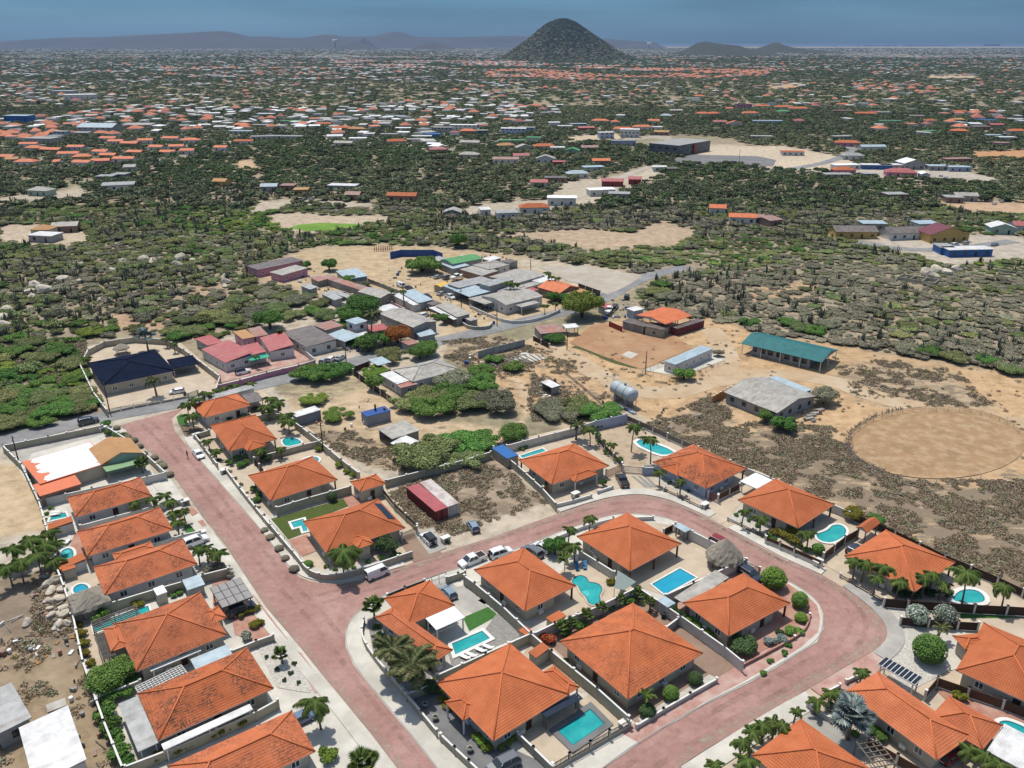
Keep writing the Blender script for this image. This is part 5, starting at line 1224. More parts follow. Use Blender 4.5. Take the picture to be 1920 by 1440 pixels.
WL('brown board fence behind the white flowering bushes',[(1690,1157),(1743,1161),(1798,1165),(1836,1167)],1.8,style='slat',base=.1,slatm='wood_dark')
WL('brown slat fence between round bush garden and L-shaped villa',[(1737,1295),(1759,1270),(1818,1290),(1884,1312),(1960,1342)],1.9,style='slat',base=.2,slatm='wood_brown')
WL('dark slat fence between L-shaped villa and bottom edge villa',[(1626,1382),(1684,1415),(1740,1447)],1.9,style='slat',base=.2,slatm='wood_brown')
WL('low pink wall in front of the silver fan palm',[(1515,1318),(1557,1345)],1.);WL('low wall beside the young palm of the solar carport villa',[(1587,1275),(1614,1262)],.9);WL('low white wall near the brick strip and palms',[(1548,1297),(1575,1283)],.9)
ISW=dict(mat='wall_beige')
WL('curved cream wall around the gravel garden at the junction',[(682,1159),(676,1187),(693,1218),(743,1279),(762,1301)],1.2,it=2,**ISW)
WL('cream street wall of the dark paved forecourt',[(762,1301),(790,1334),(818,1368)],1.3,**ISW);WL('second piece of forecourt wall down the street',[(826,1376),(852,1401),(879,1426),(905,1450)],1.3,**ISW)
WL('wall with iron fence at the head of the slabbed driveway',[(726,1114),(759,1101),(796,1087)],1.5,style='slat',base=.8,slatm='dark_frame',**ISW)
WL('black framed sliding gate with translucent panels',[(796,1086),(836,1072)],2.,style='mesh',slatm='dark_frame',base=0,name='driveway_gate',cat='gate',pier=1.6);WL('short cream wall by the white pickup',[(837,1082),(859,1075),(872,1070)],1.5,**ISW)
WL('long cream wall between slabbed driveway and clover pool villa',[(870.5,1079),(890,1093),(943,1137),(995.5,1187)],2.2,**ISW);WL('long cream wall between outdoor kitchen and brown paved yard',[(995.5,1187),(1034,1220),(1120,1290),(1179,1343)],2.2,**ISW)
WL('white capped wall between gravel pool yard and big villa',[(820.5,1265),(910,1225),(995.5,1187)],2.,**ISW);WL('short wall at the forecourt below the feather palms',[(762,1301),(820,1279)],1.5,**ISW)
WL('white capped wall behind the clover shaped pool',[(1001,1187),(1040,1168),(1120,1137),(1195.6,1100)],2.2,mat='wall_paint');WL('tall white capped wall stepping down beside the brown paved driveway',[(1195.6,1100),(1276,1154),(1359,1212),(1393,1240)],2.2)
WL('wall between clover pool garden and square villa',[(1087,1032),(1120,1052),(1152,1072)],1.9);WL('white capped wall above the beige lean-to roof',[(1248,1115),(1300,1092),(1357,1066),(1398,1048)],2.2)
WL('white street wall behind the red car',[(1267,980),(1330,1012),(1400,1048)],2.3,mat='stucco_white');WL('low white wall along the inner bend of the street',[(1045,1005),(1095,985),(1150,971),(1225,968)],1.,mat='stucco_white')
WL('brown fence piece between square villa and the bend',[(1245,992),(1262,984)],1.6,style='slat',base=0,slatm='wood_dark');WL('dark red gate beside the big round bush',[(1399,1052),(1425,1064)],1.7,style='vslat',base=0,slatm='red_paint',name='driveway_gate',cat='gate')
WL('low white front wall before three clipped round bushes',[(1194,1359),(1244,1329),(1294,1300),(1344,1272)],.9);WL('grey cross fence beside the brown driveway',[(1248,1176),(1272,1158)],1.7,mat='stucco_grey')
WL('low terracotta retaining wall around the hedged corner garden',[(1393,1245),(1457,1212),(1501,1187),(1515,1170),(1520,1145),(1515,1123)],.7,it=1,mat='paving_red',cap='paving_red')
WL('wall with brown vertical slats beside the dark edged pool',[(1036,1432),(1068,1413),(1107,1391),(1143,1370),(1179,1350)],1.7,style='vslat',base=.8,slatm='wood_brown',**ISW);WL('cream wall between dark forecourt and pool terrace',[(970.5,1373),(1000,1401),(1036,1436)],1.6,**ISW)
# utility boxes at the lot entrances
def pillar_box(label,p,h=1.2):
 w=W(p,h);root=thing('meter_cabinet',label,'meter cabinet',(w.x,w.y,0),.65);g=MB();g.box(-.8,-.5,0,.8,.5,h-.1);g.build('body','wall_paint',root);g=MB();g.box(-.9,-.6,h-.097,.9,.6,h);g.build('cap','coping_white',root)
 g=MB();g.box(-.5,-.54,.2,.5,-.503,h-.25);g.build('door','wood_grey',root)
for p,l in[((368,813),'white meter cabinet at the start of the upper street wall'),((420,879),'white meter cabinet between the second and third lot of the upper street'),((346,937),'white meter cabinet beside the palms of the blackened villa'),((377,996),'white meter cabinet behind the white driveway car'),((1079,923),'white meter cabinet on the yellow gated villa front wall'),((835,1006),'cream meter cabinet and green bin at the vacant lot'),((1322,943),'white meter cabinet at the end of the grey villa rail fence'),((1534,1050),'white meter cabinet at the corner below the kidney pool'),((1172,1352),'white meter cabinet at the end of the vertical slat wall'),((192,800),'white meter cabinet at the asphalt road corner')]:pillar_box(l,p)
# ================================================================ pools
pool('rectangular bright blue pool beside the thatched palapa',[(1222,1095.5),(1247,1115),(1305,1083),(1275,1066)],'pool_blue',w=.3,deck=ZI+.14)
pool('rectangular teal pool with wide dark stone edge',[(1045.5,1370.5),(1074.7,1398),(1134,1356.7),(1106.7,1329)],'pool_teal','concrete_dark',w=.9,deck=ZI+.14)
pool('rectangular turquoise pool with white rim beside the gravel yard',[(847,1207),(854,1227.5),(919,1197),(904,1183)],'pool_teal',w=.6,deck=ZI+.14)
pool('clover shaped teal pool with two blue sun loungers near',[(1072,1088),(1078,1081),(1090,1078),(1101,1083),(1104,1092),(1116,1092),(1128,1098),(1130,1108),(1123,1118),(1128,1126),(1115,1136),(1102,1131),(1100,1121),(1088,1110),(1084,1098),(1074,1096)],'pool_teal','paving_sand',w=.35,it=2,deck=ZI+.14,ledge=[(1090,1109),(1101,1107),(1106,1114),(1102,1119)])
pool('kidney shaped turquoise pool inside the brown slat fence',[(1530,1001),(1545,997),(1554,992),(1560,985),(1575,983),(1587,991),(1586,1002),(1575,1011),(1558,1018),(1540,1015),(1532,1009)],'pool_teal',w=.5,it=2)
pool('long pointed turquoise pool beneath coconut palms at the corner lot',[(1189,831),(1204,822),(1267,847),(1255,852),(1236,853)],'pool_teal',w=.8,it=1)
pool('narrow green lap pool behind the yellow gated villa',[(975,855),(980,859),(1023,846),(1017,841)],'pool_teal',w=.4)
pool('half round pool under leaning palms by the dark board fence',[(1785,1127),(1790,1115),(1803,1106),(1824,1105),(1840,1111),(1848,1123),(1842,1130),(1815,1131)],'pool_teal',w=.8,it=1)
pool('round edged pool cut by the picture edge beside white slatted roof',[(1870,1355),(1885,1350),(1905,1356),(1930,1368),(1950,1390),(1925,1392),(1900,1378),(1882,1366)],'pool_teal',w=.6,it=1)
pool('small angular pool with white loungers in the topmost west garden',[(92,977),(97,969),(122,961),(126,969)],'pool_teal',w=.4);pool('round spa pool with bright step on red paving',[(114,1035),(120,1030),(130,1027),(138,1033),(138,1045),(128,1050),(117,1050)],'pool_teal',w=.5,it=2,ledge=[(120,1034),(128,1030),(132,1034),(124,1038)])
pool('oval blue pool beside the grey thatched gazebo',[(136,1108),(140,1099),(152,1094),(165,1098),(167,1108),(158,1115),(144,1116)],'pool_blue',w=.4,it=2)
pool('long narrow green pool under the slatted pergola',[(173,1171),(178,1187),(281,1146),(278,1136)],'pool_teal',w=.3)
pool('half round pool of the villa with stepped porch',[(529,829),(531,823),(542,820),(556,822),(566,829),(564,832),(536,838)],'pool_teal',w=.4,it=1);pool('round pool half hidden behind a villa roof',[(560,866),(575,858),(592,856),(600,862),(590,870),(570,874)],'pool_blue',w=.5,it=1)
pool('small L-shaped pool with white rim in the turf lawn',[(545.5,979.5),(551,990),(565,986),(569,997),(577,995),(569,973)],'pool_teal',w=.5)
# ================================================================ vehicles
car('van','white',(692,1079),(722,1067),'white panel van parked at the pavement below the shaggy palm',.8,cat='van',name='parked_van')
car('pickup','white',(905,1041),(865,1057),'white pickup truck with dark bed on the brick street',.8,name='pickup_truck',cat='pickup truck')
car('suv','white',(920,1042),(958,1029),'white off-road wagon parked just ahead of the pickup',.8,spare=True);car('suv','grey',(1010,1041),(986,1026),'grey wagon half hidden behind the villa roof ridge',.8)
car('hatch','white',(1030,1032),(1003,1018),'white hatchback beside the tall green tree',.7);car('jeep','white',(812,1017),(794,999),'white off-road car with black soft top in its driveway',.9,spare=True)
car('hatch','steelblue',(894,997),(880,975),'steel blue hatchback parked on the dusty verge',.7);car('pickup','black',(1173,911),(1161,889),'black double cab pickup at the yellow gates',.8,name='pickup_truck',cat='pickup truck')
car('suv','red',(1334,1009),(1372,1028),'dark red wagon parked along the white street wall',.8);car('hatch','navy',(1590,1037),(1615,1020),'dark blue car in the driveway beside the palm row',.7)
car('suv','grey',(965,1422),(921,1444),'grey car with black roof on the dark paved forecourt',.8);car('hatch','steelblue',(850,1120),(830,1100),'blue car beside the grey driveway slabs',.7)
car('sedan','white',(364,842),(380,860),'white saloon at the kerb with a person standing beside it',.7);car('suv','white',(350,1019),(384,1007),'white crossover in the driveway between palms',.8)
car('suv','navy',(150,792),(181,785),'dark violet people carrier driving on the asphalt road',.8);car('hatch','white',(345,731),(317,735),'white hatchback inside the gravel yard of the navy roofed house',.7)
car('suv','navy',(1397,1070),(1416,1082),'dark wagon behind the big round bush',.8);car('hatch','blue',(550,1352),(580,1338),'blue grey car under the palm near the yellow hedge',.7)
car('suv','navy',(435,1148),(470,1133),'dark car standing under the grey panel carport',.8);car('hatch','red',(1770,1425),(1795,1405),'red and white car under the L-shaped villa eave',.7)
car('jeep','white',(443,699),(468,693),'white off-road car in front of the red roofed house',.8,spare=True);car('hatch','silver',(600,681),(615,670),'silver blue car, nearest to the hedge of three at the white house',.7);car('hatch','white',(614,678),(629,667),'white car in the middle of three at the white house',.7);car('sedan','silver',(629,676),(647,664),'silver saloon, nearest the road of three at the white house',.7)
for k_,c_,a_,b_,l_ in[('van','white',(744,532),(760,538),'white van parked beside the black car in the dirt yard'),('hatch','black',(760,537),(776,543),'black car beside the white van in the dirt yard'),('sedan','black',(793,552),(808,557),'dark car half hidden behind grey sheds'),('sedan','silver',(812,521),(830,516),'silver saloon in the dirt yard by the large tree'),('suv','grey',(832,522),(846,518),'dark grey car beside the covered boat'),('sedan','silver',(820,552),(838,547),'silver car next to the yellow tarpaulin'),('pickup','white',(834,552),(853,560),'white pickup in front of the open garage'),('hatch','white',(788,592),(803,588),'white car in the lane behind the large grey roof'),('suv','black',(1174,561),(1176,552),'dark car at the bend of the asphalt road'),('suv','black',(1150,579),(1156,571),'black car behind the white boat'),('suv','white',(1781,461),(1800,457),'white wagon in front of the yellow gabled house'),('hatch','silver',(1803,457),(1819,453),'silver car against the yellow wall'),('sedan','blue',(1857,460),(1874,456),'blue car on the road by the yellow gabled house'),('hatch','white',(1758,331),(1770,328),'first white car in the street of small shops'),('hatch','white',(1768,334),(1780,331),'second white car in the street of small shops'),('hatch','white',(489,372),(500,368),'white car on the dirt road above the green pond'),('sedan','grey',(564,375),(577,371),'grey car outside the yellow roofed house'),('hatch','silver',(578,375),(591,371),'silver car outside the yellow roofed house'),('van','white',(244,357),(259,354),'white van in the walled yard of the long white house'),('hatch','white',(1858,383),(1872,379),'white car in front of the scrap yard row'),('sedan','silver',(1872,379),(1886,375),'silver car at the scrap yard'),('suv','blue',(1848,377),(1858,373),'blue car at the scrap yard'),('hatch','white',(1892,371),(1905,368),'white car farthest back in the scrap yard')]:
 car(k_,c_,a_,b_,l_,.7,parts=False)
def boat(label,p,q,L=7.):
 a,b=W(p,1.2),W(q,1.2);c=(a+b)/2;an=math.atan2((b-a).y,(b-a).x);root=thing('motor_boat',label,'boat',(c.x,c.y,.75),an);g=MB();st=[(-L/2,.9),(-L/4,1.1),(L/8,1.1),(L*.35,.7),(L/2,.03)]
 V=[];
 for x,w in st:V+=[(x,-w,1.1),(x,-w*.6,.2),(x,0,.0),(x,w*.6,.2),(x,w,1.1)]
 g.add(V,[(i*5+k,(i+1)*5+k,(i+1)*5+k+1,i*5+k+1)for i in range(4)for k in range(4)]+[(0,1,2,3,4)]);g.add([(x,-w,1.05)for x,w in st]+[(x,w,1.05)for x,w in st[::-1]],[tuple(range(10))]);g.build('hull','white_paint',root)
 g=MB();g.box(-.8,-.7,1.06,1.,.7,1.8);g.build('cabin','glass',root);g=MB();g.box(-1.1,-.8,1.803,.8,.8,1.87);g.build('cabin_roof','white_paint',root)
 g=MB();g.box(-L*.4,-.08,-.45,L*.6,.08,-.3);g.box(-1,-.9,-.4,-.8,.9,-.2);g.build('trailer','steel',root)
 for s_ in(-1,1):g=MB();g.tube([(-.9,s_*.9,-.4),(-.9,s_*1.1,-.4)],.32,10);g.build('wheel','black_rubber',root)
boat('white motor boat on a trailer beside the bright green tree',(1136,590),(1148,573),8);boat('white boat under a blue cover in the dirt yard',(845,523),(868,516),7)
# ================================================================ containers, tank and other yard things
def container(label,corners,col,h=2.6,ribs=16,z=0,name='shipping_container',top=None):
 c,a,hx,hy=fit(corners,h);root=thing(name,label,'container',(c.x,c.y,z),a);g=MB();g.box(-hx+.06,-hy+.06,.15,hx-.06,hy-.06,h-.07);g.build('body',col,root)
 g=MB()
 L=max(hx,hy)*2;n=int(L/.28);lx=hx>=hy
 for i in range(n):
  u=-L/2+(i+.5)*L/n
  if lx:g.box(u-.07,-hy+.01,.2,u+.07,-hy+.057,h-.1);g.box(u-.07,hy-.057,.2,u+.07,hy-.01,h-.1)
  else:g.box(-hx+.01,u-.07,.2,-hx+.057,u+.07,h-.1);g.box(hx-.057,u-.07,.2,hx-.01,u+.07,h-.1)
 tag(g.build('side_rib',col,root),kind='stuff')
 g=MB();g.box(-hx,-hy,h-.067,hx,hy,h);g.build('roof',top or col,root)
 for e_ in(1,):
  for s_ in(-1,1):
   g=MB()
   if lx:g.box(0,-hy/2+.08,.2,.05,hy/2-.08,h-.12);d=g.build('door',col,root,(hx-.055,s_*hy/2,0));k=MB();k.box(.053,-.03,.3,.09,.03,h-.2)
   else:g.box(-hx/2+.08,-.05,.2,hx/2-.08,0,h-.12);d=g.build('door',col,root,(s_*hx/2,-hy+.055,0));k=MB();k.box(-.03,-.09,.3,.03,-.053,h-.2)
   k.build('lock_bar','steel',d)
 return root
surf('container_red',(.20,.035,.035),(.16,.03,.03),.8,.6,c3=(.12,.04,.03),s3=.3,a3=.6);surf('container_red_top',(.38,.10,.11),(.32,.08,.09),.4,.7);surf('container_white',(.55,.52,.50),(.45,.40,.38),.5,.7,c3=(.30,.20,.17),s3=.4,a3=.7);surf('container_grey',(.25,.27,.31),(.21,.23,.27),.4,.6)
container('long dark red shipping container in the vacant lot',[(763,914),(816,960),(838,951),(786,905)],'container_red',top='container_red_top');container('rusty white shipping container beside the dark red one',[(786.5,904.5),(838.5,950.5),(861,943),(808,897.5)],'container_white')
container('grey windowless container box behind the garden wall',[(547,774),(554,783),(600,768),(590,760)],'container_grey',2.8,top='metal_white');container('maroon shipping container beside the orange open roof',[(1262,612),(1270,618),(1317,600),(1308,596)],'metal_maroon',2.6,top='metal_brown')
container('container with torn blue tarpaulin roof behind the vacant lot wall',[(925,840),(950,861),(970,853),(943,832)],'wall_beige',2.5,top='tarp_blue')
# grey generator cabin
sg=shed('grey generator cabin with blue roof and chimney on the dirt yard',[(679,773),(686,782),(731,770),(721,760)],2.8,'flat','container_grey','board_blue',name='generator_cabin',cat='generator',wins=(),over=.05)
for x,y,hh,r_ in[(-.6,.2,1.6,.25),(.4,2.2,.5,.3)]:g=MB();g.cyl(x,y,2.8,2.8+hh,r_,10);g.build('exhaust_pipe','wood_brown',sg)
def bin_(label,p,m='bin_blue'):
 w=W(p);root=thing('wheeled_bin',label,'bin',(w.x,w.y,0),R.uniform(0,3),'wheeled rubbish bins');g=MB();v=[(-.25,-.28,.1),(.25,-.28,.1),(.25,.28,.1),(-.25,.28,.1),(-.32,-.36,1.),(.32,-.36,1.),(.32,.36,1.),(-.32,.36,1.)]
 g.add(v,[(3,2,1,0),(4,5,6,7),(0,1,5,4),(1,2,6,5),(2,3,7,6),(3,0,4,7)]);g.build('body',m,root);g=MB();g.box(-.35,-.4,1.003,.35,.38,1.08);g.build('lid',m,root)
 for s_ in(-1,1):g=MB();g.tube([(s_*.22,.3,.12),(s_*.3,.3,.12)],.12,8);g.build('wheel','black_rubber',root)
for p,l in[((699,793),'blue bin with yellow label beside the generator cabin'),((704,792),'blue bin next to the labelled one at the generator cabin'),((715,790),'blue bin alone at the right end of the generator cabin'),((873,683),'blue bin at the end of the grey hip roofed house'),((877,684),'second blue bin at the end of the grey hip roofed house'),((926,608),'large blue bin at the road junction pole')]:bin_(l,p)
bin_('green bin beside the cream meter cabinet',(840,1018),'bin_green');bin_('dark bin in the garden corner behind the big pyramid villa',(1243,1160),'black_rubber');bin_('dark bin at the roadside wall of the navy roofed house',(347,742),'black_rubber')
# pressure tank on concrete legs
a,b=W3((1158,727),3.6),W3((1182,742),3.2);c=(a+b)/2;an=math.atan2((b-a).y,(b-a).x);tk=thing('storage_tank','large pale blue steel tank lying on concrete legs','tank',(c.x,c.y,0),an);Lh=3.6;r_=1.85
prof=[(-Lh-.9,.02),(-Lh-.8,.8),(-Lh-.5,1.4),(-Lh,1.85),(-Lh+.5,r_),(Lh-.5,r_),(Lh,1.85),(Lh+.5,1.4),(Lh+.8,.8),(Lh+.9,.02)]
g=MB();g.tube([(x,0,3.6)for x,_ in prof],[r for _,r in prof],26);g.build('shell','tank_paint',tk)
for x in(-2.2,2.2):g=MB();g.box(x-.35,-1.3,0,x+.35,1.3,2.1);g.build('leg','block_wall',tk)
for x in(-1.2,1.6):g=MB();g.tube([(x+0,(r_+.05)*math.cos(t),3.6+(r_+.02)*math.sin(t))for t in np.linspace(0,2*math.pi,20)],.045,5);g.build('steel_band','dark_frame',tk)
g=MB();g.cyl(.4,0,5.55,6.,.35,10);g.build('hatch','steel',tk)
g=MB();g.tube([(Lh+.9,0,3.4),(Lh+1.3,0,3.2),(Lh+1.3,0,.3),(Lh+4,1.4,.2)],.1,6);g.build('pipe','steel',tk)
for i,(p,q)in enumerate([((1160,762),(1182,772)),((1152,757),(1172,770)),((1168,765),(1188,778))]):
 a,b=W(p),W(q);root=thing('pipe_bundle',['blue and white pipes stacked beside the tank','outermost pipe bundle near the grey corner wall','pipe bundle pointing at the mesh fence'][i],'pipes',(a.x,a.y,0),0)
 for k in range(4):n_=Vector((-(b-a).y,(b-a).x)).normalized()*.35*k;g=MB();g.tube([(n_.x,n_.y,.18),((b-a).x+n_.x,(b-a).y+n_.y,.18)],.13,7);g.build('pipe',['tarp_blue','white_paint','steel','white_paint'][k],root)
# loungers
def lounger(label,p,an,m):
 w=W(p,.4);root=thing('sun_lounger',label,'sun lounger',(w.x,w.y,ZI+.05),an,'sun loungers by the pools');g=MB();g.box(-1.,-.32,.3,.35,.32,.38);g.build('seat',m,root);g=MB();g.add([(.36,-.32,.3),(1.,-.32,.7),(1.,.32,.7),(.36,.32,.3),(.36,-.32,.38),(1.,-.32,.78),(1.,.32,.78),(.36,.32,.38)],[(3,2,1,0),(4,5,6,7),(0,1,5,4),(1,2,6,5),(2,3,7,6),(3,0,4,7)]);g.build('backrest',m,root)
 for x in(-.85,.3):
  for y in(-.28,.28):g=MB();g.box(x-.03,y-.03,0,x+.03,y+.03,.297);g.build('leg','steel',root)
lounger('blue sun lounger, nearer the tree, by the clover pool',(1082,1063),1.65,'lounger_blue');lounger('blue sun lounger nearer the garden wall by the clover pool',(1097,1061),1.45,'lounger_blue')
for i,p in enumerate([(873,1233),(885,1229),(902,1220),(916,1214)]):lounger('white sun lounger, %s from the villa, along the turquoise pool wall'%ORD[i],p,-.55,'white_paint')
for i,p in enumerate([(103,965),(107,960)]):lounger(['white lounger nearer the water of the topmost west garden','white lounger nearer the wall of the topmost west garden'][i],p,.3,'white_paint')
lounger('white lounger on the red paving beside the round spa pool',(128,1014),1.6,'white_paint');lounger('white lounger under the palms beside the half round pool',(1758,1112),.7,'white_paint')
# planters
for i,p in enumerate([(797,1321),(816,1345),(881,1404),(792,1288)]):
 w=W(p,.6);root=thing('planter',['round stone planter, %s down the dark forecourt'%ORD[i]][0],'planter',(w.x,w.y,ZI),0,'round planters on the dark forecourt');g=MB();g.tube([(0,0,0),(0,0,.5),(0,0,.7),(0,0,.62)],[.3,.45,.5,.38],12);g.build('pot','block_wall',root);put('foliage',proto('bush:leaf_dark',0)[0],root,(0,0,.5),scale=.35)
# the person beside the white saloon
def person():
 w=W((352,859));root=thing('person','person in blue shirt and dark shorts standing at the open car','person',(w.x,w.y,.2),1.)
 J={'pel':(0,0,.95),'ch':(0,0,1.35),'nk':(0,0,1.5),'hd':(.02,0,1.64),'tp':(.02,0,1.74),'ls':(0,.19,1.42),'le':(.04,.27,1.14),'lh':(.16,.26,.92),'rs':(0,-.19,1.42),'re':(.1,-.28,1.16),'rh':(.3,-.24,1.1),'lk':(.03,.11,.5),'lf':(0,.12,.06),'lt':(.16,.13,.03),'rk':(.02,-.11,.5),'rf':(-.02,-.12,.06),'rt':(.14,-.13,.03)}
 Ed=[('pel','ch'),('ch','nk'),('nk','hd'),('hd','tp'),('ch','ls'),('ls','le'),('le','lh'),('ch','rs'),('rs','re'),('re','rh'),('pel','lk'),('lk','lf'),('lf','lt'),('pel','rk'),('rk','rf'),('rf','rt')]
 Rr=dict(pel=.15,ch=.16,nk=.06,hd=.1,tp=.07,ls=.07,rs=.07,le=.045,re=.045,lh=.035,rh=.035,lk=.075,rk=.075,lf=.05,rf=.05,lt=.035,rt=.035)
 def sk(name,keys,ed,mat,k=1.,add=.0):
  ks=list(keys);me=bpy.data.meshes.new(name);me.from_pydata([J[q]for q in ks],[(ks.index(a),ks.index(b))for a,b in ed],[]);o=put(name,me,root);o.modifiers.new('skin','SKIN');sl_=me.skin_vertices[0].data if me.skin_vertices else None
  if sl_ is None:return o
  for i,q in enumerate(ks):sl_[i].radius=(Rr[q]*k+add,)*2;sl_[i].use_root=(i==0)
  o.modifiers.new('sub','SUBSURF').levels=1;me.materials.append(M[mat]);return o
 try:
  import bmesh
  def mk(name,keys,ed,mat,add):
   ks=list(keys);me=bpy.data.meshes.new(name);bm=bmesh.new();ly=bm.verts.layers.skin.verify();vs=[bm.verts.new(J[q])for q in ks]
   for i,q in enumerate(ks):vs[i][ly].radius=(Rr[q]+add,)*2;vs[i][ly].use_root=(i==0)
   for a,b in ed:bm.edges.new((vs[ks.index(a)],vs[ks.index(b)]))
   bm.to_mesh(me);bm.free();o=put(name,me,root);o.modifiers.new('skin','SKIN');s_=o.modifiers.new('sub','SUBSURF');s_.levels=1;s_.render_levels=1;me.materials.append(M[mat])
  mk('body',J,Ed,'skin',.0);mk('shirt',['ch','pel','nk','ls','le','rs','re'],[('pel','ch'),('ch','nk'),('ch','ls'),('ls','le'),('ch','rs'),('rs','re')],'shirt_blue',.022);mk('shorts',['pel','lk','rk'],[('pel','lk'),('pel','rk')],'shorts_dark',.03)
  g=MB();g.tube([(0,0,1.62),(0,0,1.72),(0,0,1.79)],[.12,.12,.05],10);g.build('hair','hair_dark',root)
 except Exception as ex:print('person',ex)
person()
# utility poles
def pole(label,top,h,foot=None,arms=True):
 w=W(top,h)if foot is None else W(foot);root=thing('utility_pole',label,'utility pole',(w.x,w.y,0),R.uniform(0,3),'wooden utility poles');g=MB();g.tube([(0,0,0),(0,0,h)],[.16,.11],8);g.build('pole','wood_dark',root)
 if arms:g=MB();g.box(-1.,-.05,h-.9,1.,.05,h-.78);g.build('crossarm','wood_dark',root)
 if arms:
  for x in(-.9,.9):g=MB();g.cyl(x,0,h-.777,h-.6,.05,6);g.build('insulator','coping_white',root)
for foot,h,l in[((206,774),8.5,'dark pole at the wall corner of the navy roofed house'),((606,846),7.5,'dark pole standing behind the half round pool garden'),((36,869),7,'dark pole beside the painted flat roof'),((932,612),8,'pole at the dirt road junction with the blue bin'),((692,650),9,'dark pole beside the two storey cabin'),((1210,701),7,'pole at the corner of the trailer yard'),((1063,656),6,'pole beside the patched roof shed'),((865,577),7,'pole behind the beige long house'),((995,506),7,'pole on the bare dirt lot above the grey roofs'),((650,688),6,'thin pole at the roadside gate by the white cars'),((757,575),8,'pole between the pink wall and grey sheds'),((1078,318),10,'pole among scrub behind the brown block'),((1385,310),12,'tall pole at the marked car park'),((112,250),34,'tall thin mast above the town beside the blue hall')]:pole(l,None,h,foot,arms=h<20)
# ================================================================ houses of the hamlet (roof corners at height h)
SH=shed
navy=SH('navy hip roofed house in the walled sand yard',[(162,680),(194,724),(329,695),(291,656)],3.2,'hip','stucco','roof_navy',rise=2.,over=.7)
SH('navy lean-to carport joined to the navy roofed house',[(310,673),(325,691),(375,681),(360,667)],2.8,'flat',roofm='roof_navy',name='carport',cat='carport',posts='white')
sheet('yard',[(150,690),(165,650),(230,636),(335,640),(412,705),(400,738),(300,752),(200,768),(175,730)],'paving_sand')
WL('cream wall around the sand yard of the navy roofed house',[(200,768),(175,735),(150,683),(165,655),(195,640),(250,632),(310,636),(345,655),(412,705),(405,728)],2.,mat='wall_beige')
WL('low wall with wire mesh along the road before the navy roofed house',[(200,768),(250,757),(300,748),(350,738)],1.3,mat='wall_beige',style='mesh',base=.6,slatm='steel',pier=4);WL('open black driveway gate of the navy roofed yard',[(352,737),(370,731)],1.6,style='vslat',base=0,slatm='dark_frame',name='driveway_gate',cat='gate')
SH('roof block with maroon sheets nearest the navy roofed house',[(390,652),(417,681),(464,663),(430,636)],3.6,'mono','stucco_white','metal_red',tilt=1.,over=.15)
SH('low red and white sheet roof at the rear of the maroon block',[(367,634),(390,650),(412,640),(397,627)],3.,'flat','stucco_grey','metal_red')
SH('middle red roof with green canopy below it',[(451,648),(465,667),(497,660),(484,642)],3.2,'mono','stucco_white','metal_red',over=.1);SH('large maroon roof with pale gable front and garage door',[(486,629),(505,653),(565,650),(520,627)],3.6,'mono','stucco_white','metal_red',tilt=1.,over=.15)
SH('ochre roof piece behind the maroon roofs',[(442,622),(452,637),(476,631),(460,616)],3.4,'flat','stucco_pink','roof_ochre');SH('pink stained roof piece behind the maroon roofs',[(460,615),(480,631),(507,627),(485,614)],3.2,'flat','stucco_pink','metal_rust')
SH('bright green shade canopy under the red roofs',[(465,670),(467,677),(505,669),(499,661)],2.6,'flat',roofm='shade_green',name='canopy',cat='canopy',posts=True)
WL('pink wall with white piers before the maroon roofs',[(408,722),(450,712),(500,698),(560,684),(590,675)],1.7,mat='stucco_pink');WL('pale wall between the maroon roofs and white house',[(565,652),(590,672)],1.8)
sheet('yard',[(400,722),(412,690),(500,665),(570,655),(590,674),(500,696)],'paving_pink')
SH('white house with weathered brown roof and three cars outside',[(532,622),(572,652),(627,636),(585,609)],3.4,'mono','stucco_white','metal_brown',over=.25,frame='dark_frame');SH('rusty striped roof behind the brown roofed house',[(589,609),(610,620),(642,610),(622,600)],3.2,'flat','stucco_grey','metal_rust')
SH('pale blue grey sheet roof over open workshop',[(617,627),(645,641),(675,630),(642,616)],3.,'mono','stucco_grey','metal_blue',open_=(0,),wins=());SH('two storey white cabin with blue white roof',[(649,600),(665,609),(689,601),(670,594)],5.6,'flat','stucco_white','metal_blue',over=.3,wz=3.6,frame='dark_frame')
SH('small white sheet roof below the two storey cabin',[(667,625),(675,634),(697,630),(687,621)],2.8,'flat','stucco_white','metal_white');SH('bright red flat roof beside the palm',[(687,612),(695,622),(735,616),(715,607)],2.8,'flat','stucco_white','metal_red')
SH('large hall with pale grey corrugated roof',[(715,587),(775,617),(814,601),(757,577)],4.,'gable','block_wall','metal_beige',rise=.8);SH('white flat roof behind the large grey hall',[(706,576),(715,586),(745,576),(732,569)],3.4,'flat','stucco_white','metal_white')
SH('carport with pale blue roof at the dark fence',[(692,675),(707,685),(734,679),(715,667)],2.8,'flat',roofm='metal_blue',name='carport',cat='carport',posts=True);SH('grey blue lean-to boxes at the hall corner',[(782,622),(786,632),(813,626),(809,616)],2.2,'mono','stucco_grey','metal_blue',name='lean_to',cat='lean-to',wins=())
SH('long house with grey hip roof among dense trees',[(737,692),(772,716),(866,692),(822,673)],3.2,'hip','stucco_white','metal_beige',rise=1.6);SH('white annex roof with dark awning beside the grey hip roof',[(712,702),(745,720),(765,714),(736,694)],3.,'flat','stucco_white','metal_white',over=.2);SH('pink capped annex roof at the grey hip roofed house',[(743,719),(750,729),(782,719),(772,712)],2.8,'flat','stucco_grey','metal_rust')
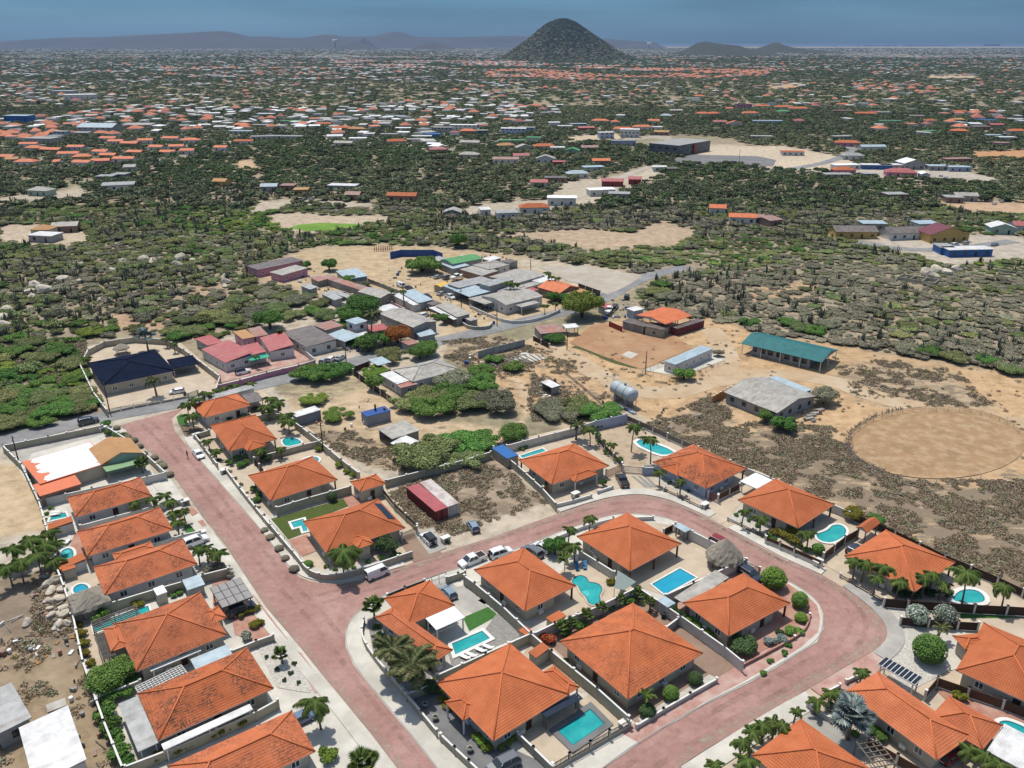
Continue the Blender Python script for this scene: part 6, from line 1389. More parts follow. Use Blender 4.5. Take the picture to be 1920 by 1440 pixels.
WL('dark metal fence around the grey hip roofed house yard',[(662,692),(700,720),(740,748)],2.,style='vslat',base=0,slatm='dark_frame');WL('dark board fence by the blue carport roof',[(662,688),(692,677)],1.8,style='slat',base=0,slatm='wood_dark')
SH('pink L-shaped house with weathered roof at the bush edge',[(462,499),(482,505),(572,489),(545,481)],3.2,'flat','stucco_pink','metal_brown');SH('faded pink house with cream roof before the pink L-shaped one',[(506,509),(529,516),(576,503),(555,497)],3.2,'mono','stucco_pink','metal_beige')
SH('two joined grey sheds in the scrub below the pink houses',[(565,535),(580,542),(596,539),(577,531)],2.6,'mono','stucco_grey','metal_grey',name='shed',cat='shed',wins=());SH('long low building with patchy rust roof running down the yard',[(605,518),(677,545),(688,539),(617,515)],2.8,'mono','block_wall','metal_rust',over=.1,wins=())
SH('pale blue roofed shed above the long low building',[(627,507),(650,521),(699,519),(662,504)],3.2,'mono','stucco_grey','metal_blue',wins=());SH('grey roofed row, left one of two below the rust roof',[(602,550),(627,562),(642,559),(619,546)],2.8,'mono','stucco_grey','metal_grey',wins=());SH('narrow grey roof between the low rows',[(620,547),(650,559),(661,555),(630,544)],2.8,'flat','block_wall','metal_grey',wins=())
SH('beige roof behind the dark tree clump',[(638,565),(655,571),(696,561),(684,556)],2.8,'mono','stucco_grey','metal_beige',wins=());SH('grey gabled shed with worn sheets above the hall',[(677,546),(714,561),(735,550),(702,537)],3.,'gable','block_wall','metal_beige',wins=(0,),rise=.8)
SH('blue grey long roof behind the pink yard wall',[(745,546),(787,567),(815,562),(775,544)],3.2,'mono','stucco_grey','metal_blue',wins=());SH('low white sheet roof along the pink yard wall',[(735,552),(775,573),(790,569),(750,549)],2.6,'flat','stucco_white','metal_white',wins=())
WL('faded pink wall beside the grey sheds',[(735,566),(770,584),(805,598)],1.8,mat='stucco_pink',cap=None);WL('grey block wall behind the dirt yard cars',[(690,522),(720,533),(755,547)],1.7,mat='block_wall',cap=None)
SH('beige long house with dark strip windows by the lane',[(810,571),(860,592),(886,589),(840,569)],3.3,'mono','stucco_grey','metal_beige',frame='dark_frame');SH('white canopy strip on the side of the beige long house',[(807,577),(850,600),(861,596),(818,573)],2.6,'flat',roofm='metal_white',name='canopy',cat='canopy',posts=True);WL('curved beige wall ending at the road junction',[(862,600),(880,612),(915,612),(923,604)],1.2,mat='wall_beige',it=1)
SH('villa with pale grey gabled roof behind the curved roadside wall',[(905,553),(948,575),(1015,553),(972,540)],3.6,'gable','stucco_white','metal_beige',rise=1.,ridge='y');SH('flat grey wing of the pale gabled villa',[(880,560),(910,571),(931,564),(904,552)],3.,'flat','stucco_white','metal_beige',open_=(3,0),wins=());SH('front porch of the pale gabled villa with white balustrade',[(965,570),(977,577),(1010,567),(995,561)],2.9,'flat',roofm='metal_beige',name='porch',cat='porch',posts='white')
WL('white balustrade wall curving around the pale gabled villa',[(882,573),(915,588),(950,601),(985,601),(1020,593),(1050,580)],1.1,it=1,mat='stucco_white')
SH('open garage with pale blue roof sheltering cars',[(852,543),(880,557),(917,546),(892,535)],3.6,'mono','stucco_grey','metal_blue',open_=(3,),wins=());SH('blue sheet roof in front of the workshop hall',[(830,536),(852,544),(870,540),(850,530)],3.2,'flat','stucco_grey','metal_blue',wins=())
SH('long grey workshop roof stepping behind the garage',[(842,532),(860,541),(922,525),(902,517)],4.,'flat','stucco_grey','metal_grey',wins=());SH('tall windowless grey hall in the middle of the hamlet',[(901,531),(917,538),(960,524),(945,518)],5.5,'flat','stucco_grey','metal_grey',wins=())
SH('broad pale roof stretching to the white balconies',[(917,518),(972,534),(1014,514),(975,503)],3.8,'gable','stucco_white','metal_beige',rise=.6);SH('white and blue veranda house at the end of the broad roof',[(998,523),(1012,533),(1037,522),(1020,514)],3.2,'flat','stucco_blue','metal_white',frame='dark_frame');SH('low pale roof between broad roof and garden palms',[(968,537),(978,543),(1012,531),(1000,527)],3,'flat','stucco_white','metal_beige')
SH('small red sheet roof between grey roofs',[(978,545),(985,550),(1007,544),(998,538)],3,'mono','stucco_white','metal_red');SH('grass green gabled roof at the far side of the hamlet',[(827,487),(847,495),(906,485),(880,476)],3.8,'gable','stucco_grey','metal_green',rise=.8)
SH('blue grey roofs below the grass green one',[(820,491),(848,503),(884,498),(850,487)],3.,'mono','stucco_grey','metal_blue',wins=());SH('white grey roof with dark side next to the parked boats',[(865,504),(903,517),(932,508),(893,496)],3.,'mono','stucco_brown','metal_beige',wins=());SH('pale hip roof right of the grass green one',[(890,497),(915,505),(957,496),(922,486)],3.4,'hip','stucco_white','metal_beige',rise=1.)
SH('bright orange gabled house on the dirt lot corner',[(1012,539),(1046,550),(1090,540),(1044,526)],3.4,'gable','stucco_brown','metal_orange',rise=1.8,over=.5);SH('light orange annex of the bright orange house',[(1058,549),(1070,555),(1103,546),(1090,540)],3.,'flat','stucco_brown','roof_ochre',wins=());WL('dark fence around the bright orange house yard',[(1085,531),(1125,545),(1112,552)],1.8,style='slat',base=0,slatm='dark_frame');WL('red posts and pink wall at the orange house',[(1090,556),(1103,561),(1125,556)],1.5,mat='stucco_pink',pm='red_paint')
sheet('dirt_lot',[(1010,500),(1100,500),(1205,518),(1180,534),(1140,553),(1120,545),(1060,525)],'grey_dirt')
for i,(a,b)in enumerate([((732,472),(752,468)),((752,468),(812,468)),((812,468),(829,474))]):
 WL(['blue site hoarding, the short end by the rusty frames','long blue site hoarding behind the large tree','blue site hoarding, the piece nearest the scrub'][i],[a,b],3.2,mat='board_blue',cap=None,pier=6,pm='board_blue',pierh=0)
WL('dark red and grey yard wall before the boats',[(1143,602),(1166,612)],2.,mat='red_paint',cap=None)
SH('ruined shed with patched pink and white roof',[(1004,611),(1012,627),(1057,621),(1048,606)],2.8,'flat','block_wall','metal_rust');SH('white slat canopy attached to the patched roof shed',[(1054,608),(1061,616),(1085,613),(1080,606)],2.8,'flat',roofm='metal_white',name='canopy',cat='canopy',posts=True);WL('dark board fence in front of the patched roof shed',[(1000,630),(1030,645)],1.6,style='slat',base=0,slatm='wood_dark')
SH('small white roofed shelter with red machine among rubble',[(1016,716),(1034,728),(1049,722),(1030,711)],2.6,'flat','stucco_grey','metal_white',name='shelter',cat='shelter',open_=(3,),wins=());WL('grey panel fence across the rubble lot',[(897,658),(925,650),(955,643),(983,636)],2.4,mat='stucco_grey',cap=None,pier=2.5,pierh=0)
sheet('foundation_slab',[(933,671),(985,661),(1027,672),(975,685)],'concrete_pale')
sf=thing('foundation_rows','rows of low concrete foundation strips on the field','foundation',(0,0,0))
for i in range(8):
 a,b=W((938+i*11,672-i*1.3)),W((976+i*7,684-i*1.4));g=MB();g.obox(a,b,.35,.03,.35);g.build('strip','block_wall',sf)
SH('open hall with vivid orange sheet roof beside the maroon container',[(1189,592),(1245,605),(1304,593),(1241,576)],4.2,'gable',roofm='metal_orange',name='open_hall',cat='hall',posts=True,rise=.9,ridge='y');SH('low brown roofed block hut, longer one beside the orange hall',[(1165,602),(1208,613),(1222,606),(1182,596)],2.7,'flat','block_wall','metal_brown',name='hut',cat='hut',wins=());SH('taller beige block hut at the corner of the orange hall',[(1208,612),(1243,618),(1257,611),(1222,603)],3.,'flat','wall_beige','metal_brown',name='hut',cat='hut',wins=(3,0),frame='dark_frame',ww=.8,wh=.7)
SH('pale blue mobile home on the small fenced plot',[(1245.5,676.5),(1265,684),(1339,653),(1315,648)],3.2,'flat','stucco_white','metal_blue',name='mobile_home',cat='mobile home',over=.12,ww=1.,wh=1.);sheet('plot',[(1205,694),(1250,678),(1345,662),(1360,675),(1280,706),(1255,703)],'concrete_pale')
WL('low wire fence around the mobile home plot',[(1210,695),(1255,706),(1300,698),(1358,677)],1.1,style='mesh',base=0,slatm='steel',pier=3)
SH('open barn with long teal gabled roof and stone pillars',[(1387,643),(1538.5,679),(1577,655),(1425,625)],3.3,'gable','stucco_grey','metal_teal',name='barn',cat='barn',posts='white',rise=1.6,ridge='x')
bc,ba,bx,by=fit([(1387,643),(1538.5,679),(1577,655),(1425,625)],3.3);bw=thing('stable_block','low stone walled stalls with dark openings under the teal roof','stable',(bc.x,bc.y,0),ba)
for i in range(7):g=MB();x0=-bx+3.2+i*(2*bx-7)/7;g.box(x0,-by+1.2,0,x0+(2*bx-7)/7-.9,-by+1.4,1.2);g.box(x0+(2*bx-7)/7-.897,-by+1.1,0,x0+(2*bx-7)/7-.003,-by+1.5,2.9);g.build('stall_front','block_wall',bw)
g=MB();g.box(-bx+3,-by+2,0,bx-4,by-1.2,2.8);g.build('inner_wall','concrete_dark',bw)
SH('broad pale grey gabled building with lighter sheets on its back edge',[(1364,733),(1456,779),(1530,740),(1430,706)],3.,'gable','stucco_grey','metal_beige',rise=1.6,ridge='x',over=.6,frame='dark_frame');SH('light blue sheet strip behind the broad grey building',[(1440,708),(1512,735),(1522,730),(1455,704)],2.9,'flat','stucco_grey','metal_blue',wins=())
WL('orange brown sheet fence beside the broad grey building',[(1338,742),(1371,724)],2.2,mat='wood_orange',cap=None,pier=2,pierh=0,pm='wood_orange')
SH('long white roof annex above the top estate villa',[(388,743),(395,750),(478,727),(468,720)],2.8,'flat','stucco_white','metal_grey',wins=());SH('brown beam pergola roof beside the top estate villa',[(452,740),(467,756),(497,750),(480,735)],2.6,'flat',roofm='metal_brown',name='pergola',cat='pergola',posts=True)
SH('concrete shed with flat sand coloured roof in the dirt yard',[(705,802),(736,824),(789,805),(759,790)],2.8,'flat','block_wall','metal_beige',open_=(3,),wins=());SH('white sheet lean-to below the sand coloured roof',[(734,829),(759,843),(784,828),(760,816)],2.5,'mono','block_wall','metal_white',wins=())
SH('grey roofed block house cut by the picture edge',[(-40,1310),(-10,1382),(51,1346),(26,1274)],3.,'flat','stucco_grey','metal_grey',frame='dark_frame');SH('half dismantled building with white corrugated sheets',[(35,1362),(62,1470),(166,1425),(125,1325)],3.,'mono','stucco_white','metal_white',over=.2,wins=());SH('loose concrete slab beside the white corrugated sheets',[(85,1322),(90,1335),(125,1322),(122,1308)],.4,'flat','block_wall','metal_beige',name='concrete_slab',cat='slab',wins=())
sheet('riding_field',[(1068,643),(1110,610),(1133,607),(1200,622),(1262,630),(1300,652),(1255,672),(1203,693),(1140,672)],'rust_dirt')
strip('grass_strip',[(1075,650),(1110,660),(1145,678),(1195,690)],1.6,'turf',z=.09,kind='stuff')
sheet('concrete_pad',[(1165,666),(1178,659),(1197,664),(1183,673)],'concrete_pale')
WL('thin pole fence along the rust coloured field',[(1072,645),(1110,660),(1160,678),(1205,696)],1.2,style='mesh',base=0,slatm='wood_grey',pier=4);WL('thin pole fence between field and mobile home',[(1205,694),(1262,672),(1300,654)],1.2,style='mesh',base=0,slatm='wood_grey',pier=4)
# round riding ring
ctr=W((1757,830));rr_=(W((1920,830))-W((1592,830))).length/2;RP=[]
for i in range(49):
 t=2*math.pi*i/48;RP.append((1757+167*math.cos(t),830+68*math.sin(t)))
surf('ring_soil',(.34,.215,.115),(.27,.175,.095),.15,.95,.4,3,c3=(.42,.30,.18),s3=.35,a3=.8)
sheet('riding_ring',RP[:-1],'ring_soil');sheet('sand_strip',[(1668,836),(1672,831),(1785,862),(1776,869)],'sand');WL('rough pole fence around the round riding ring',RP[8:46],1.3,style='mesh',base=0,slatm='wood_grey',pier=3.)
RB=[W(p)for p in RP];g=MB();rs=random.Random(5)
for i in range(17,33):
 for k in range(22):p=RB[i].lerp(RB[i+1],rs.random())+Vector((rs.uniform(-.5,.5),rs.uniform(-.5,.5)));g.tube([(p.x,p.y,.05),(p.x+rs.uniform(-.8,.8),p.y+rs.uniform(-.8,.8),rs.uniform(.2,.9))],.06,3)
tag(g.build('brush_hedge','wood_grey'),'dry branches heaped against the ring fence',kind='stuff')
for i,(ax_,bx_)in enumerate([((1095,690),(1170,745)),((1060,700),(1130,760)),((1025,705),(1100,765))]):strip('furrow',[ax_,((ax_[0]+bx_[0])/2,(ax_[1]+bx_[1])/2-3),bx_],.9,'mulch',z=.03+i*.004)
strip('dirt_track',[(985,640),(1040,652),(1100,690),(1170,728),(1250,742),(1340,712),(1450,700),(1560,712),(1640,745),(1750,770),(1960,800)],8,'dirt_road',z=.05);strip('dirt_track',[(1340,712),(1370,680),(1350,640),(1330,615)],7,'dirt_road',z=.045)
for c_,h_,k_,w_,r_,l_ in[([(585,520),(596,528),(612,523),(600,516)],2.6,'mono','block_wall','metal_rust','small rusty roofed shed near the pink houses'),([(700,548),(710,554),(724,549),(714,543)],2.6,'flat','stucco_grey','metal_beige','little beige roof beside the worn gabled shed'),
 ([(722,578),(732,584),(748,580),(738,574)],3.,'mono','stucco_grey','metal_grey','grey roof squeezed between white roof and hall'),([(640,622),(652,630),(668,626),(655,618)],2.9,'flat','stucco_white','metal_rust','patched roof between the brown roof and cabin'),([(796,566),(812,572),(826,568),(810,562)],2.8,'mono','block_wall','metal_brown','brown sheet roof at the end of the pink yard wall'),
 ([(893,508),(905,513),(922,509),(910,504)],3.,'flat','stucco_grey','metal_grey','grey patch roof beside the garden tree'),([(930,544),(945,550),(968,544),(955,538)],3.4,'mono','stucco_white','metal_grey','grey roof wedged behind the pale gabled villa'),([(955,536),(966,541),(984,536),(972,532)],3.2,'flat','stucco_grey','metal_beige','pale patch roof before the broad pale roof'),
 ([(806,484),(820,490),(836,486),(824,480)],2.8,'mono','block_wall','metal_grey','grey shed at the left of the grass green roof'),([(905,484),(918,489),(938,484),(926,479)],2.8,'mono','stucco_grey','metal_white','white shed at the right of the grass green roof'),([(940,489),(955,494),(970,489),(956,485)],2.8,'flat','block_wall','metal_brown','brown shed at the rubble heap by the scrub'),
 ([(752,640),(766,648),(784,642),(770,635)],2.6,'flat','stucco_grey','metal_rust','low rusty roof under the flame tree'),([(873,597),(882,602),(896,598),(886,593)],2.4,'flat','block_wall','metal_beige','small store at the end of the beige long house'),([(1122,572),(1134,578),(1148,573),(1136,568)],2.6,'flat','stucco_white','metal_red','red topped kiosk beside the boats'),([(1176,578),(1188,584),(1206,579),(1194,573)],3.,'flat','stucco_blue','metal_white','white topped truck body behind the orange hall')]:
 SH(l_,c_,h_,k_,w_,r_,wins=(),name='shed',cat='shed')
SH('small yellow tarpaulin shelter beside the silver car',[(819,534),(826,540),(839,533),(832,528)],2.4,'gable','wall_beige','tarp_yellow',wins=(),name='shelter',cat='shelter')
for y_,l_ in((470,'lower stack of rusty steel frames beside the blue hoarding'),(465,'upper stack of rusty steel frames beside the blue hoarding')):
 w=W((718,y_));fr=thing('steel_frames',l_,'steel frames',(w.x,w.y,0),.2)
 for i in range(9):
  g=MB();g.box(-4+i,-2,.05,-3.85+i,2,.9);g.box(-4+i,-1.9,.95,-3.1+i,-1.75,1.05);g.build('frame','metal_maroon',fr)
def clutter(name,label,regions,n,seed):
 rs=random.Random(seed);g=MB()
 for i in range(n):
  x0,y0,x1,y1=rs.choice(regions);w=W((rs.uniform(x0,x1),rs.uniform(y0,y1)));an=rs.uniform(0,3);d=Vector((math.cos(an),math.sin(an)));k=rs.random();m=rs.randrange(6)
  if k<.5:s=rs.uniform(.15,.9 if seed==4 else .55);g.obox(w-d*s,w+d*s,s*rs.uniform(.5,1.4),.02,rs.uniform(.15,1.),m)
  elif k<.75:g.cyl(w.x,w.y,.02,rs.uniform(.5,.95),.3,8,m)
  else:g.tube([(w.x,w.y,.1),(w.x+d.x*rs.uniform(1,3.5),w.y+d.y*2,rs.uniform(.1,.5))],.07,4,m)
 tag(g.build(name,['metal_grey','block_wall','wood_grey','metal_rust','white_paint','bin_blue' if seed==4 else 'wood_grey']),label,kind='stuff')
clutter('yard_clutter','drums, pallets and scrap standing about the hamlet yards',[(600,545,700,575),(720,500,860,540),(790,540,860,600),(860,480,960,500),(620,640,680,660),(1120,560,1180,600),(885,575,930,600),(730,590,800,640),(560,510,640,545)],330,4)
clutter('field_clutter','boards, stones and scrap lying about the sandy field',[(1180,760,1330,830),(1600,690,1780,750),(1490,765,1540,795),(880,660,930,700),(1000,715,1060,760),(590,740,700,850),(1120,700,1200,780)],110,8)
clutter('lot_rubble','rubble, boards and broken slabs on the bare lot outside the estate',[(60,1180,150,1260),(0,1150,60,1230),(130,1260,200,1420),(60,1120,130,1180)],45,12)
# ================================================================ middle distance houses
RM=dict(o='orange_tile',f='faded_tile',O='metal_orange',r='metal_red',g='metal_grey',b='metal_beige',w='metal_white',u='metal_blue',t='metal_rust',n='metal_brown',G='metal_green',M='metal_maroon',y='roof_ochre',F='flat_white',d='flat_grey',v='roof_navy',p='tarp_blue')
WM=dict(w='stucco_white',c='stucco',g='stucco_grey',p='stucco_pink',b='stucco_blue',y='stucco_yellow',n='stucco_brown',G='stucco_green',v='tarp_blue',r='red_paint',k='concrete_dark')
SPOTS=[]
def mid(px,py,wpx,code,label,dm=9.,h=3.4,rot=None,wz=1.,cat='house',name='house',frame='dark_frame'):
 """px, py: foot of the near wall's middle; wpx its width in pixels; code: roof kind + roof colour + wall colour"""
 w=W((px,py));dpp=w.y*CT+HC*ST;wm=wpx/F*dpp*.93;a=R.uniform(-.25,.25)if rot is None else rot
 dv=Vector((-math.sin(a),math.cos(a)));c=w+dv*dm/2;SPOTS.append((c.x,c.y,max(wm,dm)*.62))
 root=thing(name,label,cat,(c.x,c.y,0),a);hx,hy=wm/2,dm/2;rk=code[0];rm=RM[code[1]];wl_=WM[code[2]];o=.5
 if rk=='f':g=MB();g.box(-hx,-hy,h-.2,hx,hy,h);g.build('roof',rm,root)
 elif rk=='g':gable_mb(hx,hy,h,.32*hy).build('roof',rm,root);g=MB();[g.add([(s*(hx-o),-hy+o,h-.13),(s*(hx-o),hy-o,h-.13),(s*(hx-o),0,h+.32*hy-.3)],[(0,1,2)])for s in(1,-1)];g.build('gable_end',wl_,root)
 elif rk=='x':gable_mb(hy,hx,h,.32*hx).build('roof',rm,root,None,math.pi/2);g=MB();[g.add([(-hx+o,s*(hy-o),h-.13),(hx-o,s*(hy-o),h-.13),(0,s*(hy-o),h+.32*hx-.3)],[(0,1,2)])for s in(1,-1)];g.build('gable_end',wl_,root)
 elif rk=='m':g=MB();g.obox((0,-hy),(0,hy),hx*2,h-.15,h,zb=(h+.65,h+.8));g.build('roof',rm,root)
 else:g,cp=hip_mb(hx,hy,h,.42*min(hx,hy),course=1.4,lap=.06);q=g.build('roof',rm,root);q['stain']=.2
 g=MB();g.box(-hx+o,-hy+o,0,hx-o,hy-o,h-.21);g.build('wall',wl_,root)
 windows_on(root,hx-o,hy-o,(3,),z=wz,frame=frame,w=1.5,h=1.3,gap=4.2,door_side=3);
 if h>5:windows_on(root,hx-o,hy-o,(3,),z=wz+3,frame=frame,w=1.5,h=1.3,gap=3.6)
 return root
def mids(rows):
 for r in rows:mid(*r[:5],**(r[5]if len(r)>5 else{}))
mids([
 # left, around the bushland
 (222,357,62,'mgw','long white building with grey roof in a walled yard',dict(rot=.3)),(195,340,34,'fgk','dark flat roofed block behind the walled yard'),(222,336,30,'fgk','second dark flat block behind the walled yard'),(70,368,48,'hbG','pale green house with cream roof among dense trees'),
 (75,445,40,'hyc','sand coloured house with tan roof at the left dirt lot',dict(h=3.6)),(122,437,50,'gbn','wide pale roof with ruined side beside the sand coloured house',dict(rot=.25)),(75,455,56,'fwg','low white sheet roof below the sand coloured house'),(243,322,24,'ggg','small grey roofed cottage on the dirt strip'),
 (410,350,30,'gyy','ochre roofed house behind scrub'),(504,360,34,'gug','house with blue grey roof on the pond lane'),(538,358,30,'ftn','reddish patched roof beside the yellow house'),(564,366,30,'fyy','yellow house with flat ochre roof and two cars',dict(rot=.1)),(660,376,32,'gtn','brown cottage with rusty pitched roof'),(752,378,62,'gfn','terracotta roofed house with white lean-to',dict(rot=-.1)),(640,358,60,'fwg','long white roof hidden by trees behind the brown cottage'),
 (848,404,38,'xbg','pale tent shaped roof at the end of the lane',dict(h=1.6)),(912,405,22,'fww','small white shelter on the lane'),(953,411,46,'fgw','white house with grey roof facing the scrub',dict(rot=.2)),(1003,401,62,'how','orange hip roofed house with pale open carport',dict(rot=.1)),(1053,386,60,'fFw','modern white cube house with dark windows',dict(h=4.6,rot=-.08)),
 (1010,352,36,'grw','small house with red and white roof by the wall'),(1042,343,46,'fnn','brown ruin with flat roof behind the block wall'),(1085,335,46,'huw','pale blue roofed bungalow, nearer of two with parked cars'),(1115,322,44,'fuw','pale blue roofed bungalow, farther of two with parked cars'),(1130,368,56,'fFw','white workshop with broad white roof',dict(h=4)),(1160,374,44,'fgg','grey side hall of the white workshop'),(1148,350,46,'grr','deep red gabled house behind the white workshop'),(1190,346,28,'grr','square red house at the road fork'),(1128,310,38,'gOn','striped orange pitched roof among trees'),
 (948,307,54,'gtw','long white house with grey and pink roof'),(978,300,34,'grw','house with dark red roof behind the long white one'),(1022,306,40,'xbw','gabled pale green white house'),(1048,312,26,'frr','small red house beside the pale gabled one'),(878,298,42,'hbc','cream hip roofed house alone in the scrub'),(822,288,36,'hrp','pink walled house with red roof')])
mids([
 (1238,322,30,'fww','white roofed cottage behind the bushes near the car park'),(1262,325,24,'fnn','brick coloured shed beside the white roofed cottage')])
# dark office block and the car park
ob=SH('large dark grey office block with red entrance portal',[(1207,268),(1273,272),(1337,263),(1283,259.5)],9.,'flat','concrete_dark','flat_grey',name='office_block',cat='office block',over=.1,wz=1.2,ww=3.,wh=1.6,gap=6,frame='dark_frame')
hx_,hy_=fit([(1207,268),(1273,272),(1337,263),(1283,259.5)],9.)[2:]
g=MB();g.box(hx_-.05,-3,0,hx_+1.2,1.5,8.2);g.build('entrance_portal','red_paint',ob);windows_on(ob,hx_-.1,hy_-.1,(3,0),w=3.,h=1.6,z=5.2,gap=6,frame='dark_frame')
SPOTS.append((*fit([(1207,268),(1273,272),(1337,263),(1283,259.5)],0)[0],60))
CP=[(1262,300),(1300,290),(1420,293),(1455,300),(1450,312),(1310,308),(1262,306)]
sheet('car_park',CP,'concrete_dark',lift=18)
for i in range(22):
 a=W((1318+i*6,300+i*.25));g=MB();g.obox(a,a+Vector((.5,5)),.2,.09,.094);tag(g.build('parking_line','white_paint'),kind='structure')
mids([
 (1487,292,46,'fow','white bungalow with orange roof edge on the sand lot',dict(rot=-.1))])
mids([
 (1428,262,44,'fbg','pale flat roofed shed above the sand lot'),(1582,262,40,'fgg','grey flat roof near the road bend'),(1590,275,50,'hfp','salmon roofed house near the road bend'),(1638,284,52,'guw','house with deep blue solar covered roof',dict(h=4)),(1600,300,44,'hgw','grey hip roof hidden by garden palms'),(1590,318,56,'fFw','white roofed bungalow with columns, first in the shop street'),(1645,318,62,'fwv','white roofed house with blue porch in the shop street'),(1675,318,50,'fwg','pale roof extension in the shop street'),(1714,318,46,'xFg','grey gabled warehouse with white roof in the shop street',dict(h=4.6,dm=14)),(1760,320,40,'fug','blue roofed workshop with dark front'),(1800,322,46,'fub','turquoise fronted shop with blue grey roof'),(1800,306,60,'ftn','rusty shed row behind the turquoise shop'),
 (1573,334,56,'fdg','long grey walled compound facing the scrub',dict(h=2.6)),(1585,328,46,'hfp','pink and white roof inside the walled compound'),(1690,333,60,'hrp','red and pink hip roofed house at the road',dict(dm=12)),(1632,335,30,'fbc','cream block yard beside the walled compound'),(1735,336,20,'xFw','small white gable at the end of the red hip roof'),
 (1683,375,44,'fgn','open grey shed roof in the scrub'),(1812,378,46,'gbg','open pale roof of the scrap yard',dict(rot=-.15)),(1790,381,36,'fgn','lower open roof of the scrap yard'),
 (1606,448,86,'gny','brown roofed house with yellow garden wall',dict(dm=12)),(1640,432,50,'fug','pale strip roof behind the brown roofed house'),(1705,450,86,'gnw','brown grey roofed house with white railings',dict(dm=12,rot=.15)),(1742,432,46,'fuw','small blue grey block behind the maroon roof'),(1780,455,90,'xMy','yellow house with steep maroon roof and front gable',dict(dm=12,h=4,rot=.15)),(1880,440,50,'xwG','pale gabled roof with turquoise wall'),(1920,436,40,'grw','red and white roof at the picture edge'),(1820,482,96,'fwv','long white sheet roof over blue stalls by the road',dict(dm=7,rot=.08)),(1775,478,30,'fgv','dark blue stall beside the white sheet roof'),
 (1345,402,34,'gOw','bright orange cunucu cottage, farther of the pair in the scrub',dict(rot=-.2)),(1392,420,56,'gOw','bright orange cunucu cottage with white gable ends',dict(rot=-.2)),(1455,425,34,'mtn','rust edged lean-to wall in the scrub',dict(rot=.4)),(1430,420,24,'ftn','brown shed beside the bright orange cottage')])
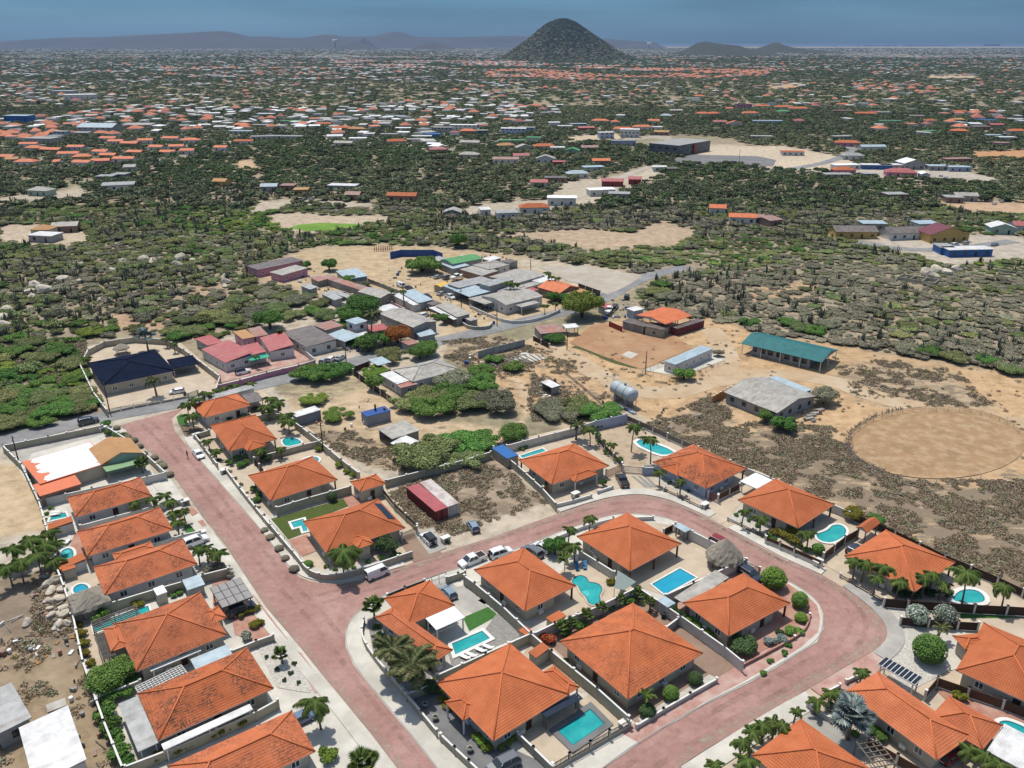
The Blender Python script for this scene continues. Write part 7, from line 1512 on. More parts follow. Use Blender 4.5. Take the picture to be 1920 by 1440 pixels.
# far town, first rows that can still be told apart
T=[(30,232,50,'fuv','blue fronted hall with white pillars at the left edge',dict(h=9,dm=18)),(70,270,60,'fdg','grey hall roof at the left edge above orange houses',dict(h=5,dm=18)),(112,258,30,'fdb','grey blue cube house beside the long blue roof',dict(h=6)),(178,250,78,'gug','long blue grey industrial roof above orange houses',dict(h=6,dm=22)),(255,240,60,'mbp','sloping salmon concrete roof beside the long blue one',dict(dm=16)),
 (150,188,60,'fFw','white modern school building with dark windows',dict(h=9,dm=20)),(115,178,50,'fug','grey green flat halls beside the school',dict(h=7,dm=20)),
 (60,268,34,'gOw','orange roof row house, first row, leftmost',dict(dm=8)),(84,258,16,'gOw','short orange roof above the first row'),(52,277,38,'gOw','orange roof row house below the first',dict(dm=8)),(60,285,36,'hOw','orange roofed house beside the lane bend'),(92,288,46,'gOn','orange roof over a long brown terrace'),(127,296,42,'gOw','long orange roof with white wall in the middle row'),(140,283,36,'gOb','orange roof with blue grey gable side'),(153,302,36,'hOy','yellow walled house under an orange hip roof'),(188,310,36,'gOp','orange roof in the front row, dark carport beside'),(230,306,44,'gOw','orange and white roof in the front row'),(185,292,34,'gOw','orange roof with dark veranda'),(200,299,34,'gOn','orange roof with row of pillars'),(250,293,34,'gOn','orange roof with dark colonnade'),(312,293,32,'gOw','orange roof beside the grey shed, front row'),(350,290,28,'gOw','orange roof near the scrub corner'),(330,282,30,'gOw','orange roof over white walls'),(290,283,32,'gOw','orange roof with pale blue side'),(355,270,40,'hOw','broad orange hip roof standing highest in the right part'),(240,276,38,'gOn','orange roof with bushes growing over it'),(215,272,32,'gOw','orange roof in the second row'),(200,266,36,'gOw','orange roof in the third row'),(272,270,30,'gOw','orange roof between pale sheds'),(318,266,34,'gOw','orange roof beside dark palms'),(45,312,44,'hOw','bold orange hip roof at the lane'),(10,302,30,'gOw','orange roof cut by the picture edge'),(22,307,26,'gyc','light orange roof above the lane'),(105,312,14,'gOw','small orange roof among dark trees'),(150,313,40,'gOw','orange roof partly behind trees'),(456,272,38,'gfw','terracotta roof with white front at the scrub edge'),(412,284,28,'gOw','orange roof at the end of the estate'),
 (450,240,34,'hOn','orange hip roof among palms'),(500,262,60,'fgg','house under wide grey flat roof'),(450,252,50,'fug','pale blue grey flat roof'),(545,262,44,'fgg','grey flat roof close to the scrub'),(490,240,44,'fgn','grey roof with brown walls'),(628,262,32,'gww','white gabled roof close to the scrub'),(642,275,40,'gbw','grey white gabled roof reaching into the scrub'),(670,266,36,'fFw','bright white roof close to the scrub'),(745,272,40,'hog','orange hip roof with grey carport at the scrub edge'),(780,268,36,'fbw','pale flat roof at the scrub edge'),(666,248,36,'hyn','orange ochre roof beside the terrace'),(605,238,34,'gfn','row house with terracotta roof'),(640,246,40,'hfn','house with terracotta hip roof'),(728,258,36,'fgn','grey roof with orange brown wall'),(755,246,32,'fFw','white flat roof behind palms'),(790,262,42,'fww','broad white shed roof'),(640,224,38,'fuw','long pale blue roof'),(497,218,36,'fFw','white hall roof in the middle of the town'),(467,232,26,'xwc','cream house with stepped gable'),(545,232,44,'fGg','house under long pale green roof'),(738,222,40,'fuw','blue white roof with pale walls'),
 (876,252,34,'hOn','orange hip roof beside the dark cube house'),(905,256,24,'fdk','dark brown cube house with orange stripe',dict(h=6)),(868,245,56,'fFw','white modern flat roofs',dict(h=6)),(812,258,30,'fpv','blue tarpaulin like roof'),(830,250,40,'fdg','dark grey two storey block',dict(h=6)),(962,252,52,'fFb','grey blue modern house with white roof',dict(h=6)),(985,250,36,'fdb','dark glass modern block',dict(h=6)),(1000,268,30,'fGw','pale green roofed modern house',dict(h=5)),(960,270,56,'fGg','long grey green roof'),(1020,282,44,'hfc','cream house with terracotta hip roof',dict(h=3.6)),(1045,284,30,'fww','white roofed carport house'),(1072,290,30,'xGG','pale green gabled house'),(985,284,36,'xbc','pale dome like roof behind palms'),(950,280,36,'hyc','yellow cream hip roofed house'),(880,274,40,'gbc','cream gabled cottage left of the hip roofed one'),(1107,284,36,'gtn','rust roofed cottage by the sports field'),
 (1138,260,32,'fwb','grey white two storey house with railings',dict(h=6)),(1180,258,40,'fFw','white villa with green glass balcony',dict(h=8)),(1170,274,50,'fdb','grey blue block below the white villa',dict(h=5)),(1168,248,42,'hOw','large orange hip roof behind the white villa'),(1205,244,40,'hOw','broad orange hip roof beside the white tank'),(1230,244,26,'fww','white block between orange roofs'),(1225,232,24,'gOw','orange gable above the white block'),(1240,254,30,'gyn','ochre orange lean roof near the office block'),(1100,246,34,'grr','red walled house with orange roof'),(1085,238,34,'fuv','turquoise blue flat house'),(1125,232,36,'hOw','bright orange villa roof with palms'),(1155,234,18,'hOw','small orange hip roof beside the bright one'),(1060,242,30,'fww','white flat house near the red walled one'),(1040,238,24,'fFw','white cube beside the grey blue row',dict(h=5)),
 (1395,205,32,'fMp','plum coloured two storey block',dict(h=7)),(1368,208,16,'gOw','orange roof left of the plum block'),(1428,203,28,'gOw','orange roof right of the plum block'),(1468,205,32,'hOw','tall orange hip roof near the plum block'),(1498,208,40,'hOw','wide orange hip roof near the green one'),(1470,214,26,'hGw','house under dark green hip roof'),(1318,218,26,'hOw','orange roof among the dark trees'),(1340,218,26,'hOp','pink walled orange roof among the dark trees'),(1408,217,34,'hOw','orange roof row below the plum block'),(1378,238,34,'xOw','white gabled house with orange roof'),(1350,234,28,'grw','red roof beside the white gabled house'),(1440,232,60,'fub','row of pale blue walled houses'),(1500,232,22,'hrw','pink red roof with white porch'),(1248,222,24,'huw','blue grey hip roofed white house'),(1268,212,26,'gbn','pale brown roof among the dark trees'),(1300,188,28,'fww','white house with orange roof behind, alone'),(1312,184,24,'hOw','orange roof alone among the dark trees'),
 (1580,200,24,'gOw','bright orange roof beside the shed row'),(1580,212,40,'ftn','row of brown house roofs'),(1625,218,44,'hfn','salmon hip roof with pink annex')]
T+=[(1720,222,28,'fbp','pink flat roofed house'),(1748,232,24,'hfw','terracotta hip roof beside the dark tree'),(1800,214,32,'gfw','terracotta roof alone in the trees'),(1800,252,34,'hOn','bright orange hip roof at the dirt lane',dict(h=3.4)),(1798,230,26,'hyn','ochre roof behind the bright orange one'),(1842,244,36,'hnn','brown roofed bungalow near the lane'),(1870,240,30,'grn','red roofed bungalow near the lane'),(1850,230,40,'fpw','pale flat house with blue roof box'),(1866,260,30,'fuG','turquoise flat house at the picture edge'),(1890,264,36,'fwb','white canopy beside the turquoise house'),(1910,252,36,'hOb','orange roof with blue wall at the picture edge'),(1905,228,30,'fww','white block at the picture edge'),(1670,232,44,'fGg','house under pale green roof among trees'),(1745,252,30,'fGg','grey green sheet roofs among trees'),(1640,214,24,'frr','small red roofed house'),(1640,205,30,'fGw','white green roof above the red one'),(1660,215,30,'fgw','white walled house with antenna'),(1880,275,30,'ftp','pale roof near the orange soil')]
mids(T)
n_mid=len(SPOTS)
# ================================================================ the rest of the town
surf('town_orange',(.54,.20,.11),(.42,.16,.10),.2,.85,vary=.15);surf('town_pale',(.52,.51,.48),(.38,.38,.36),.2,.8,vary=.3);surf('town_white',(.72,.73,.74),(.62,.63,.65),.2,.8,vary=.1);surf('town_grey',(.26,.27,.28),(.18,.19,.2),.2,.8,vary=.3);surf('town_red',(.34,.10,.09),(.28,.12,.10),.2,.8,vary=.2)
def far_house(mb,x,y,w,d,a,hip,m,h=3.8):
 ca,sa=math.cos(a),math.sin(a);hx,hy=w/2,d/2;T_=lambda X,Yv,Z:(x+X*ca-Yv*sa,y+X*sa+Yv*ca,Z)
 mb.add([T_(-hx+.5,-hy+.5,0),T_(hx-.5,-hy+.5,0),T_(hx-.5,hy-.5,0),T_(-hx+.5,hy-.5,0),T_(-hx+.5,-hy+.5,h),T_(hx-.5,-hy+.5,h),T_(hx-.5,hy-.5,h),T_(-hx+.5,hy-.5,h)],[(0,1,5,4),(1,2,6,5),(2,3,7,6),(3,0,4,7)],0)
 if hip:r=max(.3,hx-hy);z=h+.5*hy;mb.add([T_(-hx,-hy,h),T_(hx,-hy,h),T_(hx,hy,h),T_(-hx,hy,h),T_(-r,0,z),T_(r,0,z)],[(0,1,5,4),(1,2,5),(2,3,4,5),(3,0,4)],m)
 else:mb.add([T_(-hx,-hy,h+.1),T_(hx,-hy,h+.1),T_(hx,hy,h+.5),T_(-hx,hy,h+.5)],[(0,1,2,3)],m)
# (outline px, houses per hectare, shares of orange / pale / white / grey / red roofs, words for the label)
CL=[
 ([(0,250),(450,262),(430,290),(260,312),(0,312)],24,(.75,.1,.05,.05,.05),'in the dense orange estate above the left bushland'),
 ([(0,205),(330,200),(480,250),(0,255)],17,(.3,.35,.15,.1,.1),'in the mixed quarter around the long blue roof'),
 ([(330,200),(1050,200),(1050,262),(800,285),(460,268)],18,(.13,.4,.28,.15,.04),'in the pale roofed middle of the town'),
 ([(1050,215),(1260,225),(1260,258),(1050,262)],7,(.5,.25,.15,.05,.05),'near the white villa with green balcony'),
 ([(1300,195),(1560,195),(1560,240),(1300,240)],5,(.5,.2,.1,.1,.1),'around the plum coloured block'),
 ([(1560,185),(1960,185),(1960,270),(1700,262),(1560,230)],5,(.3,.3,.15,.1,.15),'among the trees right of the road bend'),
 ([(700,185),(900,185),(860,220),(700,225)],5,(.5,.2,.1,.1,.1),'in the orange group left of the palms'),
 ([(0,150),(960,140),(960,205),(0,205)],3.6,(.18,.38,.3,.1,.04),'scattered through the woods beyond the town'),
 ([(300,126),(620,128),(640,150),(300,152)],3.5,(.5,.2,.2,.05,.05),'in the far left orange band'),
 ([(620,113),(1000,116),(1280,128),(1280,138),(640,128)],9,(.3,.25,.35,.05,.05),'in the bright band at the foot of the hill'),
 ([(940,128),(1440,128),(1440,155),(1000,152),(900,145)],16,(.82,.08,.06,.02,.02),'in the wide orange estate before the hill'),
 ([(960,155),(1960,150),(1960,190),(960,200)],1.4,(.35,.3,.2,.05,.1),'in the green belt before the hill'),
 ([(1600,160),(1760,160),(1760,178),(1600,178)],7,(.85,.1,.05,0,0),'in the small orange group on the right'),
 ([(0,108),(960,108),(960,150),(0,152)],3.4,(.12,.4,.42,.04,.02),'in the far pale scatter'),
 ([(1150,108),(1960,108),(1960,150),(1440,135),(1150,124)],3.4,(.16,.42,.3,.1,.02),'in the far scatter right of the hill'),
 ([(0,92),(960,90),(960,108),(0,109)],1.2,(.03,.47,.5,0,0),'at the foot of the distant hills'),
 ([(1150,93),(1960,93),(1960,108),(1150,108)],2.,(.05,.45,.5,0,0),'near the sea'),
 ]
LM=[('the navy hip roof',(245,700)),('the red roofed compound',(450,670)),('the pink houses',(520,505)),('the blue hoarding',(780,475)),('the green pond',(610,428)),('the teal roofed barn',(1480,650)),('the orange open hall',(1240,600)),('the ruin foundation',(1720,530)),('the maroon gabled yellow house',(1780,455)),('the bright orange cottages',(1392,418)),('the pale green house',(70,368)),('the sand coloured house',(90,447)),('the white cube house',(1053,386)),('the car park',(1360,300)),('the office block',(1270,275)),('the yellow cottage on the pond lane',(564,366)),('the dry riverbed',(1110,450)),('the big boulder heap',(70,545)),('the scrap yard',(1850,378)),('the asphalt road bend',(1215,520)),('the shop street',(1690,318)),('the walled grey compound',(1573,334)),('the first bend of the asphalt road',(60,790)),('the white school',(150,188)),('the blue fronted hall',(30,232)),('the plum coloured block',(1395,205)),('the turquoise flat house',(1866,260)),('the white balconied villa',(1180,258)),('the tent shaped roof',(848,404)),('the far right sandy margin',(1850,690)),('the foot of the cone hill',(1058,125)),('the left town edge',(60,160)),('the right town edge',(1850,170)),('the thatched gazebo yard',(230,650)),('the long industrial roof',(178,250))]
LMW=[(n_,W(p))for n_,p in LM]
def by_landmark(items,tail=''):
 """[(kind words, x, y)] -> labels that count each kind outwards from its nearest landmark"""
 near_={};out=[None]*len(items)
 for i,(k_,x,y)in enumerate(items):
  j=min(range(len(LMW)),key=lambda q:(LMW[q][1].x-x)**2+(LMW[q][1].y-y)**2*.6);near_.setdefault((k_,j),[]).append((((LMW[j][1].x-x)**2+(LMW[j][1].y-y)**2),i))
 NW=['','second ','third ','fourth ','fifth ','sixth ','seventh ','eighth ','ninth ','tenth ','eleventh ','twelfth '];TW=['twenty','thirty','forty','fifty','sixty']
 for(k_,j),l in near_.items():
  for r_,(_,i)in enumerate(sorted(l)):
   o_=NW[r_]if r_<12 else('%d%s '%(r_+1,'th' if r_<20 or(r_+1)%10 not in(1,2,3)else{1:'st',2:'nd',3:'rd'}[(r_+1)%10]));out[i]='%s%s, %sclosest to %s'%(k_,tail,o_,LMW[j][0])
 return out
BR=np.random.RandomState(21);rest=MB();cand=[];rest_pts=[];occ={}
def occupied(x,y,r):
 k=(int(x//40),int(y//40))
 for i in(-1,0,1):
  for j in(-1,0,1):
   for(a,b,c)in occ.get((k[0]+i,k[1]+j),()):
    if(a-x)**2+(b-y)**2<(c+r)**2:return True
 return False
def occupy(x,y,r):occ.setdefault((int(x//40),int(y//40)),[]).append((x,y,r))
for s in SPOTS:occupy(*s)
for poly,dens,sh_,words in CL:
 P=[W(p)for p in poly];x0,x1=min(p.x for p in P),max(p.x for p in P);y0,y1=min(p.y for p in P),max(p.y for p in P);n=int((x1-x0)*(y1-y0)/1e4*dens*1.3);n=min(n,14000)
 xs=BR.uniform(x0,x1,n);ys=BR.uniform(y0,y1,n);px,py=PXA(xs,ys);keep=inpoly(px,py,poly)&(fbm(xs,ys,160,40)>.47)
 for x,y,a,b in zip(xs[keep],ys[keep],px[keep],py[keep]):
  tight=3.5 if dens>20 else 5.
  if occupied(x,y,tight):continue
  w=BR.uniform(8,15);d=BR.uniform(8,14)
  if b<150 and BR.rand()<.15:w*=1.7;d*=1.3
  occupy(x,y,6.5);rk=BR.choice(5,p=np.array(sh_)/sum(sh_));cand.append((b,x,y,w,d,BR.uniform(-.5,.5)+(1.57 if BR.rand()<.2 else 0),rk,words,a))
cand.sort(key=lambda t:-t[0]);TM=['town_orange','town_pale','town_white','town_grey','town_red'];RW=['orange roofed','pale grey roofed','white roofed','dark grey roofed','red roofed']
n_ind=110
HL=by_landmark([('%s %s house'%(['small','wide'][q[3]>15],RW[q[6]]),q[1],q[2])for q in cand[:n_ind]])
for i,(b,x,y,w,d,a,rk,words,ax_)in enumerate(cand):
 if i<n_ind:
  g=MB();far_house(g,0,0,w,d,0,rk in(0,4)and BR.rand()<.8,1);rf=MB();wl2=MB()
  root=thing('house',HL[i],'house',(x,y,0),a,RW[rk]+' houses '+words)
  for q,(f_,m_)in enumerate(zip(g.f,g.mi)):
   t_=rf if m_ else wl2;t_.add([g.v[k]for k in f_],[tuple(range(len(f_)))],0)
  wl2.build('wall','stucco_white',root);rf.build('roof',TM[rk],root)
 else:far_house(rest,x,y,w,d,a,rk in(0,4)and BR.rand()<.7,1+rk,h=3.6 if b>110 else 7)
tag(rest.build('town_houses',['stucco_white']+TM),'thousands of small houses of the distant town','houses',kind='stuff')
# large landmarks far away
def block(px,py,wpx,hpx,mat,label,name='industrial_building',cat='building',roofm='town_white',depth=60):
 w=W((px,py));dpp=w.y*CT+HC*ST;wm=wpx/F*dpp;hm=hpx/F*dpp;root=thing(name,label,cat,(w.x,w.y,0),.05);g=MB();g.box(-wm/2,0,0,wm/2,depth,hm);g.build('wall',mat,root);g=MB();g.box(-wm/2-1,-1,hm+.01,wm/2+1,depth+1,hm+1);g.build('roof',roofm,root)
for a in[(1650,86.5,70,2.2,'town_white','long white terminal halls at the shore, left part'),(1715,86.5,50,2.6,'town_white','white terminal halls at the shore, middle part'),(1760,86.5,40,2.2,'town_white','low white terminal hall at the shore, right part'),(1860,86,30,3.,'town_grey','dark harbour building on the horizon'),(1535,96,30,2.5,'town_pale','pale hall behind the low hills')]:block(*a)
for px,py,r_,hh,l in[(629,76,4.5,4.5,'white water tower on the left distant ridge'),(1217,81,4.,3.5,'white round water tank right of the hill')]:
 w=W((px,92));dist=12400 if px<1000 else 15000;dpc=dist*CT+HC*ST;X=(px-960)/F*dpc;tq=(720-py)/F;z=HC+(-dist*ST+tq*dist*CT)/(CT+tq*ST);rm_=r_/F*dpc
 root=thing('water_tank',l,'water tank',(X,dist,0));g=MB();g.cyl(0,0,z-rm_*.6,z+rm_*.5,rm_,20);g.build('tank','white_paint',root);g=MB();g.cyl(0,0,0,z-rm_*.6,rm_*.35,10);g.build('support','stucco_grey',root)
for i,px in enumerate((1567,1608)):
 w=W((px,88));root=thing('transmission_mast',['hazy lattice mast on the horizon left of the harbour','hazy lattice mast on the horizon above the harbour road'][i],'mast',(w.x,w.y,0));g=MB()
 for s_ in(-1,1):g.tube([(s_*18,0,0),(s_*2,0,120)],2.5,4)
 for k in range(6):g.tube([(-18+2.7*k,0,20*k),(18-2.7*(k+1),0,20*(k+1))],1.8,4)
 g.build('lattice','town_grey',root)
# ================================================================ garden trees, palms, hedges
palm((643,1035),5.5,3.6,'tall shaggy coconut palm at the curved wall beside the white van',n=24,lean=1.2)
palm((736,1219),5.,3.5,'large feather palm, the one farther up the street of the pair','date',34,.5,'feather palm pair on the junction corner');palm((772,1247),5.2,3.9,'large feather palm, the one nearer the dark forecourt of the pair','date',38,2.,'feather palm pair on the junction corner')
palm((700,1138),2.6,2.2,'bushy fan palm at the tip of the junction corner','fan',22);palm((1598,1342),4.,3.4,'big silver blue fan palm beside the L-shaped villa','silver',30);palm((272,632),4.5,3.2,'silver fan palm in the sand yard of the navy roofed house','silver',22)
palm((286,714),4.6,2.6,'palm with thick trunk behind the roadside mesh fence','date',22);palm((697,590),9,3.4,'tall drooping palm above the bright red flat roof','date',26)
palms([(1604,1051),(1626,1055),(1657,1063),(1676,1069),(1645,1083),(1690,1090),(1734,1083),(1751,1077),(1770,1096)],3.8,2.,'%s slim palm from the driveway end in the row before the hidden villa','palm row before the hidden villa')
palm((1812,1074),6.5,3.,'windblown coconut palm leaning over the half round pool',lean=2.8);palm((1884,1100),5.,2.6,'windblown coconut palm near the picture edge behind the half round pool',lean=2.6)
palms([(1397,957),(1427,972)],3.6,1.8,'%s palm behind the rail fence of the kidney pool villa','palms behind the kidney pool rail fence');palms([(1507,1000),(1517,998)],3.6,1.6,'%s thin palm beside the kidney shaped pool','thin palms at the kidney pool')
palm((1190,798),7.,2.6,'tall coconut palm left of the pointed pool');palm((1219,822),6.5,2.6,'tall coconut palm in front of the pointed pool');palm((1236,883),3.8,1.7,'small palm beside the blue white wall block');palm((1277,901),3.6,1.6,'small palm under the eave of the grey walled villa')
palm((1083,797),4.,2.4,'grey green palm, left of the two in the far garden corner','date',20);palm((1105,803),4.5,2.6,'green palm, right of the two in the far garden corner');palm((1147,832),2.2,1.6,'low palm beside the dark screen fence')
palm((1108,970),5.,1.9,'slim palm behind the square villa at the street');palm((1069,991),5.5,1.7,'slim palm beside the tall green tree');palm((1075,1022),4.,2.3,'dark palm under the tall green tree');palm((1057,1049),3.,1.7,'bright lime palm near the blue loungers','areca')
palms([(389,826),(404,845)],2.4,1.7,'%s dwarf palm behind the upper street wall','dwarf palms of the upper street');palm((488,845),3.,2.,'palm, left one under the stepped porch eave');palm((526,841),2.6,1.8,'palm beside the half round pool wall')
palms([(359,778),(350,757),(366,748),(384,737)],4.5,2.5,'%s palm from the brick street corner around the top villa','palms around the top villa');palms([(405,731),(422,727),(440,723),(467,719)],3.,1.9,'%s palm of the row along the asphalt road wall','palm row along the asphalt road')
palms([(507,747),(518,755),(532,779),(541,788),(500,762)],3.6,2.6,'%s palm in the thicket beside the grey container box','palm thicket at the container box')
palms([(252,944),(285,935),(309,927),(318,940)],3.,1.9,'%s palm along the top villa wall on the west side','palms on the west side top garden');palms([(325,962),(332,978),(342,957)],3.,1.9,'%s palm before the second west villa','palms before the second west villa')
palms([(92,997),(102,1018),(101,1050)],3.2,2.2,'%s palm by the spa pool boundary','palms by the spa pool');palms([(55,1012),(22,1028),(70,1040),(38,1052),(14,1062),(84,1022)],4.4,2.7,'%s big palm of the dense group outside the estate wall','palm group outside the estate wall')
palms([(385,1027),(405,1037),(372,1030)],3.2,2.,'%s palm behind the street wall near the white crossover','palms near the white crossover');palm((590,1316),5.,3.,'coconut palm casting star shadow near the blue grey car');palm((526,1228),1.8,1.6,'small fan palm in the white gravel front garden','fan',14);palm((678,1432),2.4,2.4,'bushy palm at the bottom edge by the street','fan',22)
palms([(1393,1390),(1410,1372),(1429,1360),(1451,1355),(1468,1360),(1401,1425)],3.4,1.9,'%s palm beside the bottom edge villa, counted from its near corner','palms at the bottom edge villa');palm((1494,1333),3.6,1.3,'single slim palm at the ridge tip of the bottom edge villa');palm((1342,1432),1.8,1.5,'low palm at the bottom edge beside the small black fence')
palms([(1559,1298),(1573,1297),(1533,1314),(1618,1260)],2.4,1.6,'%s short palm before the L-shaped villa','short palms before the L-shaped villa');palms([(1820,1408),(1850,1417),(1874,1432)],3.6,2.,'%s palm in the red yard at the bottom corner','palms in the red yard at the bottom corner')
palms([(1052,1178),(1072,1170),(1097,1155),(1130,1141),(1163,1125),(1196,1113),(1219,1130)],1.8,1.5,'%s small cycad like palm along the wall behind the big pyramid villa','small palms behind the pyramid villa',kind='fan',n=12)
palm((1212,1305),2.6,1.5,'yellowish young palm at the wall of the big pyramid villa','areca',9);palm((1765,1178),2.6,1.6,'windblown low palm behind the large round bush','date',14)
palms([(955,529),(965,531)],7,2.6,'%s dark palm between the grey hamlet roofs','dark palms between hamlet roofs');palms([(1028,511),(1034,518),(1045,521)],7,1.9,'%s slim palm behind the orange gabled house','palms behind the orange gabled house');palms([(1022,572),(1041,568)],3.5,1.8,'%s palm in the front garden of the pale gabled villa','palms of the pale gabled villa');palm((480,668),4,1.4,'young palm before the green canopy')
palms([(755,545),(733,543)],6,1.6,'%s thin palm among the grey sheds','thin palms among grey sheds');palm((525,628),3.,2.2,'broad leaved palm behind the brown roofed house','fan',16);palm((160,671),2.5,2.,'palm at the side wall of the navy roofed house');palms([(312,634),(326,644)],3,1.8,'%s young palm at the rear of the sand yard','young palms of the sand yard')
def B(kind,p,r,label,hz=1.,at=None,name='garden_shrub',cat='shrub',**k):plant(kind,p,r,label,name,cat,hz,at=(r*.8*hz if at is None else at),**k)
B('ball:leaf_lime',(1451,1082),2.6,'huge clipped round green bush on the island bend');B('ball:leaf_green',(1500,1124),1.7,'clipped upright bush on the island bend below the huge one',1.2);B('ball:leaf_lime',(1502,1157),1.3,'low clipped bush next along the island bend',.8);B('bush:leaf_green',(1490,1180),2.,'straggling hedge at the end of the island bend',.6)
B('tree:leaf_dark',(1393,1205),2.7,'dark bushy tree at the retaining wall corner',.7);B('bush:leaf_silver',(1449,1199),1.5,'silver grey shrub, left one on the retaining wall');B('bush:leaf_silver',(1468,1193),1.4,'silver grey shrub, right one on the retaining wall');B('bush:leaf_dark',(1462,1182),.9,'small dark round shrub behind the silver ones')
B('ball:leaf_dark',(1304,1272),1.4,'clipped round bush nearest the brown driveway, of three');B('ball:leaf_green',(1258,1299),1.5,'clipped round bush in the middle of three before the pyramid villa');B('ball:leaf_dark',(1215,1332),1.4,'clipped round bush nearest the wall corner, of three')
B('ball:leaf_white',(1721,1151),2.2,'round bush covered in white flowers, left one');B('ball:leaf_white',(1773,1152),2.3,'round bush covered in white flowers, right one');B('ball:leaf_green',(1744,1215),3.,'very large round green bush in the gravel garden');B('bush:leaf_white',(458,1190),1.5,'white flowering shrub in the red paved front garden')
B('bush:leaf_yellow',(1147,1088),1.2,'yellow green shrub beside the grey shade sail');B('bush:leaf_yellow',(1802,1300),1.5,'yellow green shrub inside the brown slat fence');B('tree:leaf_yellow',(1600,960),2.4,'yellow green tree behind the kidney pool',.8);B('tree:leaf_green',(1643,972),1.9,'green tree behind the gate shelter',.8)
B('tree:leaf_green',(1041,1020),2.4,'tall bright green tree beside the white hatchback',1.25);B('tree:leaf_dark',(724,1018),2.6,'dark green tree at the porch of the turf garden villa',1.);B('bush:leaf_green',(744,1035),1.2,'small shrub right of the dark porch tree');B('ball:leaf_green',(577,1057),1.2,'clipped green mound at the curved wall',.7)
B('tree:leaf_green',(208,1262),4.2,'large round green tree beside the long blackened villa',.75);bushes([(247,1270),(235,1290),(210,1300),(195,1330),(205,1355),(215,1380),(225,1405),(240,1425)],1.8,'%s bush of the tall hedge along the estate boundary, from the top','hedge along the estate boundary',at=1.2);bushes([(145,1168),(150,1185),(155,1205),(160,1222),(168,1240)],1.2,'%s yellow green hedge bush left of the dark pergola','hedge left of the dark pergola','bush:leaf_yellow',at=.8)
bushes([(290,1415),(310,1406),(330,1398),(350,1390),(370,1382),(390,1374),(410,1366),(430,1357),(448,1350)],1.5,'%s shrub of the yellow flowering hedge, from the bottom edge up','yellow flowering hedge','bush:leaf_yellow',at=1.);B('bush:leaf_green',(185,1148),2.,'dark green shrub between gazebo and green pool');B('bush:leaf_yellow',(256,1128),1.7,'yellow leaved shrub beside the utility cabin',.7);B('bush:leaf_green',(330,1110),1.4,'grey green shrub beside the utility cabin',.6)
bushes([(452,1152),(465,1145),(478,1140),(475,1172),(487,1165)],1.3,'%s yellow hedge shrub around the grey panel carport','yellow hedge at the grey carport','bush:leaf_yellow',at=.6);bushes([(392,1070),(412,1062),(430,1078)],1.4,'%s dry shrub inside the street corner bed','dry shrubs in the corner bed','bush:leaf_dry',at=.5)
bushes([(219,801),(233,815),(240,818),(250,825),(262,836),(269,850),(289,857),(299,867),(305,873),(318,889)],1.15,'%s clipped reddish brown mound along the brick street','clipped mounds along the brick street','ball:leaf_dry',hz=.6,at=.5)
bushes([(496,993),(507,1007),(523,1028),(535,1046),(552,1067)],1.,'%s wilted red mound on the gravel outside the curved wall','wilted mounds outside the curved wall','ball:leaf_dry',hz=.6,at=.4)
B('tree:leaf_green',(199,793),1.6,'small round tree at the asphalt road corner');bushes([(205,808),(215,812),(226,815)],1.5,'%s shrub below the small round corner tree','shrubs at the road corner',at=1.);palm((266,871),2.,2.2,'broad leaved banana like palm below the green awning','fan',18)
bushes([(443,857),(450,870),(460,865),(430,866),(447,848),(465,852)],1.5,'%s garden shrub between the two upper pool villas','shrubs between the upper pool villas',at=.8);bushes([(420,775),(440,770),(460,772),(480,765),(500,775),(430,783),(455,780)],1.5,'%s shrub of the lush strip between the two topmost villas','lush strip between topmost villas','bush:leaf_dark',at=.9)
bushes([(473,915),(480,935),(489,925)],1.4,'%s shrub at the left corner of the second pool villa','shrubs at the second pool villa',at=.8);B('tree:leaf_dark',(501,856),1.6,'round dark tree at the cream wall between the pools');B('ball:leaf_dark',(623,931),1.2,'dark clipped shrub on the turf lawn edge',1.2);bushes([(637,868),(652,880),(662,887),(597,838)],1.4,'%s yellow green shrub along the rear garden wall','shrubs along the rear garden wall','bush:leaf_lime',at=1.)
bushes([(818,1277),(824,1292),(832,1308),(840,1325)],1.2,'%s flowering hedge shrub beside the large villa porch','hedge beside the large villa porch','bush:leaf_yellow',at=.6)
bushes([(893,1378),(903,1390),(913,1400),(938,1398),(953,1390),(966,1380)],1.1,'%s trimmed hedge shrub around the near corner of the large villa','trimmed hedge at the large villa','bush:leaf_lime',at=.5);B('tree:leaf_dark',(805,1287),1.6,'dark shrub in the corner beside the feather palms')
B('bush:leaf_red',(1025,1192),1.8,'orange red flowering shrub in the wall corner');bushes([(1090,1172),(1110,1150),(1145,1138),(1180,1125),(1062,1185)],1.3,'%s flowering shrub in the strip behind the pyramid villa','flowering strip behind the pyramid villa',at=.6);bushes([(1298,1163),(1310,1172),(1322,1180),(1332,1188)],1.2,'%s hedge shrub along the tall stepping wall','hedge along the stepping wall','bush:leaf_lime',at=.6)
bushes([(1275,1150),(1262,1140),(1287,1156)],1.3,'%s dark shrub under the lean-to roof corner','shrubs under the lean-to corner','bush:leaf_dark',at=.6);bushes([(1470,995),(1482,1003),(1494,1008),(1487,990),(1462,990),(1450,992)],1.6,'%s shrub of the yellow green thicket beside the kidney pool','thicket beside the kidney pool','bush:leaf_yellow',at=1.4);B('ball:leaf_green',(1535,1028),1.4,'clipped green bush beside the slat fence corner')
bushes([(1690,1105),(1710,1112),(1728,1100),(1745,1108),(1775,1110)],1.7,'%s shrub under the palms before the hidden villa','shrubs under the palm row','bush:leaf_dark',at=1.);B('bush:leaf_green',(1130,900),1.2,'tall thin shrub beside the yellow gated porch',1.5)
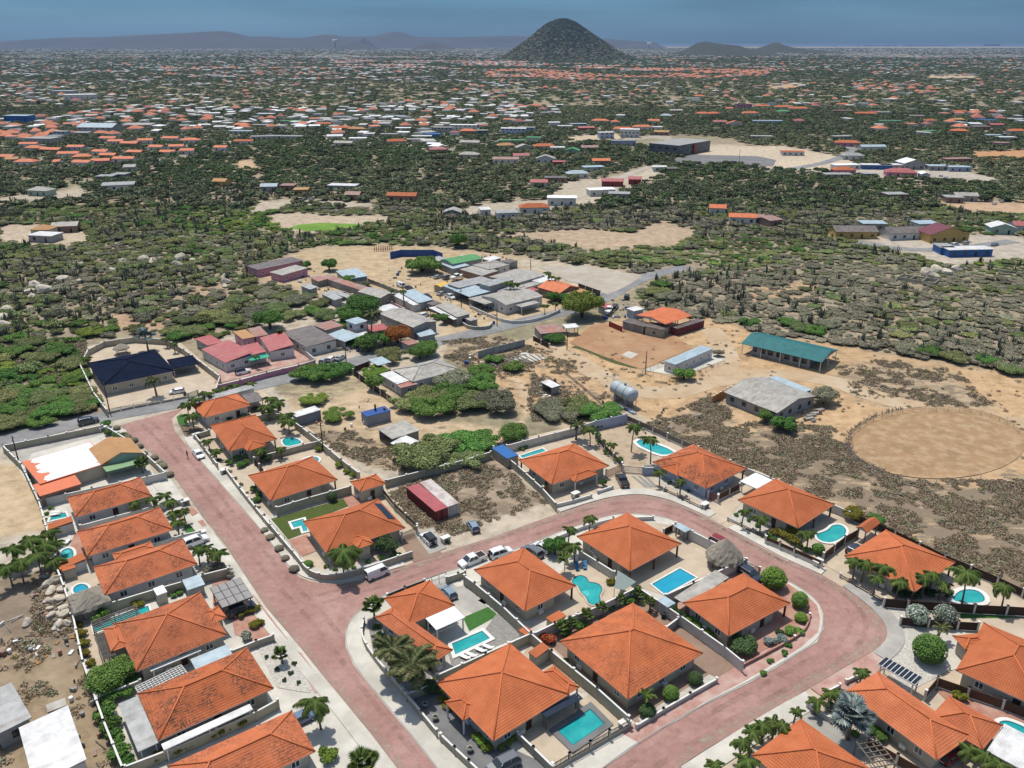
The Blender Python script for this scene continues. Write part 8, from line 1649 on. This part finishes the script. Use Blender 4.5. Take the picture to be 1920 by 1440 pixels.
bushes([(1121,815),(1127,828),(1138,848),(1122,800),(1160,862)],1.3,'%s shrub along the dark screen fence','shrubs along the dark screen fence','bush:leaf_green',at=.6);bushes([(1640,1370),(1655,1380),(1630,1362)],1.3,'%s shrub between silver palm and slat fence','shrubs by the silver palm',at=.6);bushes([(1560,1325),(1580,1312)],1.5,'%s greyish shrub behind the silver fan palm','greyish shrubs by the silver palm','bush:leaf_silver',at=.8);B('bush:leaf_lime',(612,1410),1.8,'lime green shrub at the bottom edge beside the street')
bushes([(1008,828),(985,838),(978,842)],.9,'%s small shrub behind the lap pool','small shrubs behind the lap pool',at=.4)
bushes([(372,822),(380,835),(398,858),(412,862)],.7,'%s low plant behind the upper street wall','low plants behind the upper street wall',at=.3)
bushes([(431,884),(441,897),(452,908),(463,924),(470,938),(484,952),(492,966)],.6,'%s small desert plant on the strip below the street wall','desert plants on the street strip','bush:leaf_grey',at=.2)
bushes([(612,1062),(628,1068),(663,1064),(690,1052),(716,1046),(735,1044)],.7,'%s low plant in the front bed of the turf garden villa','front bed of the turf garden villa',at=.3)
bushes([(706,1176),(712,1190),(722,1205),(704,1206),(728,1232)],.8,'%s small plant in the gravel garden at the junction','plants in the junction gravel garden','bush:leaf_green',at=.3)
bushes([(1255,905),(1268,912),(1290,920),(1380,965),(1405,975),(1420,985)],.7,'%s small plant behind the brown rail fences','plants behind the brown rail fences',at=.3)
bushes([(1450,1010),(1440,1004),(1500,1022),(1515,1030)],1.,'%s green shrub along the slatted kidney pool wall','shrubs along the kidney pool wall',at=.6)
bushes([(500,1232),(520,1255),(545,1262),(560,1280),(552,1244),(533,1275)],.6,'%s small cactus like plant in the white gravel garden','plants in the white gravel garden','bush:leaf_dark',at=.2)
bushes([(980,1268),(1075,1252),(1060,1240)],.7,'%s potted plant on the terrace by the outdoor kitchen','potted plants by the outdoor kitchen',at=.3)
bushes([(1570,1350),(1582,1362),(1603,1375)],1.,'%s shrub under the silver fan palm','shrubs under the silver fan palm','bush:leaf_green',at=.4)
bushes([(1430,1262),(1445,1240),(1470,1225),(1478,1210)],.8,'%s small palm like shrub on the pink strip by the retaining wall','shrubs on the pink strip',at=.3)
bushes([(96,952),(88,962),(85,975),(90,990),(96,1010)],.8,'%s shrub beside the topmost west pool','shrubs beside the topmost west pool',at=.4)
# larger trees of the hamlet and yards
TR=[('umbrella:leaf_green',(790,487),10.5,'large spreading green tree by the dirt yard',.8),('tree:leaf_lime',(1092,572),8.6,'large bright green tree at the roadside bend',.85),('umbrella:leaf_green',(585,693),7,'wide yellow green tree at the road, left half',.7),('umbrella:leaf_green',(612,692),6.5,'wide yellow green tree at the road, middle',.7),('umbrella:leaf_green',(640,684),4.5,'round green tree at the road end of the wide ones',.8),('umbrella:leaf_lime',(633,772),4.6,'flat topped tree left of the generator cabin',.6),('umbrella:leaf_lime',(589,744),4.,'small flat topped tree in the sandy yard',.7),
 ('umbrella:leaf_green',(815,752),7.5,'bright green flat crown nearest the sandy turning circle',.7),('umbrella:leaf_scrub',(800,735),7,'broad green crown over the annex side',.7),('umbrella:leaf_green',(850,725),7.2,'broad dark crown in the middle of the grove',.7),('umbrella:leaf_grey',(928,742),6.8,'grey green crown at the right end of the grove',.9),('umbrella:leaf_green',(895,712),7,'green crown behind the grove',.7),('umbrella:leaf_grey',(845,702),6.5,'greyish crown beside the grey hip roof',.9),('umbrella:leaf_scrub',(765,745),6,'straggling crown at the fence end of the grove',.7),('umbrella:leaf_scrub',(885,745),7,'shaded crown in the heart of the grove',.7),
 ('umbrella:leaf_green',(850,828),8.5,'wide green thorn tree behind the vacant lot wall, left',.55),('umbrella:leaf_scrub',(800,838),9,'grey green thorn tree beside the white lean-to',.7),('umbrella:leaf_green',(905,820),6.5,'wide green thorn tree behind the vacant lot wall, right',.55),('tree:leaf_green',(963,813),4.6,'dark round tree above the blue tarpaulin container',.7),('umbrella:leaf_scrub',(860,855),7,'low thorn crown leaning over the vacant lot wall',.5),('umbrella:leaf_scrub',(1090,755),6.5,'spreading thorn tree left of the steel tank',.6),('umbrella:leaf_green',(1135,768),7,'bright thorn tree below the steel tank',.6),('umbrella:leaf_grey',(1050,772),5.5,'grey thorn tree at the rubble lot',.6),('umbrella:leaf_grey',(1025,755),5,'small grey thorn tree near the white roofed shelter',.7),
 ('tree:leaf_green',(690,640),5,'round dark green tree at the roadside gate',.8),('tree:leaf_red',(745,627),6,'flame tree with orange blossoms before the hall',.8),('tree:leaf_green',(720,635),4.5,'green tree beside the flame tree',.8),('tree:leaf_green',(800,655),4.8,'green tree at the bend of the dark fence, right',.8),('tree:leaf_green',(787,662),4.2,'green tree at the bend of the dark fence, left',.8),('umbrella:leaf_scrub',(735,660),6,'open crowned tree beside the blue carport roof',.7),('umbrella:leaf_lime',(702,692),4.4,'light green tree under the blue carport roof',.8),('tree:leaf_green',(702,718),3.6,'light green tree at the dark metal fence',1.),('tree:leaf_green',(680,575),8,'dark green tree clump beside the tall palm, large',.8),('tree:leaf_green',(655,590),6,'dark green tree left of the tall palm',.8),('tree:leaf_green',(505,600),6.5,'green tree behind the red roofs',.8),('tree:leaf_green',(617,497),4.5,'leafy tree beside the pale blue roofed shed',.9),('tree:leaf_green',(575,497),3,'small tree at the corner of the pink house',.9),('tree:leaf_green',(653,526),4,'tree growing over the patchy rust roof',.8),('umbrella:leaf_grey',(680,530),4,'grey shrub beside the patchy rust roof',.8),
 ('tree:leaf_green',(925,508),3.4,'leafy tree between pale roofs',.8),('tree:leaf_green',(1040,556),4.,'green tree before the bright orange house, left',.8),('tree:leaf_green',(1062,560),3.8,'green tree before the bright orange house, right',.8),('tree:leaf_green',(832,598),2.8,'round bush in front of the beige long house',1),('tree:leaf_green',(815,594),1.8,'small bush at the white canopy strip',1),('tree:leaf_green',(1283,702),3.4,'green bush at the near end of the mobile home',.8),('tree:leaf_dry',(1346,662),2.,'reddish brown bush at the far end of the mobile home',.9),('tree:leaf_grey',(1545,742),4.5,'grey green tree behind the broad grey building',.8),('tree:leaf_green',(1436,780),2.8,'light green bush in front of the broad grey building',.9),('tree:leaf_green',(1470,795),3.4,'darker bush in front of the broad grey building',.9),('umbrella:leaf_green',(960,682),3.6,'small tree beside the foundation strips',.9),('umbrella:leaf_green',(925,668),3.2,'small tree behind the foundation strips',.9),('umbrella:leaf_green',(900,690),5,'low green scrub in the rubble lot',.6),('tree:leaf_green',(1040,635),4,'green shrub before the patched roof shed',.6),('umbrella:leaf_green',(660,640),3.4,'dark bush at the white wall end',.8),('tree:leaf_dark',(690,650),3.6,'dark round bush at the gate posts',.8),('tree:leaf_green',(858,451),5,'light green tree behind the blue hoarding',1.1)]
for k_,p,r,l,hz in TR:plant(k_,p,r,l,'tree','tree',hz,at=r*.6*hz)
MO=[(10,742,7,0),(45,735,6.5,2),(80,742,7,0),(118,748,6,2),(150,745,6,0),(20,765,7,2),(60,770,6.5,0),(100,770,6.5,2),(140,762,6,0),(168,752,4.5,2),(30,785,6,0),(75,786,5.5,2),(5,795,6,0),(-25,770,7,0),(115,655,8,2),(80,668,7,0),(135,680,7,0),(150,705,5,2),(60,640,6.5,0),(30,655,6,2),(170,620,6,3),(205,612,5,2),(330,628,6.5,2),(360,622,6,0),(385,610,5,2),(345,598,5.5,0),
 (400,590,7,0),(430,600,7,0),(460,595,6,1),(420,572,6.5,1),(450,562,7,0),(480,580,6,1),(520,578,7,0),(550,590,7,0),(585,582,7,2),(615,590,6.5,0),(600,566,6,0),(560,562,6.5,1),(530,555,6,0),(640,605,5.5,2),(500,548,6,1),(470,540,6,0),(1225,545,6,0),(1250,555,6,1),(1240,530,6,2),(1480,600,6,2),(1500,612,6,0),(1530,618,6,2),(1555,605,6,1),(1700,648,6,1),(1740,655,6,2),(1790,668,6,0),(1850,672,6,2),(1900,690,6,0),(1360,585,5,0),(1410,602,5,2)]
MK=[('umbrella:leaf_scrub','broad olive thorn mound'),('umbrella:leaf_grey','broad grey thorn mound'),('umbrella:leaf_green','broad green thorn mound'),('umbrella:leaf_lime','broad lime green thorn mound')]
ML=by_landmark([(MK[k][1],*W((x,y)))for x,y,r,k in MO])
for(x,y,r,k),l in zip(MO,ML):plant(MK[k][0],(x,y),r*R.uniform(.75,.95),l,'tree','tree',.62,at=1.5,group='broad thorn trees at the bush edge')
# boulders at the estate boundary and in the bush
def rock_mesh(i):
 rs=np.random.RandomState(i+3);import bmesh;bm=bmesh.new();bmesh.ops.create_icosphere(bm,subdivisions=2,radius=1)
 d=rs.normal(size=(5,3))
 for v in bm.verts:
  c=np.array(v.co);k=1+.16*sum(math.sin(2.2*c.dot(q))for q in d)/2;v.co=Vector(c*k*np.array([1,.8,.62]))
 me=bpy.data.meshes.new('boulder');bm.to_mesh(me);bm.free();me.materials.append(M['boulder_stone']);return me
RK=[rock_mesh(i)for i in range(4)]
def boulder(p,r,label,group,cat='boulder'):
 w=W(p);r*=.85;o=put('boulder',R.choice(RK),None,(w.x,w.y,r*.3),R.uniform(0,6),(r,r*R.uniform(.7,1),r*R.uniform(.7,1.1)));tag(o,label,cat,group)
RO=ORD+['fifteenth','sixteenth','seventeenth','eighteenth','nineteenth','twentieth']
for i,(x,y,r)in enumerate([(88,1097,1.3),(106,1091,1.5),(95,1110,1.5),(116,1108,1.2),(114,1125,1.4),(88,1127,.9),(98,1128,1.),(120,1141,1.3),(95,1142,.8),(122,1155,1.4),(98,1155,1.2),(108,1152,.9),(112,1172,1.3),(128,1170,1.1),(103,1178,.8),(50,1170,1.3),(67,1118,.6),(22,1062,1.6),(38,1068,1.4),(84,1082,1.)]):boulder((x,y),r,'%s boulder listed outward from the thatched gazebo in the heap outside the wall'%RO[i]if x>80 else['pale boulder alone by the burnt patch','small grey stone beside the palm group','large pale boulder under the palm group','second large boulder under the palm group'][i%4],'boulders along the estate boundary')
BO=[(68,538,3.5),(82,548,4),(58,550,3),(60,560,2.5),(16,585,3.5),(118,528,3.4),(150,530,2.2),(210,509,2.4),(232,493,2.6),(272,490,4),(286,493,3.5),(338,489,4),(332,499,3),(360,490,2),(155,499,2.6),(420,522,2.5),(424,530,2.5),(421,538,2),(0,600,3.5),(6,612,3),(1735,517,4),(1755,512,4),(1770,515,3.5),(1750,520,3),(1790,508,3),(290,552,2),(190,565,2)]
BL=by_landmark([('pale weathered boulder',*W(q[:2]))for q in BO])
for(x,y,r),l in zip(BO,BL):boulder((x,y),r,l,'boulders in the scrub')
for i in range(60):
 if i==0:g=MB()
 w=W((R.uniform(1000,1060),R.uniform(725,760)))if i<25 else W((R.uniform(60,150),R.uniform(1185,1245)))if i<40 else W((R.uniform(880,930),R.uniform(660,690)));q=R.uniform(.15,.6);a=R.uniform(0,3);d=Vector((math.cos(a),math.sin(a)))*q;g.obox(w-d,w+d,q,.02,R.uniform(.1,.5),R.randrange(3))
tag(g.build('rubble',['white_paint','block_wall','wood_orange']),'scattered building rubble and scrap','rubble',kind='stuff')
g=MB()
for x,y in[(1512,782),(1520,778),(1508,788),(1527,772)]:w=W((x,y));g.obox(w,w+Vector((2.6,.9)),1.,.05,.5)
tag(g.build('stacked_boards','block_wall'),'stacked grey boards behind the broad grey building','boards','stacked boards',kind='stuff')
# ruin foundation in the scrub
rn=thing('ruin_foundation','low roofless block foundation with three rooms in the scrub','ruin',(0,0,0))
RQ=[W(p)for p in[(1683,525),(1693,520),(1760,530),(1750,537)]]
for a,b in[(0,1),(1,2),(2,3),(3,0)]:g=MB();g.obox(RQ[a],RQ[b],.25,0,1.4,ext=.12);g.build('wall','wall_beige',rn)
for t in(.33,.66):g=MB();g.obox(RQ[0].lerp(RQ[3],t),RQ[1].lerp(RQ[2],t),.25,0,1.39);g.build('wall','wall_beige',rn)
sheet('pond',[(543,427),(560,421),(600,418),(640,419),(680,420),(672,426),(655,431),(620,434),(570,433)],'pond')

# ================================================================ wild scrub
BUSH=[(-400,112),(2320,112),(2320,800),(1960,712),(1700,667),(1560,642),(1420,622),(1320,600),(1200,582),(1192,560),(1215,520),(1100,497),(960,478),(830,462),(700,458),(600,460),(555,470),(480,500),(460,510),(480,525),(560,540),(640,575),(690,588),(640,600),(560,605),(500,612),(420,640),(345,630),(250,622),(165,640),(145,680),(170,730),(183,765),(0,808),(-400,880)]
HOLES=[a[0]for a in AREAS if a[3]<=.2]+[CP]
SM=[([(1395,545),(1440,520),(1520,530),(1510,560),(1420,565)],.55),([(20,640),(160,640),(170,720),(60,720),(0,700)],.45),([(200,590),(260,585),(330,600),(300,620),(220,615)],.8),([(330,540),(420,530),(440,580),(380,590)],.6)]
ROADS_W=[[W(p)for p in r]for r in[ROAD,[(1900,452),(1800,466),(1700,470),(1600,452)],[(1220,312),(1180,325),(1130,350),(1060,380),(980,398),(880,400)],[(1380,322),(1480,318),(1550,305),(1590,290),(1600,280),(1570,268),(1510,252)],[(1480,318),(1600,322),(1750,328),(1870,340)]]]
SR=np.random.RandomState(77)
def scatter(n,Y0,Y1,poly=BUSH,rmin=2.,dens_noise=(90,.30),avoid=True,spots=True):
 """random spots on the ground inside the outline, in metres"""
 Y=np.sqrt(SR.uniform(Y0**2,Y1**2,n));dp=Y*CT+HC*ST;X=SR.uniform(-900,2750,n);X=(X-960)/F*dp
 px,py=PXA(X,Y);k=inpoly(px,py,poly);k&=fbm(X,Y,dens_noise[0],5)>dens_noise[1]
 if avoid:
  for h_ in HOLES:k&=~inpoly(px,py,h_)
  for h_,q in SM:k&=~(inpoly(px,py,h_)&(SR.rand(n)<q))
  for rw in ROADS_W:k&=polydist(X,Y,[(p.x,p.y)for p in rw])>5.5
 X,Y=X[k],Y[k]
 if spots:
  kk=np.ones(len(X),bool)
  sp=[s for c_ in occ.values()for s in c_]
  if Y1<1300:
   S=np.array([s for s in sp if s[1]<Y1+50])
   for(a,b,c_)in S:kk&=(X-a)**2+(Y-b)**2>(c_*.95)**2
  else:
   for i in range(len(X)):
    if occupied(X[i],Y[i],-1.):kk[i]=False
  X,Y=X[kk],Y[kk]
 return X,Y
def gn_scatter(name,label,X,Y,scl,idx,protos,cat='scrub',zs=None):
 """one object: instances of the prototype meshes on points"""
 me=bpy.data.meshes.new(name);n=len(X);me.vertices.add(n);me.vertices.foreach_set('co',np.stack([X,Y,np.zeros(n)if zs is None else zs],1).ravel())
 a=me.attributes.new('scl','FLOAT_VECTOR','POINT');a.data.foreach_set('vector',np.asarray(scl,np.float32).ravel())
 a=me.attributes.new('rot','FLOAT','POINT');a.data.foreach_set('value',SR.uniform(0,6.28,n).astype(np.float32))
 a=me.attributes.new('idx','INT','POINT');a.data.foreach_set('value',np.asarray(idx,np.int32))
 o=put(name,me);tag(o,label,cat,kind='stuff')
 ng=bpy.data.node_groups.new(name,'GeometryNodeTree');ng.interface.new_socket('Geometry',in_out='INPUT',socket_type='NodeSocketGeometry');ng.interface.new_socket('Geometry',in_out='OUTPUT',socket_type='NodeSocketGeometry')
 N,L=ng.nodes,ng.links;gi=N.new('NodeGroupInput');go=N.new('NodeGroupOutput');j=N.new('GeometryNodeJoinGeometry')
 def attr(nm,ty):q=N.new('GeometryNodeInputNamedAttribute');q.data_type=ty;q.inputs[0].default_value=nm;return q
 sc_,ro_,ix=attr('scl','FLOAT_VECTOR'),attr('rot','FLOAT'),attr('idx','INT');cx=N.new('ShaderNodeCombineXYZ');L.new(ro_.outputs[0],cx.inputs[2])
 for i,pm in enumerate(protos):
  po=bpy.data.objects.new(name+'_kind',pm);oi=N.new('GeometryNodeObjectInfo');oi.inputs[0].default_value=po;oi.inputs['As Instance'].default_value=True
  cp=N.new('FunctionNodeCompare');cp.data_type='INT';cp.operation='EQUAL';L.new(ix.outputs[0],cp.inputs[2]);cp.inputs[3].default_value=i
  ip=N.new('GeometryNodeInstanceOnPoints');L.new(gi.outputs[0],ip.inputs['Points']);L.new(cp.outputs[0],ip.inputs['Selection']);L.new(oi.outputs['Geometry'],ip.inputs['Instance']);L.new(cx.outputs[0],ip.inputs['Rotation']);L.new(sc_.outputs[0],ip.inputs['Scale']);L.new(ip.outputs[0],j.inputs[0])
 L.new(j.outputs[0],go.inputs[0]);md=o.modifiers.new('scatter','NODES');md.node_group=ng;return o
def pal(X,Y,py):
 """which kind of bush grows here: 0-2 olive scrub, 3-4 grey, 5-6 green, 7 lime, 8 dry"""
 n=len(X);g=fbm(X,Y,70,15);h=fbm(X,Y,25,19);q=SR.rand(n)*.5+g*.9+h*.4;px,_=PXA(X,Y)
 q+=np.where((px>1250)&(py>500),-.30,0)+np.where((px<520)&(py>330)&(py<430),.22,0)+np.where((py>600)&(px<700),.12,0)+np.where((py<300),.1,0)+np.where((px>1200)&(py>420)&(py<520),.12,0)
 return np.select([q<.64,q<.84,q<1.20,q<1.34],[SR.randint(8,10,n),SR.randint(3,5,n),SR.randint(0,3,n),SR.randint(5,7,n)],7)
SCR=[('umbrella:leaf_scrub',0),('umbrella:leaf_scrub',1),('scrub:leaf_scrub',2),('scrub:leaf_grey',0),('umbrella:leaf_grey',1),('umbrella:leaf_green',0),('scrub:leaf_green',1),('umbrella:leaf_lime',2),('scrub:leaf_dry',0),('umbrella:leaf_dry',1)]
def join_meshes(cm,tm):
 return cm
near=scatter(60000,120,480,dens_noise=(90,.16));X,Y=near;px,py=PXA(X,Y)
vis=(px>-60)&(px<1980);order=np.argsort(Y+np.where(vis,0,1e6));X,Y,px,py=X[order],Y[order],px[order],py[order]
ty=pal(X,Y,py);rr=SR.uniform(0,1,len(X))**1.4*3.8+1.1
# thin out overlaps
G={};keep=np.zeros(len(X),bool)
for i in range(len(X)):
 k=(int(X[i]//6),int(Y[i]//6));ok=True
 for a in(-1,0,1):
  for b in(-1,0,1):
   for j in G.get((k[0]+a,k[1]+b),()):
    if(X[i]-X[j])**2+(Y[i]-Y[j])**2<(.5*(rr[i]+rr[j]))**2:ok=False;break
   if not ok:break
  if not ok:break
 if ok:keep[i]=True;G.setdefault(k,[]).append(i)
X,Y,px,py,ty,rr=[a[keep]for a in(X,Y,px,py,ty,rr)]
KW=['olive thorn bush','dense olive thorn bush','open olive scrub bush','grey leafless scrub bush','grey flat crowned thorn tree','green flat crowned thorn tree','leafy green scrub bush','lime green flat crowned thorn tree','brown dry scrub bush','brown flat crowned thorn tree']
NI=230
TL=by_landmark([(KW[ty[i]],X[i],Y[i])for i in range(NI)])
for i in range(min(NI,len(X))):
 kd,v=SCR[ty[i]];where='on the left behind the estate road' if px[i]<330 else 'beside the red roofed houses' if px[i]<720 else 'along the right edge of the sandy field' if px[i]>1150 else 'behind the hamlet'
 hz=R.uniform(.5,.85);cm,tm=proto(kd,v);root=thing('thorn_bush',TL[i],'bush',(X[i],Y[i],0),R.uniform(0,6.28),'bushes '+where)
 put('foliage',cm,root,scale=(rr[i],rr[i],rr[i]*hz));put('stem',tm,root,scale=(rr[i],rr[i],rr[i]*hz))
low=np.where((px>1180)&(py>470),.62,1.);s=slice(NI,None);sc3=np.stack([rr[s],rr[s],rr[s]*low[s]*SR.uniform(.45,.9,len(rr[s]))],1)
gn_scatter('thorn_scrub','dense thorn scrub covering the bushland',X[s],Y[s],sc3,ty[s],[proto(k,v)[0]for k,v in SCR])
# columnar cacti
CZ=[(-300,330),(700,300),(860,300),(1350,330),(1960,330),(1960,712),(1700,667),(1420,622),(1200,582),(1215,520),(1000,470),(600,460),(555,470),(470,520),(380,600),(250,610),(160,640),(0,640),(-300,640)]
cX,cY=scatter(14000,150,560,CZ,dens_noise=(60,.46));cp_,cq=PXA(cX,cY);o_=np.argsort(cY+np.where((cp_>-40)&(cp_<1960),0,1e6));cX,cY,cp_,cq=cX[o_][:3600],cY[o_][:3600],cp_[o_][:3600],cq[o_][:3600]
k=(SR.rand(len(cX))<np.where((cp_>1400)&(cq>480),.3,1.));cX,cY,cp_,cq=cX[k],cY[k],cp_[k],cq[k];cs=SR.uniform(.6,1.35,len(cX));NC=140
CLB=by_landmark([('clump of columnar cactus',cX[i],cY[i])for i in range(NC)])
for i in range(min(NC,len(cX))):
 root=put('columnar_cactus',cactus_mesh(i%5),None,(cX[i],cY[i],0),R.uniform(0,6),cs[i]);tag(root,CLB[i],'cactus','columnar cactus clumps')
gn_scatter('cactus_stand','stands of dark columnar cactus in the scrub',cX[NC:],cY[NC:],np.repeat(cs[NC:,None],3,1),np.arange(len(cX)-NC)%5,[cactus_mesh(i)for i in range(5)],'cactus')
# woods between the houses and out to the hills
FARK=['clump:leaf_far','clump:leaf_far_dark','clump:leaf_far_green','clump:leaf_far']
FPR=[proto(k,v)[0]for k in FARK for v in(0,1)]
FB=[(-900,111),(2900,111),(2900,480),(-900,480)]
def far_idx(X,Y):
 g=fbm(X,Y,200,33)+SR.rand(len(X))*.35-.17
 return np.select([g<.36,g<.50,g<.62],[SR.randint(6,8,len(X)),SR.randint(0,2,len(X)),SR.randint(2,4,len(X))],SR.randint(4,6,len(X)))
mX,mY=scatter(60000,470,1250,FB,dens_noise=(80,.16));q1,q2=PXA(mX,mY);k=~((inpoly(q1,q2,CL[0][0])|inpoly(q1,q2,CL[1][0])|inpoly(q1,q2,CL[2][0]))&(SR.rand(len(mX))<.15));mX,mY=mX[k],mY[k];r_=SR.uniform(2.,5.,len(mX));gn_scatter('town_trees','dark trees and scrub between the houses of the town',mX,mY,np.stack([r_,r_,r_*SR.uniform(.7,1.2,len(r_))],1),far_idx(mX,mY),FPR,'trees')
fX,fY=scatter(120000,1200,5200,FB,dens_noise=(170,.25));r_=SR.uniform(4,9,len(fX));gn_scatter('far_woods','woods of the distant plain',fX,fY,np.stack([r_,r_,r_*SR.uniform(.5,.85,len(r_))],1),far_idx(fX,fY),FPR,'woods')
Yq=SR.uniform(4600,15000,30000);Xq=(SR.uniform(-500,2500,30000)-960)/F*(Yq*CT+HC*ST);k=fbm(Xq,Yq,500,61)>.38;Xq,Yq=Xq[k],Yq[k];r_=SR.uniform(12,26,len(Xq));gn_scatter('plain_woods','woods at the foot of the distant hills',Xq,Yq,np.stack([r_,r_,r_*.45],1),SR.randint(0,4,len(Xq)),FPR,'woods')
# scrub on the cone hill
HV,HF=HILLV[0];HV=np.array(HV);T_=np.array([HV[list(f)]for f in HF]);ix=SR.randint(0,len(T_),9000);u,v=SR.rand(9000,1),SR.rand(9000,1);P_=(T_[ix,0]*(1-u)+T_[ix,1]*u)*(1-v)+(T_[ix,3]*(1-u)+T_[ix,2]*u)*v
r_=SR.uniform(4,8,9000);gn_scatter('hill_scrub','scrub covering the cone shaped hill',P_[:,0],P_[:,1],np.stack([r_,r_,r_*.6],1),np.where(SR.rand(9000)<.5,SR.randint(0,2,9000),SR.randint(2,4,9000)),FPR,'scrub',zs=P_[:,2]-1)
# dry tufts in the brush field, the vacant lot and the yards
def tuft_mesh(i,mat):
 rs=np.random.RandomState(i+70);v=leaf_arrays(46,[(0,0,.12,.9,.7,.3)],.17,rs,.7,-.1,.2);return leaf_mesh('tuft',v,mat)
TU=[tuft_mesh(0,'leaf_brush'),tuft_mesh(1,'leaf_brush'),tuft_mesh(2,'leaf_grey'),tuft_mesh(3,'leaf_scrub')]
tx,ty_=[],[]
for poly,n,th in[(AREAS[4][0],34000,.45),(AREAS[5][0],2500,.48),(AREAS[3][0],5000,.60),(AREAS[6][0],1500,.52),([(728,925),(800,885),(925,860),(1030,945),(930,975),(840,1010),(780,985)],3000,.47),(AREAS[9][0],1500,.45),(AREAS[7][0],2000,.42),(AREAS[23][0],1500,.55),([(20,640),(160,640),(170,720),(60,720),(0,700)],2500,.3),([(1000,700),(1060,740),(1110,790),(1000,790),(990,750)],1500,.3),([(60,1080),(130,1150),(140,1200),(60,1190)],600,.35)]:
 q=np.array(poly,float);P=[W(p)for p in poly];x0,x1,y0,y1=min(p.x for p in P),max(p.x for p in P),min(p.y for p in P),max(p.y for p in P);a=SR.uniform(x0,x1,n*2);b=SR.uniform(y0,y1,n*2);pa,pb=PXA(a,b);k=inpoly(pa,pb,poly)&(fbm(a+.6*b,b-.6*a,5,88)+SR.rand(n*2)*.3>th+.235)&~inpoly(pa,pb,RP[:-1])
 tx.append(a[k]);ty_.append(b[k])
tx,ty_=np.concatenate(tx),np.concatenate(ty_);r_=SR.uniform(.3,1.,len(tx))**1.3+.12;gn_scatter('dry_brush','low dry brush and weeds on the sandy ground',tx,ty_,np.stack([r_,r_,r_],1),SR.choice(4,len(tx),p=[.5,.38,.08,.04]),TU,'brush')
print('scrub',len(X),'cacti',len(cX),'mid',len(mX),'far',len(fX),'tufts',len(tx),'houses',len(cand),'mid houses',n_mid)
# ================================================================ the hazy air
hb=MB();hb.box(-18000,-700,-3,18000,18800,420);hz_=hb.build('haze','white_paint');hm=bpy.data.materials.new('haze_air');hm.use_nodes=True;nt=hm.node_tree;nt.nodes.clear()
vo=nt.nodes.new('ShaderNodeVolumePrincipled');vo.inputs['Density'].default_value=HAZE;vo.inputs['Color'].default_value=(.40,.60,.95,1);vo.inputs['Anisotropy'].default_value=.2
ou=nt.nodes.new('ShaderNodeOutputMaterial');nt.links.new(vo.outputs[0],ou.inputs['Volume']);hz_.data.materials.clear();hz_.data.materials.append(hm);hz_['kind']='stuff';hz_['label']='thin blue haze over the whole plain'
